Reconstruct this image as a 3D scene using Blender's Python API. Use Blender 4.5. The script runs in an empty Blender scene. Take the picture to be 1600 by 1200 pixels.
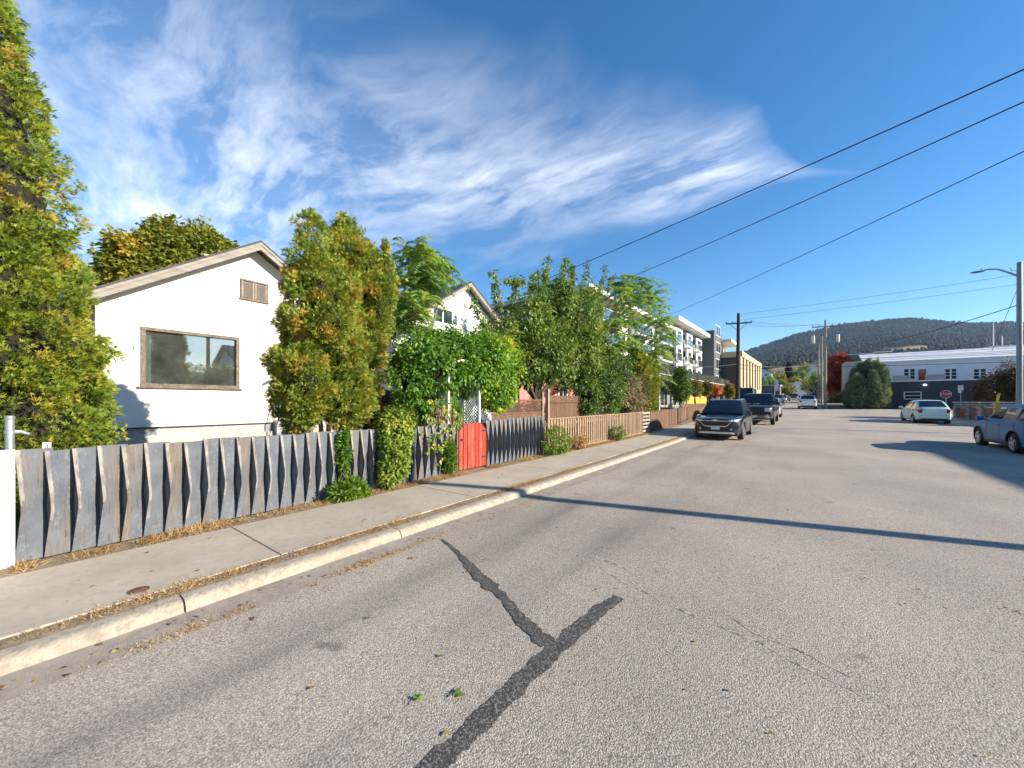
import bpy, math, random
import numpy as np
from mathutils import Vector, Matrix, noise as mnoise

random.seed(7)
rng = np.random.default_rng(7)
S = bpy.context.scene
COL = S.collection
R = math.radians

# ------------------------------------------------------------------ camera
EYE = 1.6
FPX = 590.0          # focal length in pixels of a 1600 px wide frame
HORIZON = 628.0
cam_d = bpy.data.cameras.new('camera')
cam = bpy.data.objects.new('camera', cam_d)
COL.objects.link(cam)
cam.location = (0, 0, EYE)
cam.rotation_euler = (R(90), 0, math.atan2(.6, .8))
cam_d.sensor_width = 36
cam_d.lens = FPX / 1600 * 36
cam_d.shift_y = 28 / 1600
cam_d.clip_start = .05
cam_d.clip_end = 20000
S.camera = cam

# ------------------------------------------------------------------ light
SUN_EL = R(21.6)
SUN_AZ = (0.9485, 0.3168)          # horizontal direction towards the sun (x, y)
sun_d = bpy.data.lights.new('sun', 'SUN')
sun_d.energy = 5.0
sun_d.angle = R(.5)
sun_d.color = (1.0, .88, .71)
sun = bpy.data.objects.new('sun', sun_d)
COL.objects.link(sun)
sv = Vector((SUN_AZ[0] * math.cos(SUN_EL), SUN_AZ[1] * math.cos(SUN_EL), math.sin(SUN_EL)))
sun.rotation_euler = sv.to_track_quat('Z', 'Y').to_euler()
sun.location = (30, 10, 30)

world = bpy.data.worlds.new('World')
S.world = world
world.use_nodes = True
world.cycles.sampling_method = 'MANUAL'
world.cycles.sample_map_resolution = 512
nt = world.node_tree
nt.nodes.clear()


def nd(nt, kind, **kw):
    n = nt.nodes.new(kind)
    for k, v in kw.items():
        if k.startswith('in_'):
            key = k[3:]
            key = int(key) if key.isdigit() else key.replace('_', ' ')
            n.inputs[key].default_value = v
        else:
            setattr(n, k, v)
    return n


def lk(nt, a, b):
    nt.links.new(a, b)


def mathn(nt, op, a, b=None, clamp=False):
    n = nt.nodes.new('ShaderNodeMath')
    n.operation = op
    n.use_clamp = clamp
    for i, v in enumerate((a, b)):
        if v is None:
            continue
        if isinstance(v, (int, float)):
            n.inputs[i].default_value = v
        else:
            nt.links.new(v, n.inputs[i])
    return n.outputs[0]


def mixc(nt, f, a, b, blend='MIX'):
    n = nt.nodes.new('ShaderNodeMix')
    n.data_type = 'RGBA'
    n.blend_type = blend
    for i, v in ((0, f), (6, a), (7, b)):
        if isinstance(v, (int, float)):
            n.inputs[i].default_value = v
        elif isinstance(v, tuple):
            n.inputs[i].default_value = v if len(v) == 4 else (*v, 1)
        else:
            nt.links.new(v, n.inputs[i])
    return n.outputs[2]


def ramp(nt, src, stops, interp='LINEAR'):
    n = nt.nodes.new('ShaderNodeValToRGB')
    e = n.color_ramp.elements
    n.color_ramp.interpolation = interp
    while len(e) < len(stops):
        e.new(.5)
    for el, (p, c) in zip(e, stops):
        el.position = p
        el.color = c if len(c) == 4 else (*c, 1)
    if src is not None:
        nt.links.new(src, n.inputs[0])
    return n.outputs[0]


def g(v):
    return (v, v, v, 1)


sky = nd(nt, 'ShaderNodeTexSky', sky_type='NISHITA', sun_disc=False, sun_elevation=SUN_EL,
         sun_rotation=math.atan2(SUN_AZ[0], SUN_AZ[1]), altitude=350, air_density=1.0, dust_density=.3, ozone_density=3.2)
skyc = nd(nt, 'ShaderNodeHueSaturation', in_Saturation=1.27, in_Value=1.0)
lk(nt, sky.outputs[0], skyc.inputs['Color'])
# high cirrus: a sheet of ice cloud at a fixed height, seen along dir / dir.z
tc = nd(nt, 'ShaderNodeTexCoord')
sp = nd(nt, 'ShaderNodeSeparateXYZ')
lk(nt, tc.outputs['Generated'], sp.inputs[0])
zc = mathn(nt, 'MAXIMUM', sp.outputs[2], .02)
zz = mathn(nt, 'ADD', zc, .10)
cx = mathn(nt, 'DIVIDE', sp.outputs[0], zz)
cy = mathn(nt, 'DIVIDE', sp.outputs[1], zz)
cv = nd(nt, 'ShaderNodeCombineXYZ')
lk(nt, cx, cv.inputs[0]); lk(nt, cy, cv.inputs[1])
warp = nd(nt, 'ShaderNodeTexNoise', in_Scale=.9, in_Detail=4.0)
lk(nt, cv.outputs[0], warp.inputs['Vector'])
wv = nd(nt, 'ShaderNodeVectorMath', operation='MULTIPLY_ADD')
lk(nt, warp.outputs['Color'], wv.inputs[0])
wv.inputs[1].default_value = (.62, .62, 0)
lk(nt, cv.outputs[0], wv.inputs[2])
def streak(rot, sx_, sy_, sc, det, rough):
    mp = nd(nt, 'ShaderNodeMapping')
    mp.inputs['Rotation'].default_value = (0, 0, R(rot))
    mp.inputs['Scale'].default_value = (sx_, sy_, 1)
    lk(nt, wv.outputs[0], mp.inputs[0])
    n = nd(nt, 'ShaderNodeTexNoise', in_Scale=sc, in_Detail=det, in_Roughness=rough)
    lk(nt, mp.outputs[0], n.inputs['Vector'])
    return n.outputs[0]


def madd(a, k, c):
    n = nt.nodes.new('ShaderNodeMath')
    n.operation = 'MULTIPLY_ADD'
    nt.links.new(a, n.inputs[0])
    n.inputs[1].default_value = k
    n.inputs[2].default_value = c
    return n.outputs[0]


mass = streak(-32, .75, 1.45, 2.5, 6.0, .64)        # the body of the bank
fil = streak(50, .5, 2.6, 2.2, 6.0, .66)           # combed-out filaments
n2 = nd(nt, 'ShaderNodeTexNoise', in_Scale=.9, in_Detail=4.0, in_Roughness=.5)
lk(nt, wv.outputs[0], n2.inputs['Vector'])
# a bank of cirrus lying across the sky: broad over the houses, drawn out to a point over the road
cp = mathn(nt, 'ADD', mathn(nt, 'MULTIPLY', cx, .848), mathn(nt, 'MULTIPLY', cy, .53))
cq = mathn(nt, 'ADD', mathn(nt, 'MULTIPLY', cx, -.53), mathn(nt, 'MULTIPLY', cy, .848))
cw_ = mathn(nt, 'MINIMUM', mathn(nt, 'MAXIMUM', madd(cp, -.62, .64), .10), 1.15)
dq = mathn(nt, 'SUBTRACT', cq, 1.42)
off_ = mathn(nt, 'MAXIMUM', mathn(nt, 'DIVIDE', dq, cw_), mathn(nt, 'DIVIDE', mathn(nt, 'MULTIPLY', dq, -1.3), cw_))
edge = mathn(nt, 'SUBTRACT', 1.18, off_)
edge = mathn(nt, 'SUBTRACT', edge, mathn(nt, 'MULTIPLY', mathn(nt, 'MAXIMUM', madd(cp, 1.0, -.62), 0.0), 1.6))
edge = mathn(nt, 'ADD', edge, madd(n2.outputs[0], 2.6, -1.3))
edge = mathn(nt, 'MULTIPLY', edge, .62, True)
mixn = mathn(nt, 'ADD', mathn(nt, 'MULTIPLY', mass, .62), mathn(nt, 'MULTIPLY', fil, .38))
dens = ramp(nt, mixn, [(.40, g(0)), (.50, g(.5)), (.61, g(1))])
dens = mathn(nt, 'MULTIPLY', dens, edge, True)
veil = mathn(nt, 'MULTIPLY', edge, .16)
dens = mathn(nt, 'MAXIMUM', dens, veil)
fade = mathn(nt, 'MULTIPLY', sp.outputs[2], 9.0, True)
dens = mathn(nt, 'MULTIPLY', dens, fade)
dens = mathn(nt, 'MULTIPLY', dens, .95)
CLOUD = nd(nt, 'ShaderNodeRGB')
CLOUD.outputs[0].default_value = (5.8, 6.1, 6.7, 1)
skymix = mixc(nt, dens, skyc.outputs[0], CLOUD.outputs[0])
bg = nd(nt, 'ShaderNodeBackground', in_Strength=.092)
lk(nt, skymix, bg.inputs[0])
wo = nd(nt, 'ShaderNodeOutputWorld')
lk(nt, bg.outputs[0], wo.inputs[0])

S.view_settings.view_transform = 'Standard'
S.view_settings.look = 'None'
S.view_settings.gamma = 1
S.view_settings.use_curve_mapping = False
S.view_settings.exposure = 1.25
S.cycles.use_denoising = True
S.cycles.max_bounces = 5
S.cycles.adaptive_threshold = .02
S.cycles.transparent_max_bounces = 8


# ------------------------------------------------------------------ helpers
def pdir(px):
    u = (px - 800) / FPX
    return -.6 + .8 * u, .8 + .6 * u


def at(px, py, X):
    """the point of the plane x = X seen in column px, row py"""
    dx, dy = pdir(px)
    t = X / dx
    return Vector((X, t * dy, EYE + (HORIZON - py) / FPX * t))


def atY(px, py, Y):
    dx, dy = pdir(px)
    t = Y / dy
    return Vector((t * dx, Y, EYE + (HORIZON - py) / FPX * t))


def depth(px, X):
    return X / pdir(px)[0]


def on_ground(px, py, z=0.0):
    dx, dy = pdir(px)
    t = (EYE - z) * FPX / (py - HORIZON)
    return Vector((t * dx, t * dy, z))


def ramp_z(y):
    if y < 14:
        return 0.0
    if y < 24:
        return .0011 * (y - 14) ** 2
    if y < 80:
        return .11 + .022 * (y - 24)
    return 1.342 + .011 * (min(y, 330) - 80)


CURB_X = -3.68


def road_z(x, y):
    cross = -.020 * min(max(x - CURB_X, 0), 13)
    if y > 48:
        cross *= max(0, 1 - (y - 48) / 14)
    return ramp_z(y) + cross


def tag(o, label=None, cat=None, group=None, kind=None):
    if label: o['label'] = label
    if cat: o['category'] = cat
    if group: o['group'] = group
    if kind: o['kind'] = kind
    return o


def empty(name, loc=(0, 0, 0), rz=0, label=None, cat=None, group=None):
    o = bpy.data.objects.new(name, None)
    COL.objects.link(o)
    o.location = loc
    o.rotation_euler = (0, 0, rz)
    o.empty_display_size = .2
    return tag(o, label, cat, group)


def addobj(name, me, parent=None, loc=None, rz=None):
    o = bpy.data.objects.new(name, me)
    COL.objects.link(o)
    if parent is not None:
        o.parent = parent
    if loc is not None:
        o.location = loc
    if rz is not None:
        o.rotation_euler = (0, 0, rz)
    return o


def copy_tree(o, parent=None):
    c = o.copy()
    COL.objects.link(c)
    c.parent = parent
    for ch in list(o.children):
        copy_tree(ch, c)
    return c


class MB:
    """collects faces for one mesh"""

    def __init__(s):
        s.v = []
        s.f = []

    def face(s, pts):
        i = len(s.v)
        s.v += [tuple(p) for p in pts]
        s.f.append(tuple(range(i, i + len(pts))))
        return s

    def box(s, a, b, M=None, taper=None):
        x0, y0, z0 = a
        x1, y1, z1 = b
        p = [(x0, y0, z0), (x1, y0, z0), (x1, y1, z0), (x0, y1, z0), (x0, y0, z1), (x1, y0, z1), (x1, y1, z1), (x0, y1, z1)]
        if M is not None:
            p = [tuple(M @ Vector(q)) for q in p]
        i = len(s.v)
        s.v += p
        s.f += [tuple(i + k for k in q) for q in ((0, 3, 2, 1), (4, 5, 6, 7), (0, 1, 5, 4), (1, 2, 6, 5), (2, 3, 7, 6), (3, 0, 4, 7))]
        return s

    def bar(s, a, b, w, h=None, up=(0, 0, 1)):
        """box bar from a to b with section w x h"""
        h = h or w
        a, b = Vector(a), Vector(b)
        d = (b - a).normalized()
        u = Vector(up)
        sx = d.cross(u)
        if sx.length < 1e-4:
            sx = d.cross(Vector((1, 0, 0)))
        sx.normalize()
        sy = sx.cross(d)
        c = [(-w / 2, -h / 2), (w / 2, -h / 2), (w / 2, h / 2), (-w / 2, h / 2)]
        i = len(s.v)
        for e in (a, b):
            for p, q in c:
                s.v.append(tuple(e + sx * p + sy * q))
        s.f += [(i, i + 3, i + 2, i + 1), (i + 4, i + 5, i + 6, i + 7)]
        for k in range(4):
            n = (k + 1) % 4
            s.f.append((i + k, i + n, i + 4 + n, i + 4 + k))
        return s

    def tube(s, pts, rad, n=6, cap=True):
        pts = [Vector(p) for p in pts]
        if isinstance(rad, (int, float)):
            rad = [rad] * len(pts)
        i = len(s.v)
        ref = None
        for k, p in enumerate(pts):
            d = (pts[min(k + 1, len(pts) - 1)] - pts[max(k - 1, 0)]).normalized()
            if ref is None:
                ref = d.orthogonal().normalized()
            else:
                ref = (ref - d * ref.dot(d))
                ref = ref.normalized() if ref.length > 1e-5 else d.orthogonal().normalized()
            b = d.cross(ref)
            for j in range(n):
                a = 2 * math.pi * j / n
                s.v.append(tuple(p + (ref * math.cos(a) + b * math.sin(a)) * rad[k]))
        for k in range(len(pts) - 1):
            for j in range(n):
                m = (j + 1) % n
                s.f.append((i + k * n + j, i + k * n + m, i + (k + 1) * n + m, i + (k + 1) * n + j))
        if cap:
            s.f.append(tuple(i + j for j in range(n - 1, -1, -1)))
            e = i + (len(pts) - 1) * n
            s.f.append(tuple(e + j for j in range(n)))
        return s

    def prism(s, poly, a, b, axis='x'):
        """polygon (list of 2-tuples) extruded along axis from a to b"""
        i = len(s.v)
        n = len(poly)
        for e in (a, b):
            for p, q in poly:
                s.v.append({'x': (e, p, q), 'y': (p, e, q), 'z': (p, q, e)}[axis])
        s.f.append(tuple(i + k for k in range(n)))
        s.f.append(tuple(i + n + k for k in range(n - 1, -1, -1)))
        for k in range(n):
            m = (k + 1) % n
            s.f.append((i + m, i + k, i + n + k, i + n + m))
        return s

    def lathe(s, prof, n=16, axis='z', c=(0, 0, 0)):
        i = len(s.v)
        for r, h in prof:
            for j in range(n):
                a = 2 * math.pi * j / n
                p = (r * math.cos(a), r * math.sin(a), h)
                if axis == 'x':
                    p = (p[2], p[0], p[1])
                s.v.append((p[0] + c[0], p[1] + c[1], p[2] + c[2]))
        for k in range(len(prof) - 1):
            for j in range(n):
                m = (j + 1) % n
                s.f.append((i + k * n + j, i + k * n + m, i + (k + 1) * n + m, i + (k + 1) * n + j))
        return s

    def mesh(s, name, mat, smooth=False, fix=True):
        me = bpy.data.meshes.new(name)
        me.from_pydata(s.v, [], s.f)
        if fix:
            import bmesh
            bm = bmesh.new()
            bm.from_mesh(me)
            bmesh.ops.remove_doubles(bm, verts=bm.verts, dist=1e-5)
            bmesh.ops.recalc_face_normals(bm, faces=bm.faces)
            bm.to_mesh(me)
            bm.free()
        if mat:
            me.materials.append(mat)
        if smooth:
            me.polygons.foreach_set('use_smooth', [True] * len(me.polygons))
            if smooth != 'all':
                try:
                    me.set_sharp_from_angle(angle=R(40))
                except Exception:
                    pass
        return me

    def build(s, name, mat, parent=None, smooth=False, loc=None, fix=True):
        return addobj(name, s.mesh(name, mat, smooth, fix), parent, loc)


# ------------------------------------------------------------------ materials
def pmat(name, c1, c2=None, scale=5.0, rough=.8, bump=0.0, bscale=None, stretch=(1, 1, 1), metallic=0.0,
         rnd=0.0, lo=.35, hi=.65, c3=None, s3=40.0, a3=.4, spec=.5, coord='Object', coat=0.0, dist=.02):
    m = bpy.data.materials.new(name)
    m.use_nodes = True
    t = m.node_tree
    b = t.nodes['Principled BSDF']
    b.inputs['Roughness'].default_value = rough
    b.inputs['Metallic'].default_value = metallic
    b.inputs['Specular IOR Level'].default_value = spec
    b.inputs['Coat Weight'].default_value = coat
    if c2 is None:
        c2 = tuple(x * .82 for x in c1)
    co = nd(t, 'ShaderNodeTexCoord')
    oi = nd(t, 'ShaderNodeObjectInfo')
    off = nd(t, 'ShaderNodeVectorMath', operation='MULTIPLY_ADD')
    cmb = nd(t, 'ShaderNodeCombineXYZ')
    for k in range(3):
        lk(t, oi.outputs['Random'], cmb.inputs[k])
    lk(t, cmb.outputs[0], off.inputs[0])
    off.inputs[1].default_value = (37, 19, 53) if rnd else (0, 0, 0)
    lk(t, co.outputs[coord], off.inputs[2])
    mpg = nd(t, 'ShaderNodeMapping')
    mpg.inputs['Scale'].default_value = stretch
    lk(t, off.outputs[0], mpg.inputs[0])
    n = nd(t, 'ShaderNodeTexNoise', in_Scale=scale, in_Detail=6.0, in_Roughness=.6)
    lk(t, mpg.outputs[0], n.inputs['Vector'])
    c = ramp(t, n.outputs[0], [(lo, c2), (hi, c1)])
    if c3 is not None:
        n3 = nd(t, 'ShaderNodeTexNoise', in_Scale=s3, in_Detail=4.0, in_Roughness=.65)
        lk(t, mpg.outputs[0], n3.inputs['Vector'])
        f3 = ramp(t, n3.outputs[0], [(.5, g(0)), (.62, g(1))])
        f3 = mathn(t, 'MULTIPLY', f3, a3)
        c = mixc(t, f3, c, c3)
    if rnd:
        hs = nd(t, 'ShaderNodeHueSaturation')
        v = mathn(t, 'MULTIPLY_ADD', oi.outputs['Random'], 2 * rnd)
        t.nodes[-1].inputs[2].default_value = 1 - rnd
        lk(t, v, hs.inputs['Value'])
        lk(t, c, hs.inputs['Color'])
        c = hs.outputs[0]
    lk(t, c, b.inputs['Base Color'])
    if bump:
        nb = nd(t, 'ShaderNodeTexNoise', in_Scale=bscale or scale * 4, in_Detail=5.0, in_Roughness=.6)
        lk(t, mpg.outputs[0], nb.inputs['Vector'])
        bp = nd(t, 'ShaderNodeBump', in_Strength=bump, in_Distance=dist)
        lk(t, nb.outputs[0], bp.inputs['Height'])
        lk(t, bp.outputs[0], b.inputs['Normal'])
    return m


def glass_mat(name, col=(.02, .03, .035), rough=.04):
    m = bpy.data.materials.new(name)
    m.use_nodes = True
    b = m.node_tree.nodes['Principled BSDF']
    b.inputs['Base Color'].default_value = (*col, 1)
    b.inputs['Roughness'].default_value = rough
    b.inputs['Specular IOR Level'].default_value = .9
    return m


def clear_glass(name, tint=(.75, .82, .8), film=.065):
    m = bpy.data.materials.new(name)
    m.use_nodes = True
    t = m.node_tree
    t.nodes.clear()
    tr = nd(t, 'ShaderNodeBsdfTransparent')
    tr.inputs[0].default_value = (*tint, 1)
    gl = nd(t, 'ShaderNodeBsdfGlossy')
    gl.inputs['Roughness'].default_value = .02
    fr = nd(t, 'ShaderNodeFresnel', in_IOR=1.7)
    f = mathn(t, 'MULTIPLY_ADD', fr.outputs[0], 1.0)
    t.nodes[-1].inputs[2].default_value = .25
    mx = nd(t, 'ShaderNodeMixShader')
    lk(t, f, mx.inputs[0]); lk(t, tr.outputs[0], mx.inputs[1]); lk(t, gl.outputs[0], mx.inputs[2])
    df_ = nd(t, 'ShaderNodeBsdfDiffuse')
    df_.inputs[0].default_value = (.6, .63, .6, 1)
    co = nd(t, 'ShaderNodeTexCoord')
    fn = nd(t, 'ShaderNodeTexNoise', in_Scale=1.7, in_Detail=5.0)
    lk(t, co.outputs['Object'], fn.inputs['Vector'])
    mf = nd(t, 'ShaderNodeMixShader')
    lk(t, mathn(t, 'MULTIPLY', ramp(t, fn.outputs[0], [(.3, g(.3)), (.7, g(1))]), film), mf.inputs[0])
    lk(t, mx.outputs[0], mf.inputs[1]); lk(t, df_.outputs[0], mf.inputs[2])
    o = nd(t, 'ShaderNodeOutputMaterial')
    lk(t, mf.outputs[0], o.inputs[0])
    return m


def leaf_mat(name, stops, trans=.35, rough=.5, spec=.35):
    """stops: colours along the per-leaf 'tint' attribute (0..1)"""
    m = bpy.data.materials.new(name)
    m.use_nodes = True
    t = m.node_tree
    b = t.nodes['Principled BSDF']
    out = t.nodes['Material Output']
    a = nd(t, 'ShaderNodeAttribute', attribute_name='tint')
    c = ramp(t, a.outputs['Fac'], stops)
    lk(t, c, b.inputs['Base Color'])
    b.inputs['Roughness'].default_value = rough
    b.inputs['Specular IOR Level'].default_value = spec
    tl = nd(t, 'ShaderNodeBsdfTranslucent')
    tc_ = mixc(t, 1.0, c, (1.5, 1.35, .6), 'MULTIPLY')
    lk(t, tc_, tl.inputs[0])
    mx = nd(t, 'ShaderNodeMixShader')
    mx.inputs[0].default_value = trans
    lk(t, b.outputs[0], mx.inputs[1]); lk(t, tl.outputs[0], mx.inputs[2])
    lk(t, mx.outputs[0], out.inputs[0])
    return m


def paint_mat(name, col, rough=.25, metallic=.0, coat=.6, flake=.06):
    m = pmat(name, col, tuple(c * (1 - flake) for c in col), scale=3, rough=rough, metallic=metallic, coat=coat)
    m.node_tree.nodes['Principled BSDF'].inputs['Coat Roughness'].default_value = .04
    return m


# ------------------------------------------------------------------ foliage
def unit(a):
    return a / np.maximum(np.linalg.norm(a, axis=1, keepdims=True), 1e-9)


def rndu(n):
    return unit(rng.normal(size=(n, 3)))


def leafmesh(name, P, D, N, L, W, mat, tint, fold=.12, mid=.45):
    """one rhombic leaf per row"""
    n = len(P)
    D = unit(D)
    Sd = np.cross(D, N)
    Sd = unit(Sd + 1e-6 * rndu(n))
    Nn = np.cross(Sd, D)
    L = np.broadcast_to(np.asarray(L, float), (n,))[:, None]
    W = np.broadcast_to(np.asarray(W, float), (n,))[:, None]
    V = np.empty((n, 4, 3))
    V[:, 0] = P
    V[:, 1] = P + D * L * mid + Sd * W * .5 + Nn * W * fold
    V[:, 2] = P + D * L - Nn * L * .06
    V[:, 3] = P + D * L * mid - Sd * W * .5 + Nn * W * fold
    me = bpy.data.meshes.new(name)
    me.vertices.add(4 * n)
    me.vertices.foreach_set('co', V.reshape(-1))
    me.loops.add(4 * n)
    me.loops.foreach_set('vertex_index', np.arange(4 * n, dtype=np.int32))
    me.polygons.add(n)
    me.polygons.foreach_set('loop_start', np.arange(0, 4 * n, 4, dtype=np.int32))
    me.update(calc_edges=True)
    at_ = me.attributes.new('tint', 'FLOAT', 'FACE')
    at_.data.foreach_set('value', np.clip(np.broadcast_to(tint, (n,)), 0, 1).astype(np.float32))
    me.materials.append(mat)
    return me


def nz(p, s, o=0.0):
    return mnoise.noise(Vector((p[0] * s + o, p[1] * s + o * .7, p[2] * s - o)))


class Lobe:
    """ellipsoid; shape 'cone' narrows to the top"""

    def __init__(s, c, rx, ry, rz, cone=0.0):
        s.c = np.array(c, float)
        s.r = np.array((rx, ry, rz), float)
        s.cone = cone

    def rel(s, P):
        q = (P - s.c) / s.r
        k = 1 - s.cone * np.clip((q[:, 2] + .4) / 1.4, 0, 1)
        q[:, :2] /= np.maximum(k, .05)[:, None]
        return np.linalg.norm(q, axis=1)

    def sample(s, n, lo=.8, hi=1.0):
        d = rndu(n)
        k = 1 - s.cone * np.clip((d[:, 2] + .4) / 1.4, 0, 1)
        q = d * rng.uniform(lo, hi, (n, 1))
        q[:, :2] *= k[:, None]
        nn = unit(d / s.r)
        return s.c + q * s.r, nn


def lobe_px(px, py, X, rpx, rpy, cone=0.0, squash=1.0):
    """ellipsoid whose outline fills about rpx x rpy pixels round (px, py) on plane x = X"""
    u = (px - 800) / FPX
    t = depth(px, X)
    c = at(px, py, X)
    r = rpx * t / FPX / math.sqrt(1 + u * u)
    return Lobe(c, r * squash, r, rpy * t / FPX, cone)


def lobe_pts(lobes, n, lo=.8, hi=1.05, core=.72):
    vol = np.array([(l.r[0] * l.r[1] * l.r[2]) ** (2 / 3) for l in lobes])
    vol /= vol.sum()
    PP, NN = [], []
    for i, l in enumerate(lobes):
        P, N_ = l.sample(int(n * vol[i] * 1.3) + 4, lo, hi)
        keep = np.ones(len(P), bool)
        for j, m in enumerate(lobes):
            if j != i:
                keep &= m.rel(P) > core
        PP.append(P[keep]); NN.append(N_[keep])
    return np.concatenate(PP), np.concatenate(NN)


def jitter_surface(P, N_, amp, s, seed=0):
    d = np.array([nz(p, s, seed) for p in P])
    return P + N_ * (d * amp)[:, None], d


def sprays(name, C, N_, per, rad, L, W, mat, parent, tintf, up=.5, out=.8, fan=3, spread=.6):
    """thuja-like flat sprays in tufts"""
    n = len(C)
    c = np.repeat(C, per, 0)
    nn = np.repeat(N_, per, 0)
    m = len(c)
    o = rndu(m) * (rng.random((m, 1)) ** .5) * rad
    P = c + o
    D = unit(nn * out + np.array([0, 0, up]) + o / rad * .7 + rndu(m) * .45)
    Nm = unit(np.cross(D, rndu(m)))
    Sd = np.cross(D, Nm)
    tt = np.repeat(tintf, per) + rng.normal(0, .08, m)
    PP, DD, NN, LL, TT = [], [], [], [], []
    for k in range(fan):
        a = (k - (fan - 1) / 2) * spread + rng.normal(0, .12, m)
        d = D * np.cos(a)[:, None] + Sd * np.sin(a)[:, None]
        PP.append(P); DD.append(d); NN.append(Nm)
        LL.append(L * rng.uniform(.7, 1.25, m) * (1 if k == fan // 2 else .8))
        TT.append(tt)
    me = leafmesh(name, np.concatenate(PP), np.concatenate(DD), np.concatenate(NN), np.concatenate(LL), W, mat,
                  np.concatenate(TT), fold=.05, mid=.55)
    return addobj(name, me, parent)


def leaf_tufts(name, C, N_, per, rad, L, W, mat, parent, tintf, droop=.5, out=.5, face_up=.6, kind=None):
    n = len(C)
    c = np.repeat(C, per, 0)
    nn = np.repeat(N_, per, 0)
    m = len(c)
    o = rndu(m) * (rng.random((m, 1)) ** .4) * rad
    P = c + o
    D = unit(nn * out + o / rad * .6 + np.array([0, 0, -droop]) + rndu(m) * .55)
    Nm = unit(np.array([0, 0, face_up]) + nn * .5 + rndu(m) * .6)
    tt = np.repeat(tintf, per) + rng.normal(0, .1, m)
    me = leafmesh(name, P, D, Nm, L * rng.uniform(.65, 1.25, m), W * rng.uniform(.8, 1.2, m), mat, tt)
    ob = addobj(name, me, parent)
    if kind:
        ob['kind'] = kind
    return ob


def bend(a, b, k=.15, n=4, seedv=None):
    a, b = Vector(a), Vector(b)
    d = b - a
    j = Vector(rng.normal(size=3)) * d.length * k
    return [a + d * t + j * math.sin(t * math.pi) for t in [i / n for i in range(n + 1)]]


def woody(name, base, forks, tips, r0, mat, parent, hub=None):
    """trunk from base to each fork (limbs), then twigs from the nearest limb point to each tip"""
    mb = MB()
    pts = []
    hub = Vector(hub) if hub is not None else Vector(base) + (Vector(forks[0]) - Vector(base)) * .35
    tr = bend(base, hub, .04, 5)
    mb.tube(tr, [r0 * (1.25 if i == 0 else 1 - .05 * i) for i in range(6)], 9)
    pts += tr[2:]
    for f in forks:
        pth = bend(hub, f, .10, 6)
        mb.tube(pth, [r0 * .5 * (1 - .14 * i) for i in range(7)], 7)
        pts += pth[1:]
    A = np.array([tuple(p) for p in pts])
    for t_ in tips:
        d = np.linalg.norm(A - np.array(t_), axis=1) + np.maximum(0, A[:, 2] - t_[2]) * 1.2
        q = A[d.argmin()]
        mb.tube(bend(q, t_, .08, 3), [r0 * .16, r0 * .11, r0 * .07, r0 * .03], 4, cap=False)
    return mb.build(name, mat, parent, smooth='all', fix=False)


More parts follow.
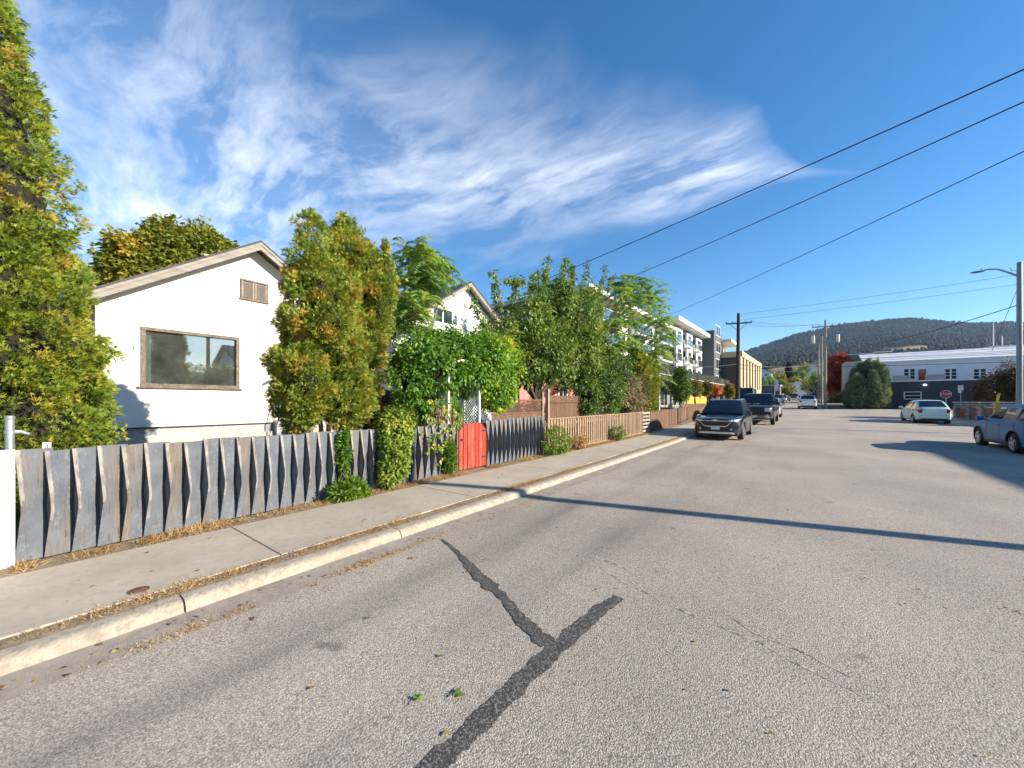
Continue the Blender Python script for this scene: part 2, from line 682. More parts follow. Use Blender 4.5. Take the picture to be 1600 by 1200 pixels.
# ------------------------------------------------------------------ surface materials
def asphalt():
    m = bpy.data.materials.new('asphalt')
    m.use_nodes = True
    t = m.node_tree
    b = t.nodes['Principled BSDF']
    b.inputs['Roughness'].default_value = .9
    b.inputs['Specular IOR Level'].default_value = .25
    co = nd(t, 'ShaderNodeTexCoord')
    P = co.outputs['Object']
    v1 = nd(t, 'ShaderNodeTexVoronoi', in_Scale=100.0)
    lk(t, P, v1.inputs['Vector'])
    cell = ramp(t, v1.outputs['Color'], [(.08, (.12, .106, .093)), (.3, (.29, .257, .221)), (.55, (.44, .389, .332)), (.82, (.61, .54, .46)), (1, (.80, .72, .62))])
    v2 = nd(t, 'ShaderNodeTexVoronoi', in_Scale=230.0)
    lk(t, P, v2.inputs['Vector'])
    fine = ramp(t, v2.outputs['Color'], [(.1, (.18, .16, .138)), (.5, (.43, .38, .325)), (.95, (.69, .61, .52))])
    c = mixc(t, .58, cell, fine)
    gap = ramp(t, v1.outputs['Distance'], [(.35, g(1)), (.75, g(.5))])
    c = mixc(t, .8, c, gap, 'MULTIPLY')
    # broad wear: paler where traffic polished the stone, darker oil along the kerb lane
    w = nd(t, 'ShaderNodeTexNoise', in_Scale=.35, in_Detail=5.0)
    lk(t, P, w.inputs['Vector'])
    wr = ramp(t, w.outputs[0], [(.3, g(.76)), (.7, g(1.10))])
    c = mixc(t, 1.0, c, wr, 'MULTIPLY')
    sx = nd(t, 'ShaderNodeSeparateXYZ')
    lk(t, P, sx.inputs[0])
    mpg = nd(t, 'ShaderNodeMapping')
    mpg.inputs['Scale'].default_value = (1.6, .3, 1)
    lk(t, P, mpg.inputs[0])
    on = nd(t, 'ShaderNodeTexNoise', in_Scale=1.1, in_Detail=4.0)
    lk(t, mpg.outputs[0], on.inputs['Vector'])
    onf = ramp(t, on.outputs[0], [(.42, g(0)), (.68, g(1))])

    def band(x0, w_):
        d = mathn(t, 'ABSOLUTE', mathn(t, 'SUBTRACT', sx.outputs[0], x0))
        return mathn(t, 'SUBTRACT', 1.0, mathn(t, 'DIVIDE', d, w_), True)
    oil = mathn(t, 'MAXIMUM', band(-2.75, .45), mathn(t, 'MULTIPLY', band(-1.75, .5), .8))
    oil = mathn(t, 'MULTIPLY', mathn(t, 'MULTIPLY', oil, onf), .62)
    c = mixc(t, oil, c, (.09, .085, .085))
    sp_ = nd(t, 'ShaderNodeTexNoise', in_Scale=3.4, in_Detail=2.0)
    lk(t, P, sp_.inputs['Vector'])
    sf = ramp(t, sp_.outputs[0], [(.70, g(0)), (.76, g(.55))])
    c = mixc(t, sf, c, (.07, .066, .065))
    # dust drift close to the kerb
    du = mathn(t, 'SUBTRACT', 1.0, mathn(t, 'MULTIPLY', mathn(t, 'ADD', sx.outputs[0], 3.7), 2.2), True)
    du = mathn(t, 'MULTIPLY', du, .45)
    c = mixc(t, du, c, (.33, .29, .24))
    lk(t, c, b.inputs['Base Color'])
    hb = mathn(t, 'ADD', v1.outputs['Distance'], mathn(t, 'MULTIPLY', v2.outputs['Distance'], .5))
    bp = nd(t, 'ShaderNodeBump', in_Strength=.55, in_Distance=.006)
    bp.invert = True
    lk(t, hb, bp.inputs['Height'])
    lk(t, bp.outputs[0], b.inputs['Normal'])
    return m


M = {}
M['asphalt'] = asphalt()
M['tar'] = pmat('tar', (.06, .058, .056), (.030, .030, .031), scale=9, rough=.6, bump=.6, bscale=110, c3=(.26, .24, .21), s3=75, a3=.8)
M['crack'] = pmat('crack_fill', (.36, .31, .26), (.10, .088, .076), scale=14, rough=.95, lo=.42, hi=.52, c3=(.5, .44, .37), s3=45, a3=.8)
M['concrete'] = pmat('sidewalk_concrete', (.43, .375, .30), (.35, .305, .245), scale=1.6, rough=.9, bump=.25, bscale=120, c3=(.27, .245, .215), s3=14, a3=.35, rnd=.04, dist=.004)
M['curb'] = pmat('curb_concrete', (.37, .325, .265), (.285, .245, .195), scale=6, rough=.95, bump=.8, bscale=45, c3=(.20, .175, .145), s3=18, a3=.6, rnd=.07, dist=.012)
M['dirt'] = pmat('dirt', (.27, .20, .125), (.16, .12, .08), scale=9, rough=1, bump=.7, bscale=70, c3=(.38, .30, .19), s3=40, a3=.6)
M['gutter'] = pmat('gutter_dust', (.30, .27, .235), (.22, .195, .17), scale=4, rough=.95, bump=.4, bscale=90, c3=(.36, .29, .20), s3=16, a3=.5)
M['lawn'] = pmat('lawn', (.075, .075, .03), (.10, .08, .045), scale=1.5, rough=1, bump=.6, bscale=30)
M['earth'] = pmat('earth', (.20, .17, .11), (.13, .13, .07), scale=.03, rough=1, c3=(.26, .22, .15), s3=.2, a3=.5)
M['stucco'] = pmat('stucco', (.80, .77, .72), (.74, .705, .65), scale=1.3, rough=.95, bump=.35, bscale=70, dist=.01, c3=(.66, .62, .56), s3=2.2, a3=.28)
M['foundation'] = pmat('foundation', (.26, .29, .33), (.34, .34, .34), scale=2.5, rough=.9, bump=.3, bscale=40, c3=(.52, .48, .42), s3=5, a3=.5)
M['fascia'] = pmat('weathered_fascia', (.30, .275, .245), (.19, .175, .155), scale=3, rough=.85, stretch=(1, .25, 4), bump=.3, bscale=30)
M['soffit'] = pmat('soffit_paint', (.62, .57, .50), (.5, .46, .4), scale=3, rough=.85)
M['shingle'] = pmat('roof_shingle', (.09, .085, .085), (.05, .05, .052), scale=12, rough=.95, bump=.5, bscale=60)
M['trimwood'] = pmat('trim_wood', (.17, .13, .10), (.085, .065, .05), scale=6, rough=.8, stretch=(1, 1, 1), bump=.3, bscale=50, c3=(.32, .28, .24), s3=20, a3=.4)
M['curtain'] = pmat('curtain_cloth', (.72, .76, .74), (.62, .66, .65), scale=4, rough=.9)
M['room'] = pmat('room_paint', (.42, .44, .41), (.36, .38, .36), scale=2, rough=.9)
M['vent'] = pmat('louver_paint', (.34, .30, .26), (.28, .245, .21), scale=6, rough=.8)
M['clear'] = clear_glass('window_glass')
M['metal'] = pmat('galvanised_metal', (.42, .44, .46), (.34, .36, .38), scale=14, rough=.45, metallic=.7)
M['black_iron'] = pmat('black_iron', (.02, .02, .022), rough=.5)
M['white_paint'] = pmat('white_paint', (.80, .80, .79), (.74, .74, .73), scale=4, rough=.6)
M['hose'] = pmat('hose_rubber', (.01, .13, .14), (.01, .09, .10), scale=6, rough=.5)
M['brickcap'] = pmat('chimney_brick', (.46, .33, .25), (.35, .25, .19), scale=9, rough=.9)
M['siding'] = pmat('white_siding', (.74, .75, .76), (.68, .69, .70), scale=3, rough=.7, stretch=(1, 1, 5))
M['dark_glass'] = glass_mat('dark_glass')
M['pink'] = pmat('pink_stucco', (.52, .20, .19), (.46, .17, .16), scale=3, rough=.9, bump=.2)
M['red_door'] = pmat('red_door', (.40, .03, .03), rough=.5)
M['bark'] = pmat('bark', (.095, .072, .055), (.045, .036, .03), scale=7, rough=.95, stretch=(1, 1, .25), bump=.8, bscale=24)
M['bark_grey'] = pmat('bark_grey', (.30, .25, .20), (.17, .14, .11), scale=7, rough=.95, stretch=(1, 1, .25), bump=.6, bscale=24)


def peel_mat(name, paint, paint2, wood, wood2, under, lo=.47, hi=.53, patch=2.2, strip=None):
    """old paint peeling from upright boards: paint / bare wood / pale primer, grain along z"""
    m = bpy.data.materials.new(name)
    m.use_nodes = True
    t = m.node_tree
    b = t.nodes['Principled BSDF']
    b.inputs['Roughness'].default_value = .85
    b.inputs['Specular IOR Level'].default_value = .3
    co = nd(t, 'ShaderNodeTexCoord')
    oi = nd(t, 'ShaderNodeObjectInfo')
    cm = nd(t, 'ShaderNodeCombineXYZ')
    for k in range(3):
        lk(t, oi.outputs['Random'], cm.inputs[k])
    of = nd(t, 'ShaderNodeVectorMath', operation='MULTIPLY_ADD')
    lk(t, cm.outputs[0], of.inputs[0])
    of.inputs[1].default_value = (41, 23, 67)
    lk(t, co.outputs['Object'], of.inputs[2])
    mg = nd(t, 'ShaderNodeMapping')
    mg.inputs['Scale'].default_value = (1, 1, .08)
    lk(t, of.outputs[0], mg.inputs[0])
    gr = nd(t, 'ShaderNodeTexNoise', in_Scale=55.0, in_Detail=5.0)
    lk(t, mg.outputs[0], gr.inputs['Vector'])
    wc = ramp(t, gr.outputs[0], [(.3, wood2), (.7, wood)])
    mp2 = nd(t, 'ShaderNodeMapping')
    mp2.inputs['Scale'].default_value = (1, 1, .22)
    lk(t, of.outputs[0], mp2.inputs[0])
    pn = nd(t, 'ShaderNodeTexNoise', in_Scale=patch * 2, in_Detail=9.0, in_Roughness=.68)
    lk(t, mp2.outputs[0], pn.inputs['Vector'])
    bias = mathn(t, 'MULTIPLY_ADD', oi.outputs['Random'], .24)
    t.nodes[-1].inputs[2].default_value = -.12
    pv = mathn(t, 'ADD', pn.outputs[0], bias)
    pf = ramp(t, pv, [(lo, g(0)), (hi, g(1))])
    pc2 = nd(t, 'ShaderNodeTexNoise', in_Scale=6.0, in_Detail=4.0)
    lk(t, of.outputs[0], pc2.inputs['Vector'])
    pc = ramp(t, pc2.outputs[0], [(.3, paint2), (.7, paint)])
    uf = ramp(t, pv, [(lo - .035, g(0)), (lo - .02, g(1)), (lo + .01, g(1)), (lo + .03, g(0))])
    un = nd(t, 'ShaderNodeTexNoise', in_Scale=28.0, in_Detail=4.0)
    lk(t, of.outputs[0], un.inputs['Vector'])
    uf = mathn(t, 'MULTIPLY', uf, ramp(t, un.outputs[0], [(.5, g(0)), (.58, g(1))]))
    c = mixc(t, pf, pc, wc)
    c = mixc(t, mathn(t, 'MULTIPLY', uf, .16), c, under)
    if strip:
        ea = nd(t, 'ShaderNodeAttribute', attribute_name='edge')
        sz_ = nd(t, 'ShaderNodeSeparateXYZ')
        lk(t, co.outputs['Object'], sz_.inputs[0])
        wob = mathn(t, 'MULTIPLY', mathn(t, 'SUBTRACT', un.outputs[0], .5), .13)
        sm = mathn(t, 'MULTIPLY', mathn(t, 'SUBTRACT', .155, mathn(t, 'ADD', ea.outputs['Fac'], wob)), 40.0, True)
        cut = mathn(t, 'MULTIPLY_ADD', oi.outputs['Random'], .55)
        t.nodes[-1].inputs[2].default_value = .08
        zm = mathn(t, 'MULTIPLY', mathn(t, 'SUBTRACT', mathn(t, 'ADD', sz_.outputs[2], mathn(t, 'MULTIPLY', wob, 1.5)), cut), 30.0, True)
        stc = ramp(t, gr.outputs[0], [(.3, tuple(x * .62 for x in strip)), (.65, strip)])
        pk_ = ramp(t, pc2.outputs[0], [(.34, g(.25)), (.52, g(1))])
        c = mixc(t, mathn(t, 'MULTIPLY', mathn(t, 'MULTIPLY', sm, zm), pk_), c, stc)
    # hairline weather checks
    ck = ramp(t, gr.outputs[0], [(.30, g(.45)), (.36, g(1))])
    c = mixc(t, .7, c, ck, 'MULTIPLY')
    lk(t, c, b.inputs['Base Color'])
    h = mathn(t, 'ADD', gr.outputs[0], mathn(t, 'MULTIPLY', pf, -.6))
    bp = nd(t, 'ShaderNodeBump', in_Strength=.5, in_Distance=.004)
    lk(t, h, bp.inputs['Height'])
    lk(t, bp.outputs[0], b.inputs['Normal'])
    return m


M['fence_blue'] = peel_mat('blue_grey_paint', (.120, .137, .163), (.085, .096, .115), (.18, .155, .132), (.095, .082, .072), (.34, .33, .31), lo=.51, hi=.66, strip=(.31, .285, .26))
M['fence_bare'] = peel_mat('bare_batten', (.36, .32, .285), (.27, .24, .215), (.33, .265, .21), (.19, .15, .12), (.5, .48, .45), lo=.48, hi=.6)
M['gate_red'] = peel_mat('red_paint', (.43, .045, .03), (.34, .032, .022), (.42, .15, .10), (.26, .07, .05), (.5, .24, .17), lo=.50, hi=.66)
M['picket'] = peel_mat('picket_wood', (.31, .22, .14), (.23, .155, .098), (.37, .28, .19), (.20, .14, .09), (.42, .34, .25), lo=.48, hi=.6)
M['picket_dark'] = peel_mat('dark_picket_wood', (.15, .085, .052), (.105, .06, .038), (.21, .135, .088), (.11, .068, .045), (.26, .19, .14), lo=.52, hi=.64)
M['cedar_board'] = peel_mat('cedar_board', (.135, .078, .045), (.095, .055, .034), (.165, .105, .065), (.09, .058, .038), (.2, .14, .1), lo=.52, hi=.64)
M['redbrown'] = peel_mat('red_brown_board', (.17, .055, .042), (.13, .042, .034), (.20, .09, .065), (.13, .055, .045), (.22, .12, .1), lo=.58, hi=.68)

# ------------------------------------------------------------------ ground, road, kerb, pavement
FX = -5.80           # fence line


def sheet(name, xs, ys, zf, mat, kind='structure'):
    V = [(x, y, zf(x, y)) for y in ys for x in xs]
    nx = len(xs)
    F = [(j * nx + i, j * nx + i + 1, (j + 1) * nx + i + 1, (j + 1) * nx + i) for j in range(len(ys) - 1) for i in range(nx - 1)]
    me = bpy.data.meshes.new(name)
    me.from_pydata(V, [], F)
    me.materials.append(mat)
    me.polygons.foreach_set('use_smooth', [True] * len(F))
    o = addobj(name, me)
    if kind:
        o['kind'] = kind
    return o


YS = [-40, -10, 0, 5, 10, 14] + [14 + 1.5 * i for i in range(1, 24)] + [52, 56, 60, 64, 70, 80, 95, 110, 130, 160, 200, 260, 330]
sheet('ground', [-2500, -800, -200, -60, -30, -12, -6, 0, 6, 12, 20, 40, 90, 200, 800, 4200], [-1500, -200] + YS + [500, 900, 2500, 6300],
      lambda x, y: (road_z(x, y) if -20 < x < 60 else ramp_z(y)) - .12 - (.15 if abs(x) > 100 else 0), M['earth'])


def road_right(y):
    """the street is wide up to the junction, then narrows"""
    if y < 44:
        return 8.6
    if y < 58:
        return 60.0
    return 2.6


road_v, road_f = [], []
XL, = (-3.72,)
for a, b, xl, xr in ((-40, 44, XL, 8.6), (44, 58, -3.72, 70), (58, 330, -3.72, 2.6)):
    ys = sorted(set([a, b] + [y for y in YS if a < y < b]))
    xs = [xl + (xr - xl) * i / 8 for i in range(9)] if xr < 30 else [xl, -2.4, -1, 1, 2.6, 5, 8.6, 14, 25, 45, xr]
    i0 = len(road_v)
    for y in ys:
        for x in xs:
            road_v.append((x, y, road_z(x, y)))
    n = len(xs)
    for j in range(len(ys) - 1):
        for i in range(n - 1):
            road_f.append((i0 + j * n + i, i0 + j * n + i + 1, i0 + (j + 1) * n + i + 1, i0 + (j + 1) * n + i))
me = bpy.data.meshes.new('road')
me.from_pydata(road_v, [], road_f)
me.materials.append(M['asphalt'])
me.polygons.foreach_set('use_smooth', [True] * len(road_f))
addobj('road', me)['kind'] = 'structure'

# dusty gutter strip between asphalt and kerb, with a wavering asphalt edge
gy = [-12 + .35 * i for i in range(0, 110)] + [27 + 3 * i for i in range(1, 30)]
gv, gf = [], []
for i, y in enumerate(gy):
    w_ = .30 + .07 * mnoise.noise(Vector((0, y * 1.3, 0))) + .05 * mnoise.noise(Vector((3, y * 4, 0)))
    gv += [(-3.70, y, road_z(-3.7, y) + .012), (-3.70 + w_, y, road_z(-3.4, y) + .005)]
    if i:
        k = 2 * i
        gf.append((k - 2, k - 1, k + 1, k))
me = bpy.data.meshes.new('gutter')
me.from_pydata(gv, [], gf)
me.materials.append(M['gutter'])
addobj('gutter', me)['kind'] = 'structure'

# kerb: rolled concrete, cast in lengths with joints
root = empty('curb')
root['kind'] = 'structure'
KZ = .095


def curb_piece(y0, y1, x=-3.68, side=-1, h=KZ, w=.17):
    mb = MB()
    z0, z1 = ramp_z(y0) if side < 0 else road_z(x, y0), ramp_z(y1) if side < 0 else road_z(x, y1)
    prof = [(0, -.1), (0, .012), (.025, .07), (.05, .088), (.085, h), (w, h), (w, -.1)]
    n = len(prof)
    for y, z in ((y0, z0), (y1, z1)):
        for a, b in prof:
            mb.v.append((x + side * a, y, z + b))
    for k in range(n):
        m_ = (k + 1) % n
        mb.f.append((k, m_, n + m_, n + k))
    mb.f.append(tuple(range(n)))
    mb.f.append(tuple(range(n, 2 * n)))
    return mb


cy_ = -9.0
while cy_ < 44:
    ln = 1.96
    curb_piece(cy_ + .006, cy_ + ln - .006).build('curb_block', M['curb'], root, smooth=True)
    cy_ += ln
for a, b in ((58, 80), (80, 120), (120, 200)):
    curb_piece(a, b).build('curb_block', M['curb'], root, smooth=True)

# verge strip of dirt between kerb and pavement
sheet('verge', [-4.06, -3.95, -3.84], [-12 + .5 * i for i in range(0, 112)], lambda x, y: ramp_z(y) + .094 + .012 * mnoise.noise(Vector((x * 9, y * 3, 0))), M['dirt'])
# pavement slabs
root = empty('sidewalk')
root['kind'] = 'structure'
sy = -9.6
while sy < 44:
    ln = 2.8
    if sy < 30:
        mb = MB()
        x0, x1 = -5.40, -4.03
        mb.prism([(sy + .006, ramp_z(sy) - .05), (sy + ln - .006, ramp_z(sy + ln) - .05), (sy + ln - .006, ramp_z(sy + ln) + .104), (sy + .006, ramp_z(sy) + .104)], x0, x1, 'x')
        o = mb.build('slab', M['concrete'], root)
        bv = o.modifiers.new('b', 'BEVEL')
        bv.width = .006
        bv.segments = 2
    sy += ln
sheet('sidewalk_beyond', [-5.40, -4.03], [32.4, 38, 44, 60, 80, 120, 200], lambda x, y: ramp_z(y) + .104, M['concrete'])
sheet('fence_verge', [-6.3, -5.8, -5.38], [-12 + .5 * i for i in range(0, 112)], lambda x, y: ramp_z(y) + .085 + .02 * mnoise.noise(Vector((x * 4, y * 2, 5))), M['dirt'])
# the gardens lie a little higher than the street
sheet('garden', [-60, -40, -24, -14, -9, -6.25], [-12 + 2 * i for i in range(0, 30)], lambda x, y: ramp_z(y) + .10 + .35 * min(1, max(0, (-6.25 - x) / 6)) + .02 * mnoise.noise(Vector((x * .7, y * .7, 2))), M['lawn'])

# right-hand side: kerb and pavement
root = empty('curb_opposite')
root['kind'] = 'structure'
for i in range(18):
    y = -10 + 3 * i
    curb_piece(y + .006, y + 2.994, 8.6, 1).build('curb_block', M['curb'], root, smooth=True)
sheet('sidewalk_opposite', [8.76, 9.3, 10.4], [-12, 0, 10, 16, 22, 28, 34, 38, 41, 44], lambda x, y: road_z(8.6, y) + .10, M['concrete'])
sheet('garden_opposite', [10.4, 14, 24, 60], [-12, 0, 10, 16, 22, 28, 34, 38, 41, 44], lambda x, y: road_z(8.6, y) + .09, M['lawn'])
sheet('corner_pavement', [2.62, 4.5, 7, 10, 30, 60], [58.02, 60.5, 63], lambda x, y: road_z(x, 58) + .10, M['concrete'])
sheet('corner_ground', [2.7, 7, 10, 30, 60], [63.02, 90, 140, 220], lambda x, y: ramp_z(y) + .09, M['dirt'])

# tar seals on the asphalt
def ribbon(name, pts, mat, zoff=.003, jag=.28, step=.02):
    """pts: (px, py, width m) -> a ragged strip lying on the road"""
    Q = []
    for px, py, w in pts:
        p = on_ground(px, py)
        Q.append((p.x, p.y, w))
    V, F = [], []
    out = []
    for (a, b) in zip(Q[:-1], Q[1:]):
        d = math.hypot(b[0] - a[0], b[1] - a[1])
        n = max(1, int(d / step))
        for i in range(n):
            t = i / n
            out.append([a[k] + (b[k] - a[k]) * t for k in range(3)])
    out.append(list(Q[-1]))
    for i, (x, y, w) in enumerate(out):
        p, q = out[max(i - 1, 0)], out[min(i + 1, len(out) - 1)]
        d = Vector((q[0] - p[0], q[1] - p[1])).normalized()
        s = Vector((-d.y, d.x))
        wl = w / 2 * (1 + jag * (mnoise.noise(Vector((x * 9, y * 9, 1))) * 1.6 + mnoise.noise(Vector((x * 45, y * 45, 1))) * .9))
        wr = w / 2 * (1 + jag * (mnoise.noise(Vector((x * 9, y * 9, 7))) * 1.6 + mnoise.noise(Vector((x * 45, y * 45, 7))) * .9))
        for sgn, ww in ((1, wl), (-1, wr)):
            X, Y = x + s.x * ww * sgn, y + s.y * ww * sgn
            V.append((X, Y, road_z(X, Y) + zoff))
        if i:
            k = 2 * i
            F.append((k - 2, k - 1, k + 1, k))
    me = bpy.data.meshes.new(name)
    me.from_pydata(V, [], F)
    me.materials.append(mat)
    o = addobj(name, me)
    o['kind'] = 'structure'
    return o


ribbon('tar_seal', [(660, 1200, .12), (735, 1128, .125), (800, 1066, .125), (862, 1008, .125), (905, 972, .125), (940, 942, .115), (968, 924, .10)], M['tar'])
ribbon('tar_seal', [(690, 842, .02), (705, 852, .05), (722, 868, .06), (745, 893, .11), (768, 911, .13), (790, 930, .07), (812, 957, .10), (838, 980, .12), (856, 998, .12)], M['tar'], .005, .45)
ribbon('road_crack', [(880, 852, .018), (960, 893, .022), (1035, 930, .018), (1125, 966, .024), (1180, 985, .02), (1245, 1020, .026), (1310, 1048, .02), (1365, 1072, .015)], M['crack'], .0015, 1.1, .02)
ribbon('road_crack', [(915, 858, .012), (975, 880, .02), (1010, 900, .014)], M['crack'], .0015, 1.1, .02)
ribbon('road_crack', [(1140, 950, .012), (1180, 975, .016), (1250, 1000, .02), (1330, 1038, .012)], M['crack'], .002, 1.1, .02)
ribbon('road_crack', [(1110, 848, .010), (1220, 868, .012), (1360, 880, .01)], M['crack'], .0015, 1.1, .03)

# small iron valve cover in the pavement
p = on_ground(217, 922, .108)
mb = MB().lathe([(0, .006), (.045, .006), (.05, .003), (.052, .004), (.062, .004), (.064, 0), (.064, -.03)], 20)
o = mb.build('valve_cover', pmat('rusty_iron', (.16, .075, .05), (.09, .05, .04), scale=30, rough=.8, bump=.4), None, True, p)
tag(o, 'small round rusty iron valve cover set into the pavement', 'valve cover')


# ------------------------------------------------------------------ louvred board fence
def twisted_board(w=.235, h=1.02, th=.022, a0=6, a1=37, top=.0, name='board', mat=None):
    """board lying in the yz plane, front +x; its middle is turned about the upright axis"""
    mb = MB()
    rows = []
    n = 16
    for i in range(n + 1):
        t = i / n
        z = h * t
        k = 1 - abs(t - .46) / (.46 if t < .46 else .54)
        # straight lines between the nailed ends and the pushed-out middle
        c0, s0 = math.cos(R(a0)), math.sin(R(a0))
        c1, s1 = math.cos(R(a1)), math.sin(R(a1))
        cc, ss = c0 + (c1 - c0) * k, s0 + (s1 - s0) * k
        # left edge (-y) swings out to the street
        row = []
        for (yy, xx) in ((-w / 2, th / 2), (w / 2, th / 2), (w / 2, -th / 2), (-w / 2, -th / 2)):
            row.append((xx * cc - yy * ss, yy * cc + xx * ss * .3, z + (top * (yy / w) if i == n else 0)))
        rows.append(row)
    for r in rows:
        mb.v += r
    for i in range(n):
        for k in range(4):
            m_ = (k + 1) % 4
            mb.f.append((i * 4 + k, i * 4 + m_, (i + 1) * 4 + m_, (i + 1) * 4 + k))
    mb.f.append((0, 1, 2, 3))
    e = n * 4
    mb.f.append((e + 3, e + 2, e + 1, e))
    me = mb.mesh(name, mat, smooth=True)
    at_ = me.attributes.new('edge', 'FLOAT', 'POINT')
    at_.data.foreach_set('value', [0.0 if k % 4 in (0, 3) else 1.0 for k in range(len(me.vertices))])
    return me




def filler_mesh(w=.235, h=1.02, a0=8.5, a1=48, pitch=.1755, th=.008):
    """narrow return board closing the wedge between one board and the next"""
    mb = MB()
    n = 16
    for i in range(n + 1):
        t = i / n
        z = h * t - (.012 if i == n else 0)
        k = 1 - abs(t - .46) / (.46 if t < .46 else .54)
        c0, s0, c1, s1 = math.cos(R(a0)), math.sin(R(a0)), math.cos(R(a1)), math.sin(R(a1))
        cc, ss = c0 + (c1 - c0) * k, s0 + (s1 - s0) * k
        a = Vector((-w / 2 * ss - .012, w / 2 * cc - .004))
        b = Vector((w / 2 * ss - .016, pitch - w / 2 * cc + .004))
        nn = Vector((b.y - a.y, -(b.x - a.x)))
        nn = nn.normalized() * th / 2 if nn.length > 1e-5 else Vector((0, th / 2))
        for q in (a + nn, b + nn, b - nn, a - nn):
            mb.v.append((q.x, q.y, z))
        if i:
            for q in range(4):
                m_ = (q + 1) % 4
                mb.f.append(((i - 1) * 4 + q, (i - 1) * 4 + m_, i * 4 + m_, i * 4 + q))
    mb.f.append((0, 1, 2, 3))
    e = n * 4
    mb.f.append((e + 3, e + 2, e + 1, e))
    me = mb.mesh('return_board', M['fence_blue'])
    at_ = me.attributes.new('edge', 'FLOAT', 'POINT')
    at_.data.foreach_set('value', [1.0] * len(me.vertices))
    return me


return_mesh = filler_mesh()
board_meshes = [twisted_board(a0=8.5, a1=47 + .5 * i, top=.004 * (i - 2), mat=M['fence_blue']) for i in range(5)]


def louvre_fence(y0, y1, label, pitch, zt0, zt1, battens=True):
    root = empty('louvered_fence', (FX, y0, .09), 0, label, 'fence')
    n = round((y1 - y0) / pitch)
    pitch = (y1 - y0) / n
    for i in range(n):
        y = (i + .5) * pitch
        k = random.randrange(5)
        h = zt0 + (zt1 - zt0) * (i + .5) / n - .10
        o = addobj('board', board_meshes[k], root, (0, y, .015))
        o.scale = (1, pitch / .1755, h / 1.02 * random.uniform(.985, 1.015))
        o.rotation_euler = (random.gauss(0, .005), random.gauss(0, .006), random.gauss(0, .02))
        if i < n - 1:
            f = addobj('return_board', return_mesh, root, (0, y, .015))
            f.scale = (1, pitch / .1755, h / 1.02 * .98)
    for z in (.22, .92):
        MB().box((-.13, .02, z - .045), (-.093, y1 - y0 - .02, z + .045)).build('rail', M['fence_bare'], root)
    yy = .08
    while yy < y1 - y0:
        MB().box((-.222, yy - .045, -.2), (-.134, yy + .045, 1.02)).build('post', M['picket'], root)
        yy += 1.9
    return root


louvre_fence(.06, 5.77, 'long grey-blue fence of twisted peeling boards left of the red gate', .1755, 1.135, 1.13)
louvre_fence(6.72, 9.28, 'short grey fence of twisted boards between red gate and picket fence', .1755, 1.15, 1.2, battens=False)

# white sheet gate at the left edge of the picture
g0 = empty('white_gate_panel', (FX + .03, -.52, .06), 0, 'plain white sheet gate panel at the left end of the grey board fence', 'gate')
MB().box((-.02, -.52, 0), (.012, .556, 1.10)).build('panel', M['white_paint'], g0)
mb = MB()
mb.tube([(.013, .42, .31), (.035, .43, .305), (.04, .46, .31), (.035, .49, .30)], .004, 6)
mb.build('wire_loop', M['metal'], g0, True)
MB().box((-.06, -.52, .12), (-.021, .5, .2)).build('rail', M['white_paint'], g0)
# galvanised post with clamp behind it
q = at(15, 650, -6.05)
gp = empty('steel_post', (q.x, q.y, .08), 0, 'galvanised steel post with clamp standing behind the white gate panel', 'post')
H_ = q.z - .08
MB().lathe([(.032, 0), (.032, H_ - .02), (0, H_ - .02)], 14).build('tube', M['metal'], gp, True)
MB().lathe([(.034, H_ - .035), (.037, H_ - .03), (.036, H_ - .005), (.02, H_ + .006), (0, H_ + .008)], 14).build('cap', M['metal'], gp, True)
mb = MB().lathe([(.033, H_ - .175), (.039, H_ - .17), (.039, H_ - .145), (.033, H_ - .14)], 14)
cl = mb.build('clamp', M['metal'], gp, True)
MB().tube([(0, .03, H_ - .155), (.0, .075, H_ - .16), (.02, .12, H_ - .185)], [.02, .018, .016], 8).build('hinge_arm', M['metal'], cl, True)

# number tag on the fence
def text_mesh(name, body, size, mat, parent, loc, rot, extr=.001):
    cu = bpy.data.curves.new(name, 'FONT')
    cu.body = body
    cu.size = size
    cu.align_x = 'CENTER'
    cu.align_y = 'CENTER'
    cu.extrude = extr
    tmp = bpy.data.objects.new('tmp', cu)
    COL.objects.link(tmp)
    dg = bpy.context.evaluated_depsgraph_get()
    me = bpy.data.meshes.new_from_object(tmp.evaluated_get(dg))
    bpy.data.objects.remove(tmp)
    me.materials.clear()
    me.materials.append(mat)
    o = addobj(name, me, parent, loc)
    o.rotation_euler = rot
    return o


q = at(73, 697, FX - .19)
nt_ = empty('number_tag', (q.x, q.y, 0), 0, 'small white number tag standing on the fence near its left end', 'number tag')
MB().box((-.02, -.028, 1.0), (.0, .028, 1.195)).build('plate', M['white_paint'], nt_)
M['ink'] = pmat('black_ink', (.02, .02, .02), rough=.6)
text_mesh('numeral', '3', .07, M['ink'], nt_, (.0025, 0, 1.16), (R(90), 0, R(90)))

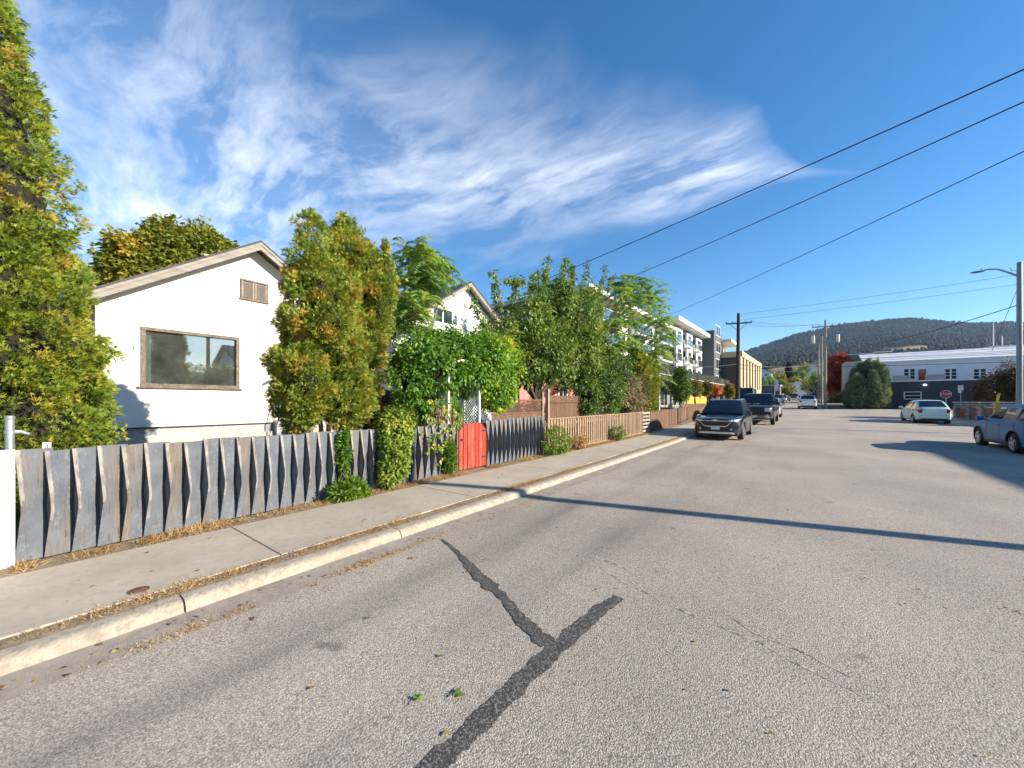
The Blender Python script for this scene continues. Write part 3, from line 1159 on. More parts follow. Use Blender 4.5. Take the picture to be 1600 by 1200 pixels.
# ------------------------------------------------------------------ red gate
def gate():
    root = empty('red_gate', (FX + .02, 5.80, .10), R(0), 'small red plank gate with clipped top corners in the grey fence', 'gate')
    n = 7
    W = .88
    for i in range(n):
        y0 = W * i / n + .010
        y1 = W * (i + 1) / n - .010
        def top(y):
            e = min(y, W - y)
            return 1.03 + .02 * math.sin(i * 2.1) * .4 if e > .17 else .85 + (e / .17) * .18
        x = .005 * ((i * 37) % 3)
        MB().prism([(y0, .03), (y1, .03), (y1, top(y1)), (y0, top(y0))], -.012 + x, .010 + x, 'x').build('plank', M['gate_red'], root)
    for z in (.2, .8):
        MB().box((-.055, .02, z), (-.014, W - .02, z + .09)).build('rail', M['picket_dark'], root)
    mb = MB().bar((-.035, .05, .29), (-.035, W - .06, .79), .03, .08, up=(1, 0, 0))
    mb.build('brace', M['picket_dark'], root)
    for z in (.24, .84):
        MB().box((.022, W - .16, z - .018), (.028, W + .02, z + .018)).build('hinge', M['black_iron'], root)
    MB().box((.022, .05, .66), (.04, .12, .70)).build('latch', M['black_iron'], root)
    MB().box((-.06, W + .012, -.1), (.02, W + .05, .98)).build('post', M['picket_dark'], root)
    MB().box((-.06, -.05, -.1), (.0, -.012, 1.02)).build('post', M['picket_dark'], root)


gate()

# ------------------------------------------------------------------ near house
HX = -14.0


def house_one():
    root = empty('stucco_house', (HX, 4.8, 0), 0, 'white stucco bungalow with big front window behind the grey fence', 'house')
    y0, y1, pk = -3.5, 3.7, 6.50
    sl = .66
    zw = .92

    def ztop(y):
        return pk - sl * abs(y)
    ry = .52          # entry recess begins here
    back = -9.0
    # front wall in pieces round the window and the entry recess
    wy0, wy1, wz0, wz1 = -2.66, -.46, 2.04, 3.60
    th = .2
    mb = MB()
    mb.prism([(y0, zw), (wy0, zw), (wy0, ztop(wy0)), (y0, ztop(y0))], -th, 0, 'x')
    mb.prism([(wy0, zw), (wy1, zw), (wy1, wz0), (wy0, wz0)], -th, 0, 'x')
    mb.prism([(wy0, wz1), (wy1, wz1), (wy1, ztop(wy1)), (wy0, ztop(wy0))], -th, 0, 'x')
    mb.prism([(wy1, zw), (ry, zw), (ry, ztop(ry)), (0, pk), (wy1, ztop(wy1))], -th, 0, 'x')
    mb.prism([(ry, 3.55), (y1, 3.55), (y1, ztop(y1)), (ry, ztop(ry))], -th, 0, 'x')
    # entry recess, sides and back
    mb.box((-1.7, ry - .15, zw), (-th, ry, 3.9))
    mb.box((-1.85, ry - .15, zw), (-1.7, y1, 3.9))
    mb.box((back, y0, zw), (-th, y0 + .2, ztop(y0)))
    mb.box((back, y1 - .2, zw), (-1.7, y1, ztop(y1)))
    mb.prism([(y0, zw), (y1, zw), (y1, ztop(y1)), (0, pk), (y0, ztop(y0))], back - .2, back, 'x')
    mb.build('wall', M['stucco'], root, fix=False)
    MB().box((back, y0 + .03, .2), (-.03, y1 - .03, zw - .03)).build('foundation', M['foundation'], root)
    MB().box((-.03, y0 - .01, zw - .028), (.035, ry, zw + .002)).build('flashing', M['black_iron'], root)
    MB().box((-.02, y0 + .2, .35), (.05, ry, .62)).build('footing', pmat('footing_plaster', (.52, .46, .38), (.42, .37, .31), scale=3), root)
    # roof: two slopes with overhanging front rake
    ov = .45
    rz = 6.66
    ln = math.hypot(1, sl)
    for s in (-1, 1):
        e = 4.2
        mb = MB()
        mb.prism([(0, rz + .06), (s * e, rz + .06 - sl * e), (s * e, rz - .01 - sl * e), (0, rz - .01)], back - .5, ov + .03, 'x')
        mb.build('roof_slope', M['shingle'], root)
        mb = MB()
        mb.prism([(0, rz - .015), (s * e, rz - .015 - sl * e), (s * e, rz - .05 - sl * e), (0, rz - .05)], back - .4, ov - .03, 'x')
        mb.build('soffit', M['soffit'], root)
        mb = MB()
        mb.prism([(0, rz - .012), (s * e, rz - .012 - sl * e), (s * e, rz - .24 - sl * e), (0, rz - .24)], ov - .028, ov + .012, 'x')
        f = mb.build('fascia', M['fascia'], root)
        mb = MB()
        mb.prism([(0, rz - .01), (s * e, rz - .01 - sl * e), (s * e, rz - .095 - sl * e), (0, rz - .095)], ov + .0125, ov + .032, 'x')
        mb.build('fascia_strip', M['fascia'], f)
    # picture window
    w = empty('window')
    w.parent = root
    fr = .07
    for nm, a, b in (('frame_side', (wy0 - .02, wz0), (wy0 + fr, wz1)), ('frame_side', (wy1 - fr, wz0), (wy1 + .02, wz1)),
                     ('frame_top', (wy0 - .02, wz1 - fr + .005), (wy1 + .02, wz1 + .02)), ('frame_bottom', (wy0 - .02, wz0 - .02), (wy1 + .02, wz0 + fr * .9))):
        d = .035 if 'side' in nm else .042
        MB().box((-.12, a[0], a[1]), (d, b[0], b[1])).build(nm, M['trimwood'], w)
    MB().box((-.05, wy0 - .09, wz0 - .065), (.085, wy1 + .09, wz0 - .022)).build('sill', M['trimwood'], w)
    MB().box((-.06, wy0 + .05, wz0 + .05), (-.052, wy1 - .05, wz1 - .05)).build('pane', M['clear'], w)
    # drawn-back curtains and the dim room
    for a, b in ((wy0 + .07, wy0 + .22), (wy1 - .17, wy1 - .07)):
        mb = MB()
        n = 10
        for i in range(n):
            ya, yb = a + (b - a) * i / n, a + (b - a) * (i + 1) / n
            xa, xb = -.22 + .03 * (i % 2), -.22 + .03 * ((i + 1) % 2)
            mb.face([(xa, ya, wz0), (xb, yb, wz0), (xb, yb, wz1), (xa, ya, wz1)])
        mb.build('curtain', M['curtain'], w, True)
    mb = MB()
    mb.face([(-3.2, wy0 - .8, zw + .1), (-3.2, wy1 + .3, zw + .1), (-3.2, wy1 + .3, 3.5), (-3.2, wy0 - .8, 3.5)])
    mb.face([(-.21, wy0 - .8, zw + .1), (-3.2, wy0 - .8, zw + .1), (-3.2, wy0 - .8, 3.62), (-.21, wy0 - .8, 3.62)])
    mb.face([(-.21, wy1 + .3, zw + .1), (-3.2, wy1 + .3, zw + .1), (-3.2, wy1 + .3, 3.62), (-.21, wy1 + .3, 3.62)])
    mb.face([(-.21, wy0 - .8, 3.62), (-3.2, wy0 - .8, 3.62), (-3.2, wy1 + .3, 3.62), (-.21, wy1 + .3, 3.62)])
    mb.face([(-.21, wy0 - .8, zw + .1), (-3.2, wy0 - .8, zw + .1), (-3.2, wy1 + .3, zw + .1), (-.21, wy1 + .3, zw + .1)])
    mb.build('room_lining', M['room'], root, fix=False)
    # attic vent: two louvred shutters
    v = empty('attic_vent')
    v.parent = root
    vy0, vy1, vz0, vz1 = -.42, .36, 4.88, 5.5
    for a, b in (((vy0, vz0), (vy0 + .05, vz1)), ((vy1 - .05, vz0), (vy1, vz1)), ((vy0 + .05, vz1 - .05), (vy1 - .05, vz1)), ((vy0 + .05, vz0), (vy1 - .05, vz0 + .05)), ((-.055, vz0 + .05), (-.005, vz1 - .05))):
        MB().box((-.02, a[0], a[1]), (.045, b[0], b[1])).build('frame', M['trimwood'], v)
    MB().box((-.01, vy0 + .03, vz0 + .03), (.004, vy1 - .03, vz1 - .03)).build('backing', M['black_iron'], v)
    MB().box((-.02, vy0 - .03, vz0 - .035), (.06, vy1 + .03, vz0 - .002)).build('sill', M['trimwood'], v)
    slat = MB().box((.006, -.135, -.006), (.03, .135, .006), Matrix.Rotation(R(28), 4, 'Y')).mesh('slat', M['vent'])
    for cyy in ((vy0 + .05 - .055) / 2, (-.005 + vy1 - .05) / 2):
        k = 0
        z = vz0 + .085
        while z < vz1 - .07:
            addobj('slat', slat, v, (.01, cyy, z))
            z += .034
        for s in (-1, 1):
            MB().box((.006, cyy + s * .152 - .018, vz0 + .055), (.036, cyy + s * .152 + .018, vz1 - .055)).build('stile', M['vent'], v)
    # chimney
    c = MB().box((-3.15, -.60, 5.9), (-2.8, -.29, 6.82)).build('chimney', M['brickcap'], root)
    MB().box((-3.19, -.64, 6.8), (-2.76, -.25, 6.87)).build('chimney_cap', M['concrete'], c)
    # small fixings beside the window
    for y in (wy0 - .16, wy1 + .09):
        MB().box((0.002, y - .012, 2.98), (.02, y + .012, 3.05)).build('bracket', M['black_iron'], root)
    # entry: door, stoop and iron railing
    d = MB().box((-1.698, 1.5, 1.0), (-1.655, 2.45, 3.1)).build('door', M['red_door'], root)
    MB().box((-1.652, 2.3, 2.0), (-1.60, 2.36, 2.06)).build('handle', M['metal'], d)
    MB().box((-1.69, ry + .02, .3), (.25, y1 - .05, zw + .02)).build('stoop', M['foundation'], root)
    for i, z in enumerate((.72, .52)):
        MB().box((.252 + .3 * i, ry + .25, .25), (.55 + .3 * i, 2.9, z)).build('step', M['concrete'], root)
    rl = empty('railing')
    rl.parent = root
    mb = MB()
    for y in (ry + .08, 2.95):
        mb.tube([(.2, y, zw), (.2, y, zw + .95)], .016, 6)
        mb.tube([(.2, y, zw + .93), (.9, y, .75 + .45)], .014, 6)
        mb.tube([(.2, y, zw + .15), (.9, y, .55)], .010, 6)
        mb.tube([(.9, y, .3), (.9, y, 1.22)], .016, 6)
        for k in range(1, 7):
            t = k / 7
            mb.tube([(.2 + .7 * t, y, zw + .15 - .52 * t), (.2 + .7 * t, y, zw + .93 - .66 * t)], .006, 4)
    mb.build('rail', M['black_iron'], rl, True)
    mb = MB()
    for k in range(14):
        y = 2.95 + .05 * k
        mb.tube([(.2, y, zw), (.2, y, zw + .9)], .006, 4)
    mb.tube([(.2, 2.95, zw + .9), (.2, 3.6, zw + .9)], .014, 6)
    mb.build('balustrade', M['black_iron'], rl, True)
    return root


house_one()
# garden hose coiled on the house corner
hs = empty('garden_hose', (HX + .06, 1.12, 1.0), 0, 'teal garden hose hanging in loops at the corner of the white house', 'hose')
MB().box((-.05, -.1, -.06), (.05, .1, -.01)).build('hanger', M['metal'], hs)
MB().box((-.16, -.03, -.75), (-.06, .03, -.01)).build('post', M['picket'], hs)
mb = MB()
pts = []
for i in range(150):
    a = i / 150 * 2 * math.pi * 5
    r = .2 + .012 * math.sin(a * .37)
    pts.append((.03 + .03 * math.sin(a * .2), r * math.sin(a) * .75, -.3 + .32 * math.cos(a) * (1 + .06 * math.sin(a * .3))))
mb.tube(pts, .011, 6)
mb.build('hose_coil', M['hose'], hs, True)


# ------------------------------------------------------------------ second house
def house_two():
    y0, y1, pky = 9.97, 19.2, 14.6
    root = empty('sided_house', (HX, pky, 0), 0, 'white clapboard house with steep gable between the cedar and the fruit tree', 'house')
    sl = .65
    pk = 7.72
    a, b = y0 - pky, y1 - pky
    zt = lambda y: pk - sl * abs(y)
    back = -9
    bh = .27
    # core a little behind the boards
    mb = MB()
    mb.prism([(a + .03, .3), (b - .03, .3), (b - .03, zt(b) - .02), (0, pk - .03), (a + .03, zt(a) - .02)], back, -.03, 'x')
    mb.build('wall', M['siding'], root)
    # clapboards, each lapping the one below
    z = .55
    k = 0
    while z < pk - .3:
        z1 = z + bh
        lim = (pk - z1) / sl
        ya, yb = max(a, -lim), min(b, lim)
        wy = (-2.36, -.98, 5.45, 6.28)
        segs = [(ya, yb)]
        if z1 > wy[2] and z < wy[3]:
            segs = [(ya, wy[0]), (wy[1], yb)]
        for (p, q) in segs:
            if q - p < .15:
                continue
            MB().prism([(.018, z - .012), (-.028, z - .012), (-.028, z1), (-.006, z1)], p + .004, q - .004, 'y').build('siding_board', M['siding'], root)
        if z1 < zt(a) + .1:
            MB().prism([(a - .018, z - .012), (a + .028, z - .012), (a + .028, z1), (a + .006, z1)], back, -.075, 'x').build('siding_board', M['siding'], root)
        z = z1
    MB().box((-.07, a - .03, .5), (.028, a + .06, zt(a) - .05)).build('corner_trim', M['white_paint'], root)
    MB().box((back, a + .05, .0), (-.05, b - .05, .52)).build('foundation', M['foundation'], root)
    for s in (-1, 1):
        e = 5.1
        MB().prism([(0, pk + .22), (s * e, pk + .22 - sl * e), (s * e, pk + .14 - sl * e), (0, pk + .14)], back - .3, .42, 'x').build('roof_slope', M['shingle'], root)
        MB().prism([(0, pk + .138), (s * e, pk + .138 - sl * e), (s * e, pk - .06 - sl * e), (0, pk - .06)], .36, .40, 'x').build('fascia', M['fascia'], root)
        MB().prism([(0, pk + .136), (s * e, pk + .136 - sl * e), (s * e, pk + .1 - sl * e), (0, pk + .1)], back - .2, .358, 'x').build('soffit', M['soffit'], root)
    w = empty('window')
    w.parent = root
    ya, yb, za, zb = -2.36, -.98, 5.45, 6.28
    for p, q in (((ya, za), (ya + .08, zb)), ((yb - .08, za), (yb, zb)), ((ya + .08, zb - .08), (yb - .08, zb)), ((ya + .08, za), (yb - .08, za + .08)), (((ya + yb) / 2 - .035, za + .08), ((ya + yb) / 2 + .035, zb - .08))):
        MB().box((-.04, p[0], p[1]), (.035, q[0], q[1])).build('frame', M['white_paint'], w)
    MB().box((-.025, ya + .05, za + .05), (-.012, yb - .05, zb - .05)).build('pane', M['dark_glass'], w)
    # lower window with shutters and a door, mostly behind the vines
    w = empty('window')
    w.parent = root
    ya, yb, za, zb = -2.2, -.9, 1.9, 3.2
    for p, q in (((ya, za), (ya + .08, zb)), ((yb - .08, za), (yb, zb)), ((ya + .08, zb - .08), (yb - .08, zb)), ((ya + .08, za), (yb - .08, za + .08))):
        MB().box((0.019, p[0], p[1]), (.06, q[0], q[1])).build('frame', M['white_paint'], w)
    MB().box((.0195, ya + .05, za + .05), (.03, yb - .05, zb - .05)).build('pane', M['dark_glass'], w)
    MB().lathe([(0, .05), (.16, .05), (.16, .02), (.16, 0)], 14, 'x', (.005, 0, 6.75)).build('gable_vent', M['vent'], root)


house_two()


def pink_house():
    root = empty('pink_house', (-14.6, 24.3, .4), 0, 'low pink house with white window half hidden behind the fruit tree', 'house')
    MB().box((-7, -4, 0), (0, 4, 3.1)).build('wall', M['pink'], root)
    for s in (-1, 1):
        MB().prism([(-3.5, 4.55), (-3.5 + s * 4.1, 2.95), (-3.5 + s * 4.1, 2.85), (-3.5, 4.42)], -4.4, 4.4, 'y').build('roof_slope', M['shingle'], root)
    MB().prism([(-7, 3.1), (0, 3.1), (-3.5, 4.4)], -3.95, 3.95, 'y').build('gable', M['pink'], root)
    w = MB().box((-.05, 1.1, 1.0), (.04, 2.5, 2.3)).build('window', M['white_paint'], root)
    for a, b in ((1.2, 1.77), (1.83, 2.4)):
        MB().box((.041, a, 1.1), (.047, b, 2.2)).build('pane', M['dark_glass'], w)
    MB().box((.002, .0, .2), (.04, .55, 2.3)).build('door', M['red_door'], root)


pink_house()


# ------------------------------------------------------------------ garden fences
def board_panel_fence(name, label, X, y0, y1, z0, z1, mat, bw=.14, gap=.006, rails=(.3, .8), cap=True):
    root = empty(name, (X, y0, z0), 0, label, 'fence')
    h = z1 - z0
    n = max(2, round((y1 - y0) / bw))
    bw = (y1 - y0) / n
    me = MB().box((-.009, -bw / 2 + gap / 2, 0), (.009, bw / 2 - gap / 2, h)).mesh('board', mat)
    for i in range(n):
        o = addobj('board', me, root, (random.uniform(-.003, .003), (i + .5) * bw, random.uniform(-.01, .01)))
    for r in rails:
        MB().box((.0135, 0, r * h - .04), (.05, y1 - y0, r * h + .04)).build('rail', mat, root)
    if cap:
        MB().box((-.05, -.02, h + .012), (.05, y1 - y0 + .02, h + .045)).build('cap', mat, root)
    return root


a, b = at(580, 608, -9.0), at(652, 610, -9.0)
board_panel_fence('board_fence', 'dark red-brown board fence between the two white houses', -9.0, a.y, b.y, .25, 1.93, M['redbrown'], .15, rails=(.62, .2), cap=False)
a, b = at(857, 616, -7.2), at(912, 617, -7.2)
f2 = board_panel_fence('board_fence', 'tall brown board fence in front of the pink house', -7.2, a.y, b.y + .3, .2, 1.84, M['cedar_board'], .14, rails=(.86, .2), cap=False)
MB().box((-.06, -.12, -.1), (.06, -.005, 1.86)).build('post', M['picket'], f2)


def lattice(mb, y0, y1, z0, z1, x, step=.09, w=.022, th=.008, plane='x'):
    """two crossing layers of diagonal strips clipped to the rectangle"""
    for s, off in ((1, 0), (-1, th)):
        k = -(z1 - z0)
        while k < (y1 - y0):
            # line y = y0 + k + t, z = z0 + t (s=1) or z = z1 - t
            t0 = max(0, -k)
            t1 = min(z1 - z0, (y1 - y0) - k)
            if t1 - t0 > .02:
                ya, yb = y0 + k + t0, y0 + k + t1
                za, zb = (z0 + t0, z0 + t1) if s == 1 else (z1 - t0, z1 - t1)
                if plane == 'x':
                    mb.bar((x + off, ya, za), (x + off, yb, zb), th * .9, w, up=(0, -(zb - za), yb - ya))
                else:
                    mb.bar((ya, x + off, za), (yb, x + off, zb), th * .9, w, up=(-(zb - za), 0, yb - ya))
            k += step
    return mb


a, b = at(768, 622, -7.2), at(846, 623, -7.2)
lf = empty('lattice_fence', (-7.2, a.y, .2), 0, 'dark brown fence with diamond lattice top beside the vine arch', 'fence')
L_ = b.y - a.y
nb = round(L_ / .14)
me = MB().box((-.009, -.067, 0), (.009, .067, 1.02)).mesh('board', M['picket_dark'])
for i in range(nb):
    addobj('board', me, lf, (0, (i + .5) * L_ / nb, 0))
for z in (1.04, 1.46):
    MB().box((-.03, 0, z - .02), (.03, L_, z + .02)).build('rail', M['picket_dark'], lf)
o = lattice(MB(), 0, L_, 1.06, 1.44, -.008, .10, .024, .008).build('lattice_top', M['picket_dark'], lf, fix=False)
o['kind'] = 'stuff'
MB().box((-.045, L_ + .002, -.1), (.045, L_ + .092, 1.75)).build('post', M['picket'], lf)


# ------------------------------------------------------------------ picket fences along the pavement
def slat_fence(name, label, y0, y1, mat, slat, pitch, ztop, sag=0.0, inward=0.0, dz=0.0):
    root = empty(name, (FX, y0, 0), 0, label, 'fence')
    n = round((y1 - y0) / pitch)
    me = MB().box((-.010, -slat / 2, 0), (.010, slat / 2, 1)).mesh('slat', mat)
    L = y1 - y0

    def top(y):
        return ztop + ramp_z(y0 + y) * 1.0 - sag * math.sin(math.pi * ((y / 2.6) % 1)) + dz * y / L
    for i in range(n):
        y = (i + .5) * L / n
        zb = ramp_z(y0 + y) + .16
        o = addobj('slat', me, root, (.012, y, zb))
        o.scale = (1, 1, top(y) - zb - .02 + random.uniform(-.008, .008))
        o.rotation_euler = (random.gauss(0, .012), 0, random.gauss(0, .05))
    k = max(1, round(L / 2.3))
    for i in range(k):
        a, b = L * i / k, L * (i + 1) / k
        c = (a + b) / 2
        for q0, q1 in ((a, c), (c, b)):
            for (za, zb_, x0, w, h, nm) in ((top(q0) + .002, top(q1) + .002, .012, .075, .03, 'cap_rail'), (top(q0) - .16, top(q1) - .16, -.022, .036, .085, 'rail'),
                                            (ramp_z(y0 + q0) + .2, ramp_z(y0 + q1) + .2, -.022, .036, .085, 'rail'), (ramp_z(y0 + q0) + .13, ramp_z(y0 + q1) + .13, .012, .05, .05, 'base_board')):
                MB().bar((x0, q0, za), (x0, q1 - .004, zb_), w, h).build(nm, mat, root)
    for i in range(k + 1):
        y = L * i / k
        MB().box((-.125, y - .04, ramp_z(y0 + y) - .1), (-.042, y + .04, top(y) - .03)).build('post', mat, root)
    return root


slat_fence('picket_fence', 'low brown picket fence of narrow spaced slats beside the pavement', 9.42, 18.0, M['picket'], .085, .172, 1.10)
slat_fence('picket_fence', 'darker brown fence with sagging top rail next to the parked cars', 19.25, 31.5, M['picket_dark'], .135, .15, 1.13, sag=.07)
gt = empty('slat_gate', (FX, 18.06, ramp_z(18.5) + .1), 0, 'narrow pale gate of horizontal slats between the two brown fences', 'gate')
for i in range(6):
    MB().box((-.01, 0, .04 + .17 * i), (.015, 1.12, .14 + .17 * i)).build('slat', M['fence_bare'], gt)
for y in (-.0, 1.12):
    MB().box((-.06, y - .03, -.1), (-.0105, y + .03, 1.04)).build('post', M['picket'], gt)

# ------------------------------------------------------------------ vegetation
M['thuja'] = leaf_mat('thuja_leaf', [(0, (0.037, 0.069, 0.014)), (.3, (0.106, 0.171, 0.021)), (.55, (0.236, 0.293, 0.029)), (.72, (0.335, 0.320, 0.039)), (.88, (0.372, 0.232, 0.046)), (1, (0.273, 0.136, 0.046))], trans=.22, rough=.6)
M['thuja2'] = leaf_mat('old_thuja_leaf', [(0, (0.034, 0.074, 0.019)), (.3, (0.085, 0.157, 0.026)), (.55, (0.208, 0.276, 0.035)), (.75, (0.370, 0.350, 0.048)), (.9, (0.447, 0.295, 0.056)), (1, (0.308, 0.166, 0.048))], trans=.22, rough=.6)
M['vine'] = leaf_mat('vine_leaf', [(0, (0.042, 0.115, 0.019)), (.4, (0.105, 0.239, 0.028)), (.65, (0.230, 0.364, 0.034)), (.85, (0.523, 0.516, 0.046)), (1, (0.796, 0.498, 0.062))], trans=.35)
M['vine_bright'] = leaf_mat('creeper_leaf', [(0, (0.054, 0.116, 0.021)), (.4, (0.139, 0.225, 0.033)), (.7, (0.296, 0.350, 0.045)), (.9, (0.466, 0.373, 0.075)), (1, (0.513, 0.202, 0.075))], trans=.35)
M['cherry'] = leaf_mat('fruit_leaf', [(0, (0.042, 0.092, 0.019)), (.45, (0.105, 0.194, 0.036)), (.8, (0.234, 0.296, 0.050)), (1, (0.561, 0.372, 0.074))], trans=.3)
M['sumac'] = leaf_mat('sumac_leaf', [(0, (0.076, 0.164, 0.054)), (.5, (0.173, 0.314, 0.078)), (.85, (0.344, 0.448, 0.086)), (1, (0.757, 0.544, 0.146))], trans=.35)
M['maple'] = leaf_mat('maple_leaf', [(0, (0.083, 0.124, 0.023)), (.4, (0.200, 0.239, 0.036)), (.65, (0.399, 0.331, 0.050)), (.85, (0.703, 0.393, 0.058)), (1, (0.774, 0.248, 0.050))], trans=.35)
M['spruce'] = leaf_mat('spruce_needle', [(0, (.014, .026, .018)), (.6, (.035, .052, .032)), (1, (.07, .085, .05))], trans=.1)
M['juniper'] = leaf_mat('juniper_needle', [(0, (0.051, 0.090, 0.059)), (.5, (0.132, 0.199, 0.123)), (1, (0.302, 0.358, 0.211))], trans=.15)
M['weed'] = leaf_mat('weed_leaf', [(0, (0.048, 0.108, 0.014)), (.5, (0.108, 0.216, 0.022)), (1, (0.240, 0.312, 0.036))], trans=.4)
M['dead'] = leaf_mat('dead_twig', [(0, (.10, .07, .045)), (.5, (.20, .14, .085)), (1, (.32, .24, .15))], trans=.1)
M['straw'] = leaf_mat('dry_grass', [(0, (0.180, 0.104, 0.046)), (.4, (0.343, 0.216, 0.090)), (.75, (0.468, 0.324, 0.154)), (1, (0.522, 0.414, 0.234))], trans=.25)
M['litter'] = leaf_mat('leaf_litter', [(0, (.11, .055, .025)), (.4, (.23, .12, .045)), (.7, (.36, .22, .08)), (.9, (.40, .32, .10)), (1, (.16, .22, .03))], trans=.2)
M['red_leaf'] = leaf_mat('red_autumn_leaf', [(0, (0.144, 0.019, 0.015)), (.5, (0.324, 0.045, 0.025)), (1, (0.504, 0.154, 0.044))], trans=.3)
M['brown_leaf'] = leaf_mat('bronze_leaf', [(0, (.035, .026, .016)), (.5, (.085, .06, .03)), (.85, (.16, .11, .04)), (1, (.28, .20, .06))], trans=.25)
M['yellow_leaf'] = leaf_mat('yellow_leaf', [(0, (.07, .09, .02)), (.5, (.20, .19, .03)), (1, (.42, .31, .04))], trans=.3)
M['core'] = pmat('inner_shade_core', (.016, .017, .008), (.009, .010, .005), scale=9, rough=1, bump=.8, bscale=20)  # solid inner foliage, coloured near black to paint the shade between tufts


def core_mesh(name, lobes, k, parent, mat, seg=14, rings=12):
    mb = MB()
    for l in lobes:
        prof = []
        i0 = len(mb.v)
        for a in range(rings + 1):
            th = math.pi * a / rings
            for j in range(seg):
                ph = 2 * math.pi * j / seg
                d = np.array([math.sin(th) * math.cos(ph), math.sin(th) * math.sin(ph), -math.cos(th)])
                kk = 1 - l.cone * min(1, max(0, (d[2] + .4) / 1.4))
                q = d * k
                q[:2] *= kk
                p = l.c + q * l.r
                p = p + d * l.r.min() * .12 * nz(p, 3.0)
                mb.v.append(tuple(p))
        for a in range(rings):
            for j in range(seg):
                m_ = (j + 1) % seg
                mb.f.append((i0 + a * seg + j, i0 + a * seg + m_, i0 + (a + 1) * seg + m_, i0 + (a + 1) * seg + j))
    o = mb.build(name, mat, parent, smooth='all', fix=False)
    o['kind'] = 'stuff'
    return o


def thuja(name, label, lobes, base, stems, nclump, per, rad, L, W, mat, seed, orange=.18, bias=.45, core=.74):
    root = empty(name, base, 0, label, 'cedar tree')
    inv = np.array(base)
    for l in lobes:
        l.c = l.c - inv
    C, N_ = lobe_pts(lobes, nclump, .84, 1.03, .8)
    C, d = jitter_surface(C, N_, .24, 2.6, seed)
    C, d = jitter_surface(C, N_, .12, 6.0, seed + 1)
    patch = np.array([nz(p, 3.2, seed + 9) for p in C])
    big = np.array([nz(p, .8, seed + 5) for p in C])
    fine = np.array([nz(p, 5.0, seed + 3) for p in C])
    tint = bias + fine * .20 + np.clip(patch - .12, 0, .3) * orange * 3.2 + np.clip(big - .1, 0, .4) * .18 + rng.normal(0, .06, len(C))
    sprays('crown', C, N_, per, rad, L, W, mat, root, tint, fan=4, spread=.42)
    core_mesh('crown_shade_core', lobes, core, root, M['core'])
    mb = MB()
    for s in stems:
        mb.tube(bend(np.array(s[0]) - inv, np.array(s[1]) - inv, .03, 5), [s[2] * (1 - .12 * i) for i in range(6)], 7)
    mb.build('trunk', M['bark_grey'], root, smooth='all', fix=False)
    return root


# big clipped cedar at the left edge
tc_ = Vector((-8.15, -.31, .2))
lobes = [Lobe((tc_.x, tc_.y, 2.6), 1.30, 1.30, 2.75, .6), Lobe((tc_.x + .1, tc_.y + .22, 1.45), 1.02, .98, 1.25, .1),
         Lobe((tc_.x, tc_.y - .04, 4.8), .98, .98, 2.9, .7), Lobe((tc_.x + .2, tc_.y + .36, 2.5), .80, .80, 1.2, .3),
         Lobe((tc_.x, tc_.y - .9, 2.2), 1.1, 1.2, 2.6, .5)]
thuja('cedar_tree', 'huge dense yellow-green cedar filling the left edge of the picture', lobes, (tc_.x, tc_.y, .2), [((tc_.x, tc_.y, 0), (tc_.x, tc_.y, 5), .14)],
      5600, 18, .085, .066, .0115, M['thuja'], 3, orange=.24, bias=.42, core=.74)

# multi-stemmed cedar in front of the white house
CX = -6.75
spec = [(520, 560, 66, 92, .25), (478, 590, 48, 75, .2), (565, 545, 42, 85, .3), (486, 425, 30, 90, .68), (540, 425, 48, 74, .3), (505, 480, 55, 80, .2),
        (566, 440, 34, 66, .3), (603, 420, 14, 42, .5), (455, 560, 26, 52, .3), (540, 620, 45, 48, .1), (475, 630, 36, 42, .1), (592, 480, 20, 50, .2)]
lobes = [lobe_px(a, b, CX + (.25 if i % 2 else -.15), rx, ry, cone, 1.0) for i, (a, b, rx, ry, cone) in enumerate(spec)]
cb = at(515, 700, CX)
stems = [((cb.x + dx, cb.y + dy, .1), (cb.x + dx, cb.y + dy * 1.2, 2.0), .06) for dx, dy in ((0, 0), (.15, .16), (-.1, -.22), (.1, -.4), (-.1, .35))]
thuja('cedar_tree', 'tall ragged golden cedar with several stems standing before the white stucco house', lobes, (cb.x, cb.y, .1), stems,
      4600, 18, .085, .068, .0118, M['thuja2'], 17, orange=.30, bias=.53, core=.58)


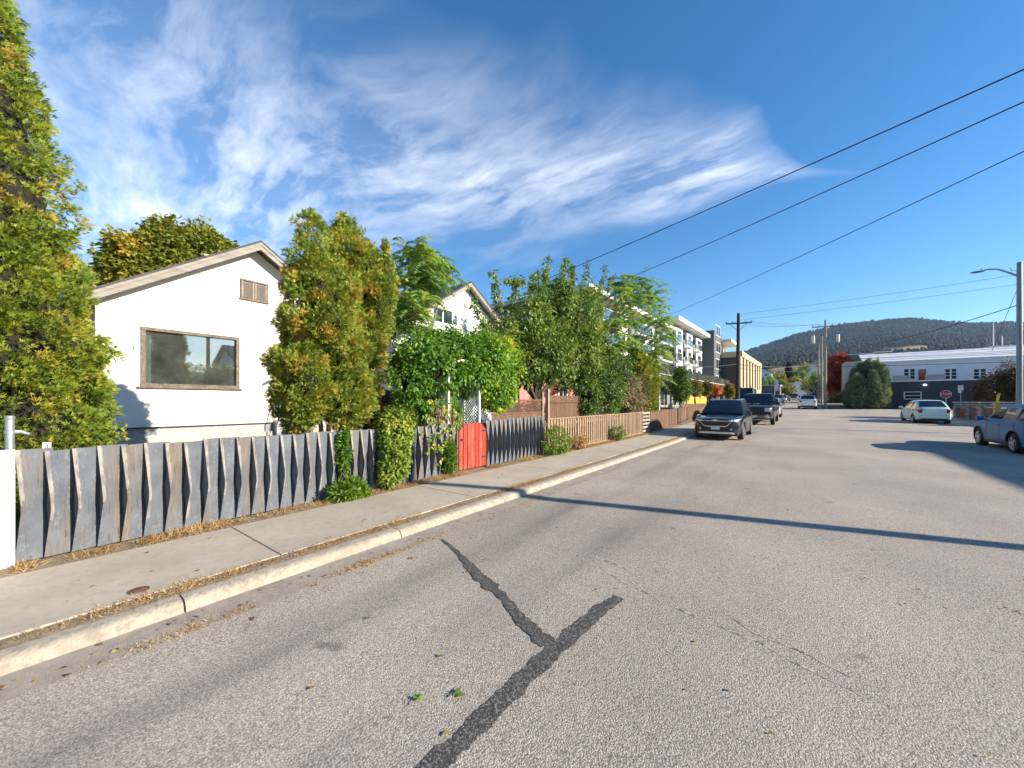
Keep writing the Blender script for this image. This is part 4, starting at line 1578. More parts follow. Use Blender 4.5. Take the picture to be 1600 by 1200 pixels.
# ---- spruce far behind the big cedar
def conifer(name, label, base, H, r, mat, n=900, cat='spruce tree', group=None, per=14, L=.34, W=.05, droop=.28):
    root = empty(name, base, 0, label, cat, group)
    MB().tube([(0, 0, -.3), (0, 0, H * .5), (0, 0, H)], [H * .016, H * .010, .02], 7).build('trunk', M['bark'], root, 'all')
    PP, DD, NN, TT = [], [], [], []
    mb = MB()
    k = 0
    z = H * .08
    while z < H * .98:
        f = 1 - z / H
        nb = 7
        for j in range(nb):
            a = 2 * math.pi * (j / nb) + k * 1.1 + random.uniform(-.3, .3)
            ln = r * (f ** .8) * random.uniform(.75, 1.15) + .15
            d = Vector((math.cos(a), math.sin(a), 0))
            m = max(3, int(ln / .16))
            for i in range(1, m + 1):
                t = i / m
                p = d * ln * t + Vector((0, 0, z - droop * ln * t * t + .06 * ln * t))
                for q in range(per // 3):
                    PP.append(p + Vector(rng.normal(0, .05, 3)))
                    s = random.choice((-1, 1))
                    DD.append(d * .7 + Vector((-d.y, d.x, 0)) * s * random.uniform(.3, 1.1) + Vector((0, 0, random.uniform(-.6, .15))))
                    NN.append((random.uniform(-.3, .3), random.uniform(-.3, .3), 1))
                    TT.append(random.random())
            mb.tube([(0, 0, z), d * ln * .5 + Vector((0, 0, z - droop * ln * .2)), d * ln + Vector((0, 0, z - droop * ln * .95))], [.035, .02, .008], 3, cap=False)
        z += H * .028
        k += 1
    mb.build('branch_whorls', M['bark'], root, fix=False)['kind'] = 'stuff'
    me = leafmesh('crown', np.array(PP), np.array(DD), np.array(NN, float), L * rng.uniform(.6, 1.2, len(PP)), W * 2.2, mat, np.array(TT))
    addobj('crown', me, root)
    return root


conifer('spruce_tree', 'dark drooping spruce rising behind the big cedar at the left', (-18.0, -1.7, .4), 19.0, 4.0, M['spruce'], per=36, L=.20, W=.022, droop=.4)


def broadleaf(name, label, base, lobes, hub, nclump, per, rad, L, W, mat, barkm, r0, seed, tintb=.45, tinta=.25, droop=.5, cat='tree', group=None, core=.62, lo=.55, ntips=120, patch=0.0, face_up=.6):
    root = empty(name, base, 0, label, cat, group)
    inv = np.array(base)
    for l in lobes:
        l.c = l.c - inv
    C, N_ = lobe_pts(lobes, nclump, lo, 1.04, core)
    C, d = jitter_surface(C, N_, max(.1, rad * .9), 1.0, seed)
    nzv = np.array([nz(p, 1.3, seed) for p in C])
    big = np.array([nz(p, .5, seed + 4) for p in C])
    tint = tintb + nzv * tinta + big * patch + rng.normal(0, .07, len(C))
    leaf_tufts('crown', C, N_, per, rad, L, W, mat, root, tint, droop=droop, face_up=face_up)
    idx = rng.choice(len(C), min(ntips, len(C)), replace=False)
    woody('trunk', (0, 0, -.2), [tuple(l.c) for l in lobes], [tuple(C[i]) for i in idx], r0, barkm, root, hub=tuple(np.array(hub) - inv))
    return root


# maple behind the house
X = -27
lobes = [lobe_px(210, 420, X, 50, 52), lobe_px(265, 400, X, 52, 52), lobe_px(318, 402, X, 42, 48), lobe_px(352, 410, X, 26, 34), lobe_px(180, 450, X, 28, 44), lobe_px(255, 450, X, 70, 50)]
b_ = at(262, 600, X)
broadleaf('maple_tree', 'round maple turning yellow behind the roof of the stucco house', (X, b_.y, .4), lobes, (X, b_.y, 3.4), 2000, 16, .40, .22, .18, M['maple'], M['bark'], .28, 5, tintb=.38, tinta=.3, droop=.35, patch=.18)

# large fruit tree with upright shoots
X = -8.6
tb = at(836, 640, X)
spec = [(805, 565, 42, 45), (850, 550, 50, 50), (895, 560, 46, 55), (788, 530, 26, 38), (822, 505, 32, 45), (868, 497, 40, 52), (912, 512, 36, 52), (935, 560, 34, 46), (845, 470, 16, 36), (882, 460, 18, 38), (925, 470, 16, 36)]
lobes = [lobe_px(a, b, X + random.uniform(-.5, .5), rx, ry) for a, b, rx, ry in spec]
ft = broadleaf('fruit_tree', 'spreading green fruit tree with dark trunk over the brown fences', (X, tb.y, .2), lobes, (X, tb.y, 1.75), 1450, 15, .24, .165, .09, M['cherry'], M['bark'], .17, 23, tintb=.5, tinta=.3, droop=.55, core=.55, lo=.5, ntips=150)
# upright water shoots rising out of the crown
C, N_ = [], []
mb = MB()
inv = np.array((X, tb.y, .2))
for (x0, y0, x1, y1) in ((845, 470, 857, 402), (872, 450, 884, 404), (905, 470, 918, 412), (935, 480, 945, 415), (930, 500, 958, 432), (780, 480, 770, 424), (800, 470, 812, 436), (828, 460, 838, 425),
                         (955, 520, 975, 450), (862, 450, 848, 425), (760, 520, 742, 470), (895, 440, 893, 415), (820, 440, 790, 440)):
    a, b = np.array(at(x0, y0, X)) - inv, np.array(at(x1, y1, X)) - inv
    pth = bend(a, b, .05, 5)
    mb.tube(pth, [.02, .017, .014, .011, .008, .004], 4, cap=False)
    for i in range(16):
        t = i / 15
        p = np.array(a) + (np.array(b) - a) * t + rng.normal(0, .05, 3)
        C.append(p); N_.append(unit(rng.normal(size=(1, 3)) + np.array([[0, 0, .2]]))[0])
mb.build('shoot', M['bark'], ft, 'all', fix=False)['kind'] = 'stuff'
leaf_tufts('shoot_leaves', np.array(C), np.array(N_), 16, .14, .145, .075, M['cherry'], ft, np.array([.5 + rng.normal(0, .15) for _ in C]), droop=.7, out=.8, kind='stuff')
# bare twigs at its left side
mb = MB()
for (x0, y0, x1, y1) in ((770, 540, 757, 455), (772, 520, 765, 440), (765, 540, 735, 480), (760, 560, 728, 520), (775, 500, 790, 445)):
    mb.tube(bend(np.array(at(x0, y0, X)) - inv, np.array(at(x1, y1, X)) - inv, .06, 5), [.016, .013, .01, .008, .006, .003], 4, cap=False)
mb.build('bare_twigs', M['bark'], ft, 'all', fix=False)['kind'] = 'stuff'


# ---- trees of heaven: fronds of paired leaflets
def frond_tree(name, label, base, tips, hub, mat, barkm, r0, flen=.75, nf=14, pairs=9, cat='tree', droop=.55, lw=.042, ll=.17, spread=.35):
    root = empty(name, base, 0, label, cat)
    inv = np.array(base)
    PP, DD, NN, TT, LL = [], [], [], [], []
    mb = MB()
    for tp in tips:
        tp = np.array(tp) - inv
        tt = rng.normal(.5, .12)
        for k in range(nf):
            a = 2 * math.pi * k * .381 + random.random()
            el = random.uniform(-.15, 1.0)
            d = np.array([math.cos(a) * math.cos(el), math.sin(a) * math.cos(el), math.sin(el)])
            L = flen * random.uniform(.7, 1.15)
            o = tp + rng.normal(0, spread * .5, 3) * np.array([1, 1, .9])
            prev = o
            side = unit(np.cross(d, [[0, 0, 1.0]]))[0]
            pts = []
            for i in range(pairs + 1):
                t = i / pairs
                p = o + d * L * t + np.array([0, 0, -droop * L * t * t])
                pts.append(tuple(p))
                if i == 0:
                    continue
                td = unit((p - prev)[None])[0]
                for s in (-1, 1):
                    PP.append(p)
                    DD.append(side * s * .9 + td * .45 + np.array([0, 0, -.35]))
                    NN.append(np.array([0, 0, 1.0]) + rng.normal(0, .2, 3) + td * .2)
                    LL.append(ll * (1 - .35 * abs(t - .45)) * random.uniform(.85, 1.1))
                    TT.append(tt + rng.normal(0, .1))
                prev = p
            mb.tube([pts[0], pts[len(pts) // 2], pts[-1]], [.008, .006, .003], 3, cap=False)
    mb.build('leaf_stalks', M['sumac'], root, fix=False)['kind'] = 'stuff'
    addobj('crown', leafmesh('crown', np.array(PP), np.array(DD), np.array(NN), np.array(LL), lw, mat, np.array(TT)), root)
    hb = np.array(hub) - inv
    hi = max(tips, key=lambda p: p[2])
    woody('trunk', (0, 0, -.2), [tuple(np.array(hi) - inv)], [tuple(np.array(t) - inv) for t in tips], r0, barkm, root, hub=tuple(hb))
    return root


X = -10.2
pts = [(660, 400), (640, 420), (680, 415), (660, 440), (632, 450), (682, 445), (660, 470), (640, 480), (615, 475), (650, 395), (672, 400), (695, 428), (650, 500), (630, 510), (640, 515), (622, 440), (628, 495), (668, 425)]
tips = [tuple(at(px + random.uniform(-4, 4), py, X + random.uniform(-.8, .8))) for px, py in pts]
b_ = at(662, 700, X)
frond_tree('sumac_tree', 'feathery green tree with long drooping fronds behind the vine arch', (X, b_.y, .3), tips, at(660, 540, X), M['sumac'], M['bark_grey'], .075, flen=.8, nf=24, pairs=11, ll=.20, lw=.06)
X = -8.8
pts = [(1000, 440), (985, 455), (1015, 458), (995, 475), (970, 480), (1025, 480), (1005, 500), (980, 505), (1030, 505), (1010, 530), (985, 540), (1032, 530), (960, 510), (1020, 555), (990, 570), (1034, 550), (1000, 460), (965, 455), (972, 440), (1005, 580), (965, 545), (975, 590), (1022, 580)]
tips = [tuple(at(px + random.uniform(-3, 3), py, X + random.uniform(-1, 1))) for px, py in pts]
b_ = at(1000, 660, X)
frond_tree('sumac_tree', 'tall frond-leaved tree beside the apartment building at the street side', (X, b_.y, .3), tips, at(1000, 590, X), M['sumac'], M['bark_grey'], .12, flen=1.3, nf=24, pairs=11, ll=.32, lw=.095, spread=.55)

# ---- vine-covered arbour over the red gate
AX = -6.05
arb = empty('arbor', (AX, 6.25, .08), 0, 'white lattice arbor standing over the red gate', 'arbor')
for dy in (-.5, .5):
    for dx in (-.5, .0):
        MB().box((dx - .025, dy - .025, 0), (dx + .025, dy + .025, 2.05)).build('post', M['white_paint'], arb)
    sgn = 1 if dy > 0 else -1
    lp = lattice(MB(), -.47, -.03, .25, 2.0, dy - .008, .075, .020, .008, plane='y').build('lattice_panel', M['white_paint'], arb, fix=False)
    lp['kind'] = 'stuff'
    MB().box((-.474, dy - .02, 2.0), (-.026, dy + .02, 2.05)).build('rail', M['white_paint'], arb)
for dx in (-.5, .0):
    pts = [(dx, .5 * math.cos(math.pi * i / 12), 2.05 + .42 * math.sin(math.pi * i / 12)) for i in range(13)]
    MB().tube(pts, .022, 6).build('hoop', M['white_paint'], arb, True)

VX = -6.45
spec = [(668, 572, 50, 48), (700, 560, 42, 42), (745, 565, 48, 42), (780, 578, 30, 45), (660, 625, 36, 48), (690, 645, 30, 40), (775, 610, 28, 32), (636, 590, 22, 40), (720, 590, 40, 22), (768, 545, 30, 24)]
lobes = [lobe_px(a, b, VX + random.uniform(-.2, .2), rx, ry) for a, b, rx, ry in spec]
vb = at(690, 700, VX)
vr = empty('climbing_vine', (VX, vb.y, .08), 0, 'broad green climbing vine mounded over the arbor at the red gate', 'vine')
inv = np.array(vr.location)
for l in lobes:
    l.c = l.c - inv
C, N_ = lobe_pts(lobes, 1500, .78, 1.05, .72)
C, d = jitter_surface(C, N_, .26, 2.0, 31)
low = np.clip((1.6 - C[:, 2]) / 1.2, 0, 1)
tint = .40 + np.array([nz(p, 1.4, 6) for p in C]) * .32 + low * .22 + rng.normal(0, .08, len(C)) + np.where(C[:, 1] > .9, .14, 0)
leaf_tufts('leaf_mass', C, N_, 16, .14, .10, .062, M['vine'], vr, tint, droop=.75, out=.5, face_up=.35)
core_mesh('tangle_shade_core', lobes, .5, vr, M['core'])
mb = MB()
for i in range(10):
    x0 = Vector((random.uniform(-.1, .1), random.uniform(-.5, .3), -.1))
    mb.tube(bend(x0, x0 + Vector((random.uniform(-.2, .2), random.uniform(-.5, .5), 2.0)), .1, 6), [.022, .02, .018, .016, .013, .01, .006], 5)
mb.build('stem', M['bark_grey'], vr, 'all', fix=False)['kind'] = 'stuff'
# dry hanging runners over the fence top
C = np.array([np.array(at(random.gauss(692, 13), random.uniform(632, 690), -6.0)) - inv for _ in range(150)])
leaf_tufts('dry_runners', C, np.tile([1.0, -.3, -.2], (len(C), 1)), 7, .07, .13, .012, M['dead'], vr, rng.uniform(.3, 1, len(C)), droop=1.6, out=.3, kind='stuff')
C = np.array([np.array(at(random.gauss(690, 14), random.uniform(620, 725), FX + .12)) - inv for _ in range(60)])
leaf_tufts('hanging_leaves', C, np.tile([1.0, -.3, 0], (len(C), 1)), 4, .05, .075, .055, M['vine_bright'], vr, rng.uniform(.3, .9, len(C)), droop=1.0, kind='stuff')


def bush(name, label, base, lobes, n, per, rad, L, W, mat, seed, tintb=.45, tinta=.3, droop=.4, cat='shrub', corek=.5, group=None, patch=0.0, stems=5, corem=None):
    root = empty(name, base, 0, label, cat, group)
    inv = np.array(base)
    for l in lobes:
        l.c = l.c - inv
    C, N_ = lobe_pts(lobes, n, .7, 1.06, .7)
    C, d = jitter_surface(C, N_, rad * .9, 1.2 / max(rad, .05) * .3, seed)
    tint = tintb + np.array([nz(p, .6 / max(rad, .05) * .3, seed) for p in C]) * tinta + np.array([nz(p, .4, seed + 2) for p in C]) * patch + rng.normal(0, .08, len(C))
    leaf_tufts('foliage', C, N_, per, rad, L, W, mat, root, tint, droop=droop)
    if corek:
        core_mesh('inner_shade_core', lobes, corek, root, corem or M['core'])
    mb = MB()
    tops = [l.c for l in lobes]
    for i in range(stems):
        t = tops[i % len(tops)]
        mb.tube(bend((random.uniform(-.05, .05), random.uniform(-.05, .05), -.08), tuple(t), .08, 4), [.02, .016, .012, .009, .005], 5)
    mb.build('stem', M['bark'], root, 'all', fix=False)
    return root


# creeper hanging over the fence onto the pavement side
X = FX + .10
lobes = [lobe_px(616, 668, X - .05, 30, 28), lobe_px(616, 700, X + .06, 26, 32), lobe_px(612, 735, X + .1, 20, 26), lobe_px(625, 655, X - .25, 24, 20), lobe_px(622, 720, X + .05, 18, 30)]
b_ = at(614, 762, X + .05)
bush('creeper', 'yellow-green creeper spilling over the grey fence left of the red gate', (X + .05, b_.y, .09), lobes, 520, 11, .075, .062, .045, M['vine_bright'], 41, tintb=.5, tinta=.35, droop=.8, cat='creeper', corek=.45, stems=4)
# weeds at the foot of the fences
for (px, py, rx, ry, X, lab, seed, n) in ((545, 768, 27, 20, FX + .22, 'low bright green weed at the foot of the grey fence', 51, 190), (703, 715, 8, 26, FX + .13, 'slender green climber at the left post of the red gate', 52, 90),
                                          (868, 690, 20, 22, FX + .28, 'leafy green shrub where the grey fence meets the picket fence', 53, 210), (965, 676, 12, 10, FX + .28, 'small green weed at the foot of the brown picket fence', 54, 80),
                                          (905, 690, 14, 8, FX + .25, 'sprawling dry weed beside the brown picket fence', 55, 60), (537, 705, 6, 34, FX + .10, 'thin creeper climbing the grey boards above the low weed', 56, 60)):
    l = [lobe_px(px, py, X, rx, ry)]
    if rx > 15:
        l.append(lobe_px(px - rx * .4, py + 3, X + .05, rx * .6, ry * .7))
        l.append(lobe_px(px + rx * .5, py + ry * .2, X + .05, rx * .6, ry * .6))
    c = at(px, py, X)
    bush('weed', lab, (X, c.y, .10 + ramp_z(c.y)), l, n, 9, .05, .075, .030, M['weed'] if seed != 55 else M['straw'], seed, tintb=.5, tinta=.3, droop=.1, cat='weed', corek=.0, stems=4)

# dark evergreen and dying cedar behind the picket fence
X = -7.0
lobes = [lobe_px(945, 610, X, 32, 38), lobe_px(920, 620, X, 20, 28), lobe_px(965, 590, X, 28, 40)]
b_ = at(945, 660, X)
bush('shrub', 'dense dark green shrub behind the brown picket fence', (X, b_.y, .12), lobes, 520, 14, .17, .12, .06, M['cherry'], 61, tintb=.42, tinta=.3, droop=.5, corek=.6)
lobes = [lobe_px(1000, 605, -6.9, 26, 46, .3), lobe_px(1016, 600, -6.9, 13, 42, .3), lobe_px(975, 625, -6.9, 16, 26), lobe_px(995, 575, -6.9, 20, 30, .4)]
b_ = at(998, 660, -6.9)
dc = thuja('cedar_tree', 'small yellowing cedar with a dead brown patch behind the picket fence', lobes, (-6.9, b_.y, .15), [((-6.9, b_.y, .1), (-6.9, b_.y, 2.2), .08)], 700, 12, .16, .17, .035, M['thuja2'], 71, orange=.2, bias=.5, core=.6)
inv = np.array(dc.location)
C = np.array([np.array(at(random.gauss(992, 9), random.uniform(588, 645), -6.25 + random.uniform(-.25, .05))) - inv for _ in range(170)])
leaf_tufts('dead_twigs', C, np.tile([.9, -.4, .1], (len(C), 1)), 12, .17, .22, .03, M['dead'], dc, rng.uniform(.2, .9, len(C)), droop=.3, kind='stuff')

# bare thicket and rose behind the fence under the tall cedar
X = -7.6
lobes = [lobe_px(575, 640, X, 22, 22), lobe_px(560, 655, X, 18, 14)]
b_ = at(570, 690, X)
bush('shrub', 'dark leafless thicket behind the fence right of the golden cedar', (X, b_.y, .12), lobes, 160, 8, .1, .07, .03, M['brown_leaf'], 81, tintb=.4, corek=.0, stems=14)
X = -7.3
lobes = [lobe_px(597, 648, X, 14, 13), lobe_px(470, 655, X, 16, 16)][:1]
b_ = at(597, 690, X)
bush('rose_bush', 'rose bush with a few reddish leaves above the creeper', (X, b_.y, .12), lobes, 90, 8, .09, .06, .045, M['red_leaf'], 82, tintb=.75, corek=.0, stems=6)


# ---- dry grass, litter
def grass_strip(name, label, pts, n, hmin, hmax, w, mat):
    """pts: function() -> (x, y, z)"""
    P = np.array([pts() for _ in range(n)])
    D = unit(np.column_stack([rng.normal(0, .75, n), rng.normal(0, .75, n), rng.uniform(.25, 1, n)]))
    N_ = rndu(n)
    cl = np.array([nz(p, 1.6, 2) for p in P])
    me = leafmesh(name, P, D, N_, rng.uniform(hmin, hmax, n) * (1 + .6 * cl), w, mat, np.clip(.5 + cl * .3 + rng.normal(0, .18, n), 0, 1), mid=.3)
    o = addobj(name, me)
    tag(o, label, 'grass', kind='stuff')
    return o


def clumpy(y):
    return mnoise.noise(Vector((1.5, y * 1.7, 0))) + .6 * mnoise.noise(Vector((7, y * 6, 0)))


def p_fence():
    while True:
        y = random.uniform(-1.5, 1) if random.random() < .12 else random.uniform(0, 18.0) ** 1.0
        if 5.85 < y < 6.6 or random.random() > .62 + clumpy(y):
            continue
        x = FX + .10 + abs(random.gauss(0, .12))
        return (min(x, -5.36), y, ramp_z(y) + .092)


def p_verge():
    while True:
        y = random.uniform(-2.0, 26) if random.random() < .5 else random.uniform(-2, 8)
        if random.random() > .55 + clumpy(y + 30):
            continue
        return (random.gauss(-3.97, .05), y, ramp_z(y) + .098)


def p_gutter():
    while True:
        y = random.uniform(-2, 3.2) if random.random() < .8 else random.uniform(3, 9)
        if random.random() > .25 + clumpy(y * .7 + 60) * 1.3:
            continue
        return (random.gauss(-3.40, .035), y, road_z(-3.4, y) + .006)


grass_strip('dry_grass', 'dry yellow grass along the foot of the fences', p_fence, 22000, .035, .095, .0045, M['straw'])
grass_strip('dry_grass', 'thin dry grass in the joint between pavement and kerb', p_verge, 12000, .012, .05, .004, M['straw'])
grass_strip('dry_grass', 'matted straw and pine needles lying along the gutter', p_gutter, 2200, .012, .04, .0035, M['straw'])


def litter(name, label, n, fn, L0, L1):
    P = np.array([fn() for _ in range(n)])
    D = unit(np.column_stack([rng.normal(size=n), rng.normal(size=n), rng.normal(0, .12, n)]))
    N_ = unit(np.column_stack([rng.normal(0, .3, n), rng.normal(0, .3, n), np.ones(n)]))
    L = rng.uniform(L0, L1, n)
    me = leafmesh(name, P, D, N_, L, L * .6, M['litter'], rng.random(n), fold=.2)
    tag(addobj(name, me), label, 'leaves', kind='stuff')


def lit_any():
    r = random.random()
    if r < .4:
        y = random.uniform(-1, 10)
        x = random.gauss(-3.5, .14)
        z = road_z(x, y) + .014
        if x < -3.66:
            x, z = -3.9, .115
    elif r < .55:
        x, y = random.uniform(-3.2, 1.5), random.uniform(.8, 9)
        z = road_z(x, y) + .010
    elif r < .62:
        x, y = random.uniform(-5.3, -4.1), random.uniform(0, 14)
        z = ramp_z(y) + .110
    elif r < .82:
        x, y = random.gauss(-3.97, .05), random.uniform(-1, 20)
        z = ramp_z(y) + .118
    else:
        x, y = random.uniform(-5.68, -5.36), random.uniform(0, 16)
        z = ramp_z(y) + .118
    return (x, y, z)


litter('leaf_litter', 'scattered tiny dry leaves on road, kerb and pavement', 620, lit_any, .015, .045)


def fallen_leaf(px, py, size, label, mat, rz, z=.012):
    p = on_ground(px, py)
    p.z = road_z(p.x, p.y) + z
    root = empty('fallen_leaf', p, rz, label, 'leaf', 'fallen leaves on the road')
    for k, (a, s) in enumerate(((0, 1.0), (.95, .8), (-.95, .8), (1.9, .55), (-1.9, .55))):
        d = Vector((math.cos(a), math.sin(a), 0)) * size * s
        sd = Vector((-d.y, d.x, 0)) * .33
        up = Vector((0, 0, size * .10 * ((k * 7) % 3 - .3)))
        mb = MB()
        mb.face([(0, 0, .002 * k), d * .5 + sd + up, d + up * 1.6])
        mb.face([(0, 0, .002 * k), d + up * 1.6, d * .5 - sd + up * .4])
        o = mb.build('leaf_lobe', mat, root)
        a_ = o.data.attributes.new('tint', 'FLOAT', 'FACE')
        a_.data.foreach_set('value', [.35 + .15 * (k % 3)] * 2)
    MB().tube([(0, 0, .003), (-size * .5, size * .08, .006), (-size * .8, size * .2, .003)], .0018, 4).build('stalk', M['bark'], root)


M['fallen'] = leaf_mat('fallen_green_leaf', [(0, (.05, .10, .02)), (.5, (.15, .22, .05)), (1, (.28, .33, .09))], trans=.2)
fallen_leaf(711, 1075, .062, 'pale green lobed leaf lying on the asphalt, largest of the two near the bottom', M['fallen'], .6)
fallen_leaf(652, 1084, .045, 'small dark green leaf on the asphalt left of the larger pale leaf', M['vine'], 2.2)
fallen_leaf(690, 1018, .025, 'tiny green leaf on the asphalt above the two larger leaves', M['vine'], 4.0)
fallen_leaf(642, 872, .04, 'curled orange-brown leaf on the asphalt near the start of the tar seal', M['litter'], 1.2)
fallen_leaf(576, 962, .03, 'little yellow-green leaf on the asphalt left of the tar seal', M['vine_bright'], 5.0)


# ------------------------------------------------------------------ vehicles
M['tyre'] = pmat('tyre_rubber', (.018, .018, .019), rough=.85)
M['rim'] = pmat('alloy', (.55, .56, .58), (.48, .49, .5), scale=8, rough=.3, metallic=.85)
M['chrome'] = pmat('chrome', (.75, .76, .78), rough=.12, metallic=1.0)
M['plastic'] = pmat('black_plastic', (.018, .018, .02), rough=.55)
M['lens'] = pmat('lamp_lens', (.72, .74, .76), (.5, .52, .55), scale=30, rough=.1, coat=.5)
M['red_lens'] = pmat('red_lamp_lens', (.36, .012, .015), (.26, .008, .01), scale=30, rough=.12, coat=.6)
M['plate'] = pmat('plate', (.70, .71, .74), (.35, .38, .5), scale=26, rough=.5, lo=.3, hi=.5)
M['car_glass'] = glass_mat('car_glass', (.012, .016, .018), .03)


def smooth_prof(pts, y):
    pts = sorted(pts)
    if y <= pts[0][0]:
        return pts[0][1]
    for (a, za), (b, zb) in zip(pts[:-1], pts[1:]):
        if y <= b:
            t = (y - a) / (b - a)
            t = t * t * (3 - 2 * t) * .35 + t * .65
            return za + (zb - za) * t
    return pts[-1][1]


def make_car(name, label, loc, rz, paint, L=4.65, W=1.84, H=1.66, wb=2.72, fo=.93, wr=.345, belt=None, plan=None, gh=None, sill=.26, rimm=None,
             cladding=True, style='suv', group=None, pitch=0.0, cat='car', detail=True, bed=False, rails=False, front=None):
    """car body lofted along y (front +y) with real wheel arches, cabin shell, panes, lamps"""
    root = empty(name, loc, rz, label, cat, group)
    root.rotation_euler = (pitch, 0, rz)
    hl = L / 2
    yf = hl - fo
    yr = yf - wb
    belt = [(b[0] * hl, b[1]) for b in belt]
    plan = [(b[0] * hl, b[1]) for b in plan]
    hw = W / 2
    Ra = wr + .055
    ys = sorted(set([round(-hl + L * i / 54, 4) for i in range(55)] + [round(c + Ra * k, 4) for c in (yf, yr) for k in (-1.001, -.97, -.9, -.75, .75, .9, .97, 1.001)] + [hl - .03, hl - .08, -hl + .03, -hl + .08]))

    def zlow(y):
        z = sill + .10 * max(0, (abs(y) - (hl - .35)) / .35)
        for c in (yf, yr):
            if abs(y - c) < Ra:
                z = max(z, wr + math.sqrt(Ra * Ra - (y - c) ** 2))
        return z

    def ztop(y):
        return smooth_prof(belt, y)

    def half(y, z):
        w = smooth_prof(plan, y) * hw
        zt = ztop(y)
        f = (z - sill) / max(.1, zt - sill)
        return w * (1 - .055 * (1 - min(1, f / .35)) ** 2 - .05 * max(0, (f - .45) / .55) ** 2)
    ns = 6
    mb = MB()
    rings = []
    for y in ys:
        zb, zt = min(zlow(y), ztop(y) - .06), ztop(y)
        ring = []
        for k in range(ns + 1):
            z = zb + (zt - .02 - zb) * k / ns
            ring.append((half(y, z), y, z))
        w = ring[-1][0]
        ring.append((w * .96, y, zt))
        ring.append((w * .55, y, zt + .03))
        full = ring + [(0, y, zt + .045)] + [(-a, b, c) for a, b, c in reversed(ring)]
        rings.append(full)
    n = len(rings[0])
    for r in rings:
        mb.v += r
    for i in range(len(rings) - 1):
        for k in range(n - 1):
            mb.f.append((i * n + k, i * n + k + 1, (i + 1) * n + k + 1, (i + 1) * n + k))
    mb.f.append(tuple(range(n)))
    mb.f.append(tuple((len(rings) - 1) * n + k for k in range(n)))
    body = mb.build('body', paint, root, smooth=True)
    # dark underside and wheel wells
    mb = MB()
    mb.box((-hw * .86, -hl + .12, sill - .06), (hw * .86, hl - .12, sill + .06))
    mb.box((-hw * .8, yr - Ra, sill), (hw * .8, yr + Ra, wr + Ra - .02))
    mb.box((-hw * .8, yf - Ra, sill), (hw * .8, yf + Ra, wr + Ra - .02))
    mb.build('underside', M['plastic'], root)

    def fy(x, end=1):
        """y of the body end at half width x"""
        y = hl * end
        for i in range(40):
            if smooth_prof(plan, y) * hw * .97 >= abs(x):
                break
            y -= .02 * end
        return y

    def patch(nm, x0, x1, z0, z1, mat, end=1, off=.008, parent=None, slant=0.0, th=.02, z0b=None, z1b=None):
        """panel hugging the front (+1) or rear (-1) end between x0 and x1"""
        z0b = z0 if z0b is None else z0b
        z1b = z1 if z1b is None else z1b
        m = MB()
        k = 8
        f0, bk = [], []
        for i in range(k + 1):
            x = x0 + (x1 - x0) * i / k
            t = i / k
            for z in (z0 + (z0b - z0) * t, z1 + (z1b - z1) * t):
                y = fy(x, end) + end * off - end * slant * (z - z0)
                f0.append((x, y, z))
                bk.append((x, y - end * th, z))
        i0 = 0
        m.v = f0 + bk
        q = len(f0)
        for i in range(k):
            a, b, c, d = 2 * i, 2 * i + 2, 2 * i + 3, 2 * i + 1
            m.f += [(a, b, c, d), (q + d, q + c, q + b, q + a), (a, q + a, q + b, b), (d, c, q + c, q + d)]
        m.f += [(0, 1, q + 1, q), (2 * k, q + 2 * k, q + 2 * k + 1, 2 * k + 1)]
        return m.build(nm, mat, parent or root)
    # cabin
    b0, r0, r1, b1 = [v * hl for v in gh[:4]]       # windscreen base, roof front, roof rear, rear glass base (front to back)
    wt = gh[4] * hw * .96
    prof = []
    for i in range(7):
        t = i / 6
        prof.append((b0 + (r0 - b0) * t, ztop(b0) + .02 + (H - .05 - ztop(b0) - .02) * (t ** .92)))
    for i in range(1, 6):
        t = i / 6
        prof.append((r0 + (r1 - r0) * t, H - .05 + .05 * math.sin(math.pi * (t * .8 + .1))))
    for i in range(0, 6):
        t = i / 5
        prof.append((r1 + (b1 - r1) * t, H - .05 + (ztop(b1) + .02 - H + .05) * (t ** 1.1)))

    def cw(z, y):
        zb = ztop(y)
        wb_ = half(y, zb - .02) * .955
        t = min(1, max(0, (z - zb) / (H - zb)))
        return wb_ + (wt - wb_) * t ** 1.1
    mb = MB()
    rr = []
    for (y, z) in prof:
        w = cw(z, y)
        rr.append([(w, y, ztop(y) - .02), (w, y, z), (w * .93, y, z + .028), (w * .5, y, z + .045), (0, y, z + .05), (-w * .5, y, z + .045), (-w * .93, y, z + .028), (-w, y, z), (-w, y, ztop(y) - .02)])
    for r in rr:
        # lower side vertices lean out to the belt
        y = r[0][1]
        wb_ = half(y, ztop(y) - .02) * .955
        r[0] = (wb_, y, ztop(y) - .02)
        r[-1] = (-wb_, y, ztop(y) - .02)
        mb.v += r
    n = 9
    for i in range(len(rr) - 1):
        for k in range(n - 1):
            mb.f.append((i * n + k, i * n + k + 1, (i + 1) * n + k + 1, (i + 1) * n + k))
    mb.build('cabin', paint, root, smooth=True)

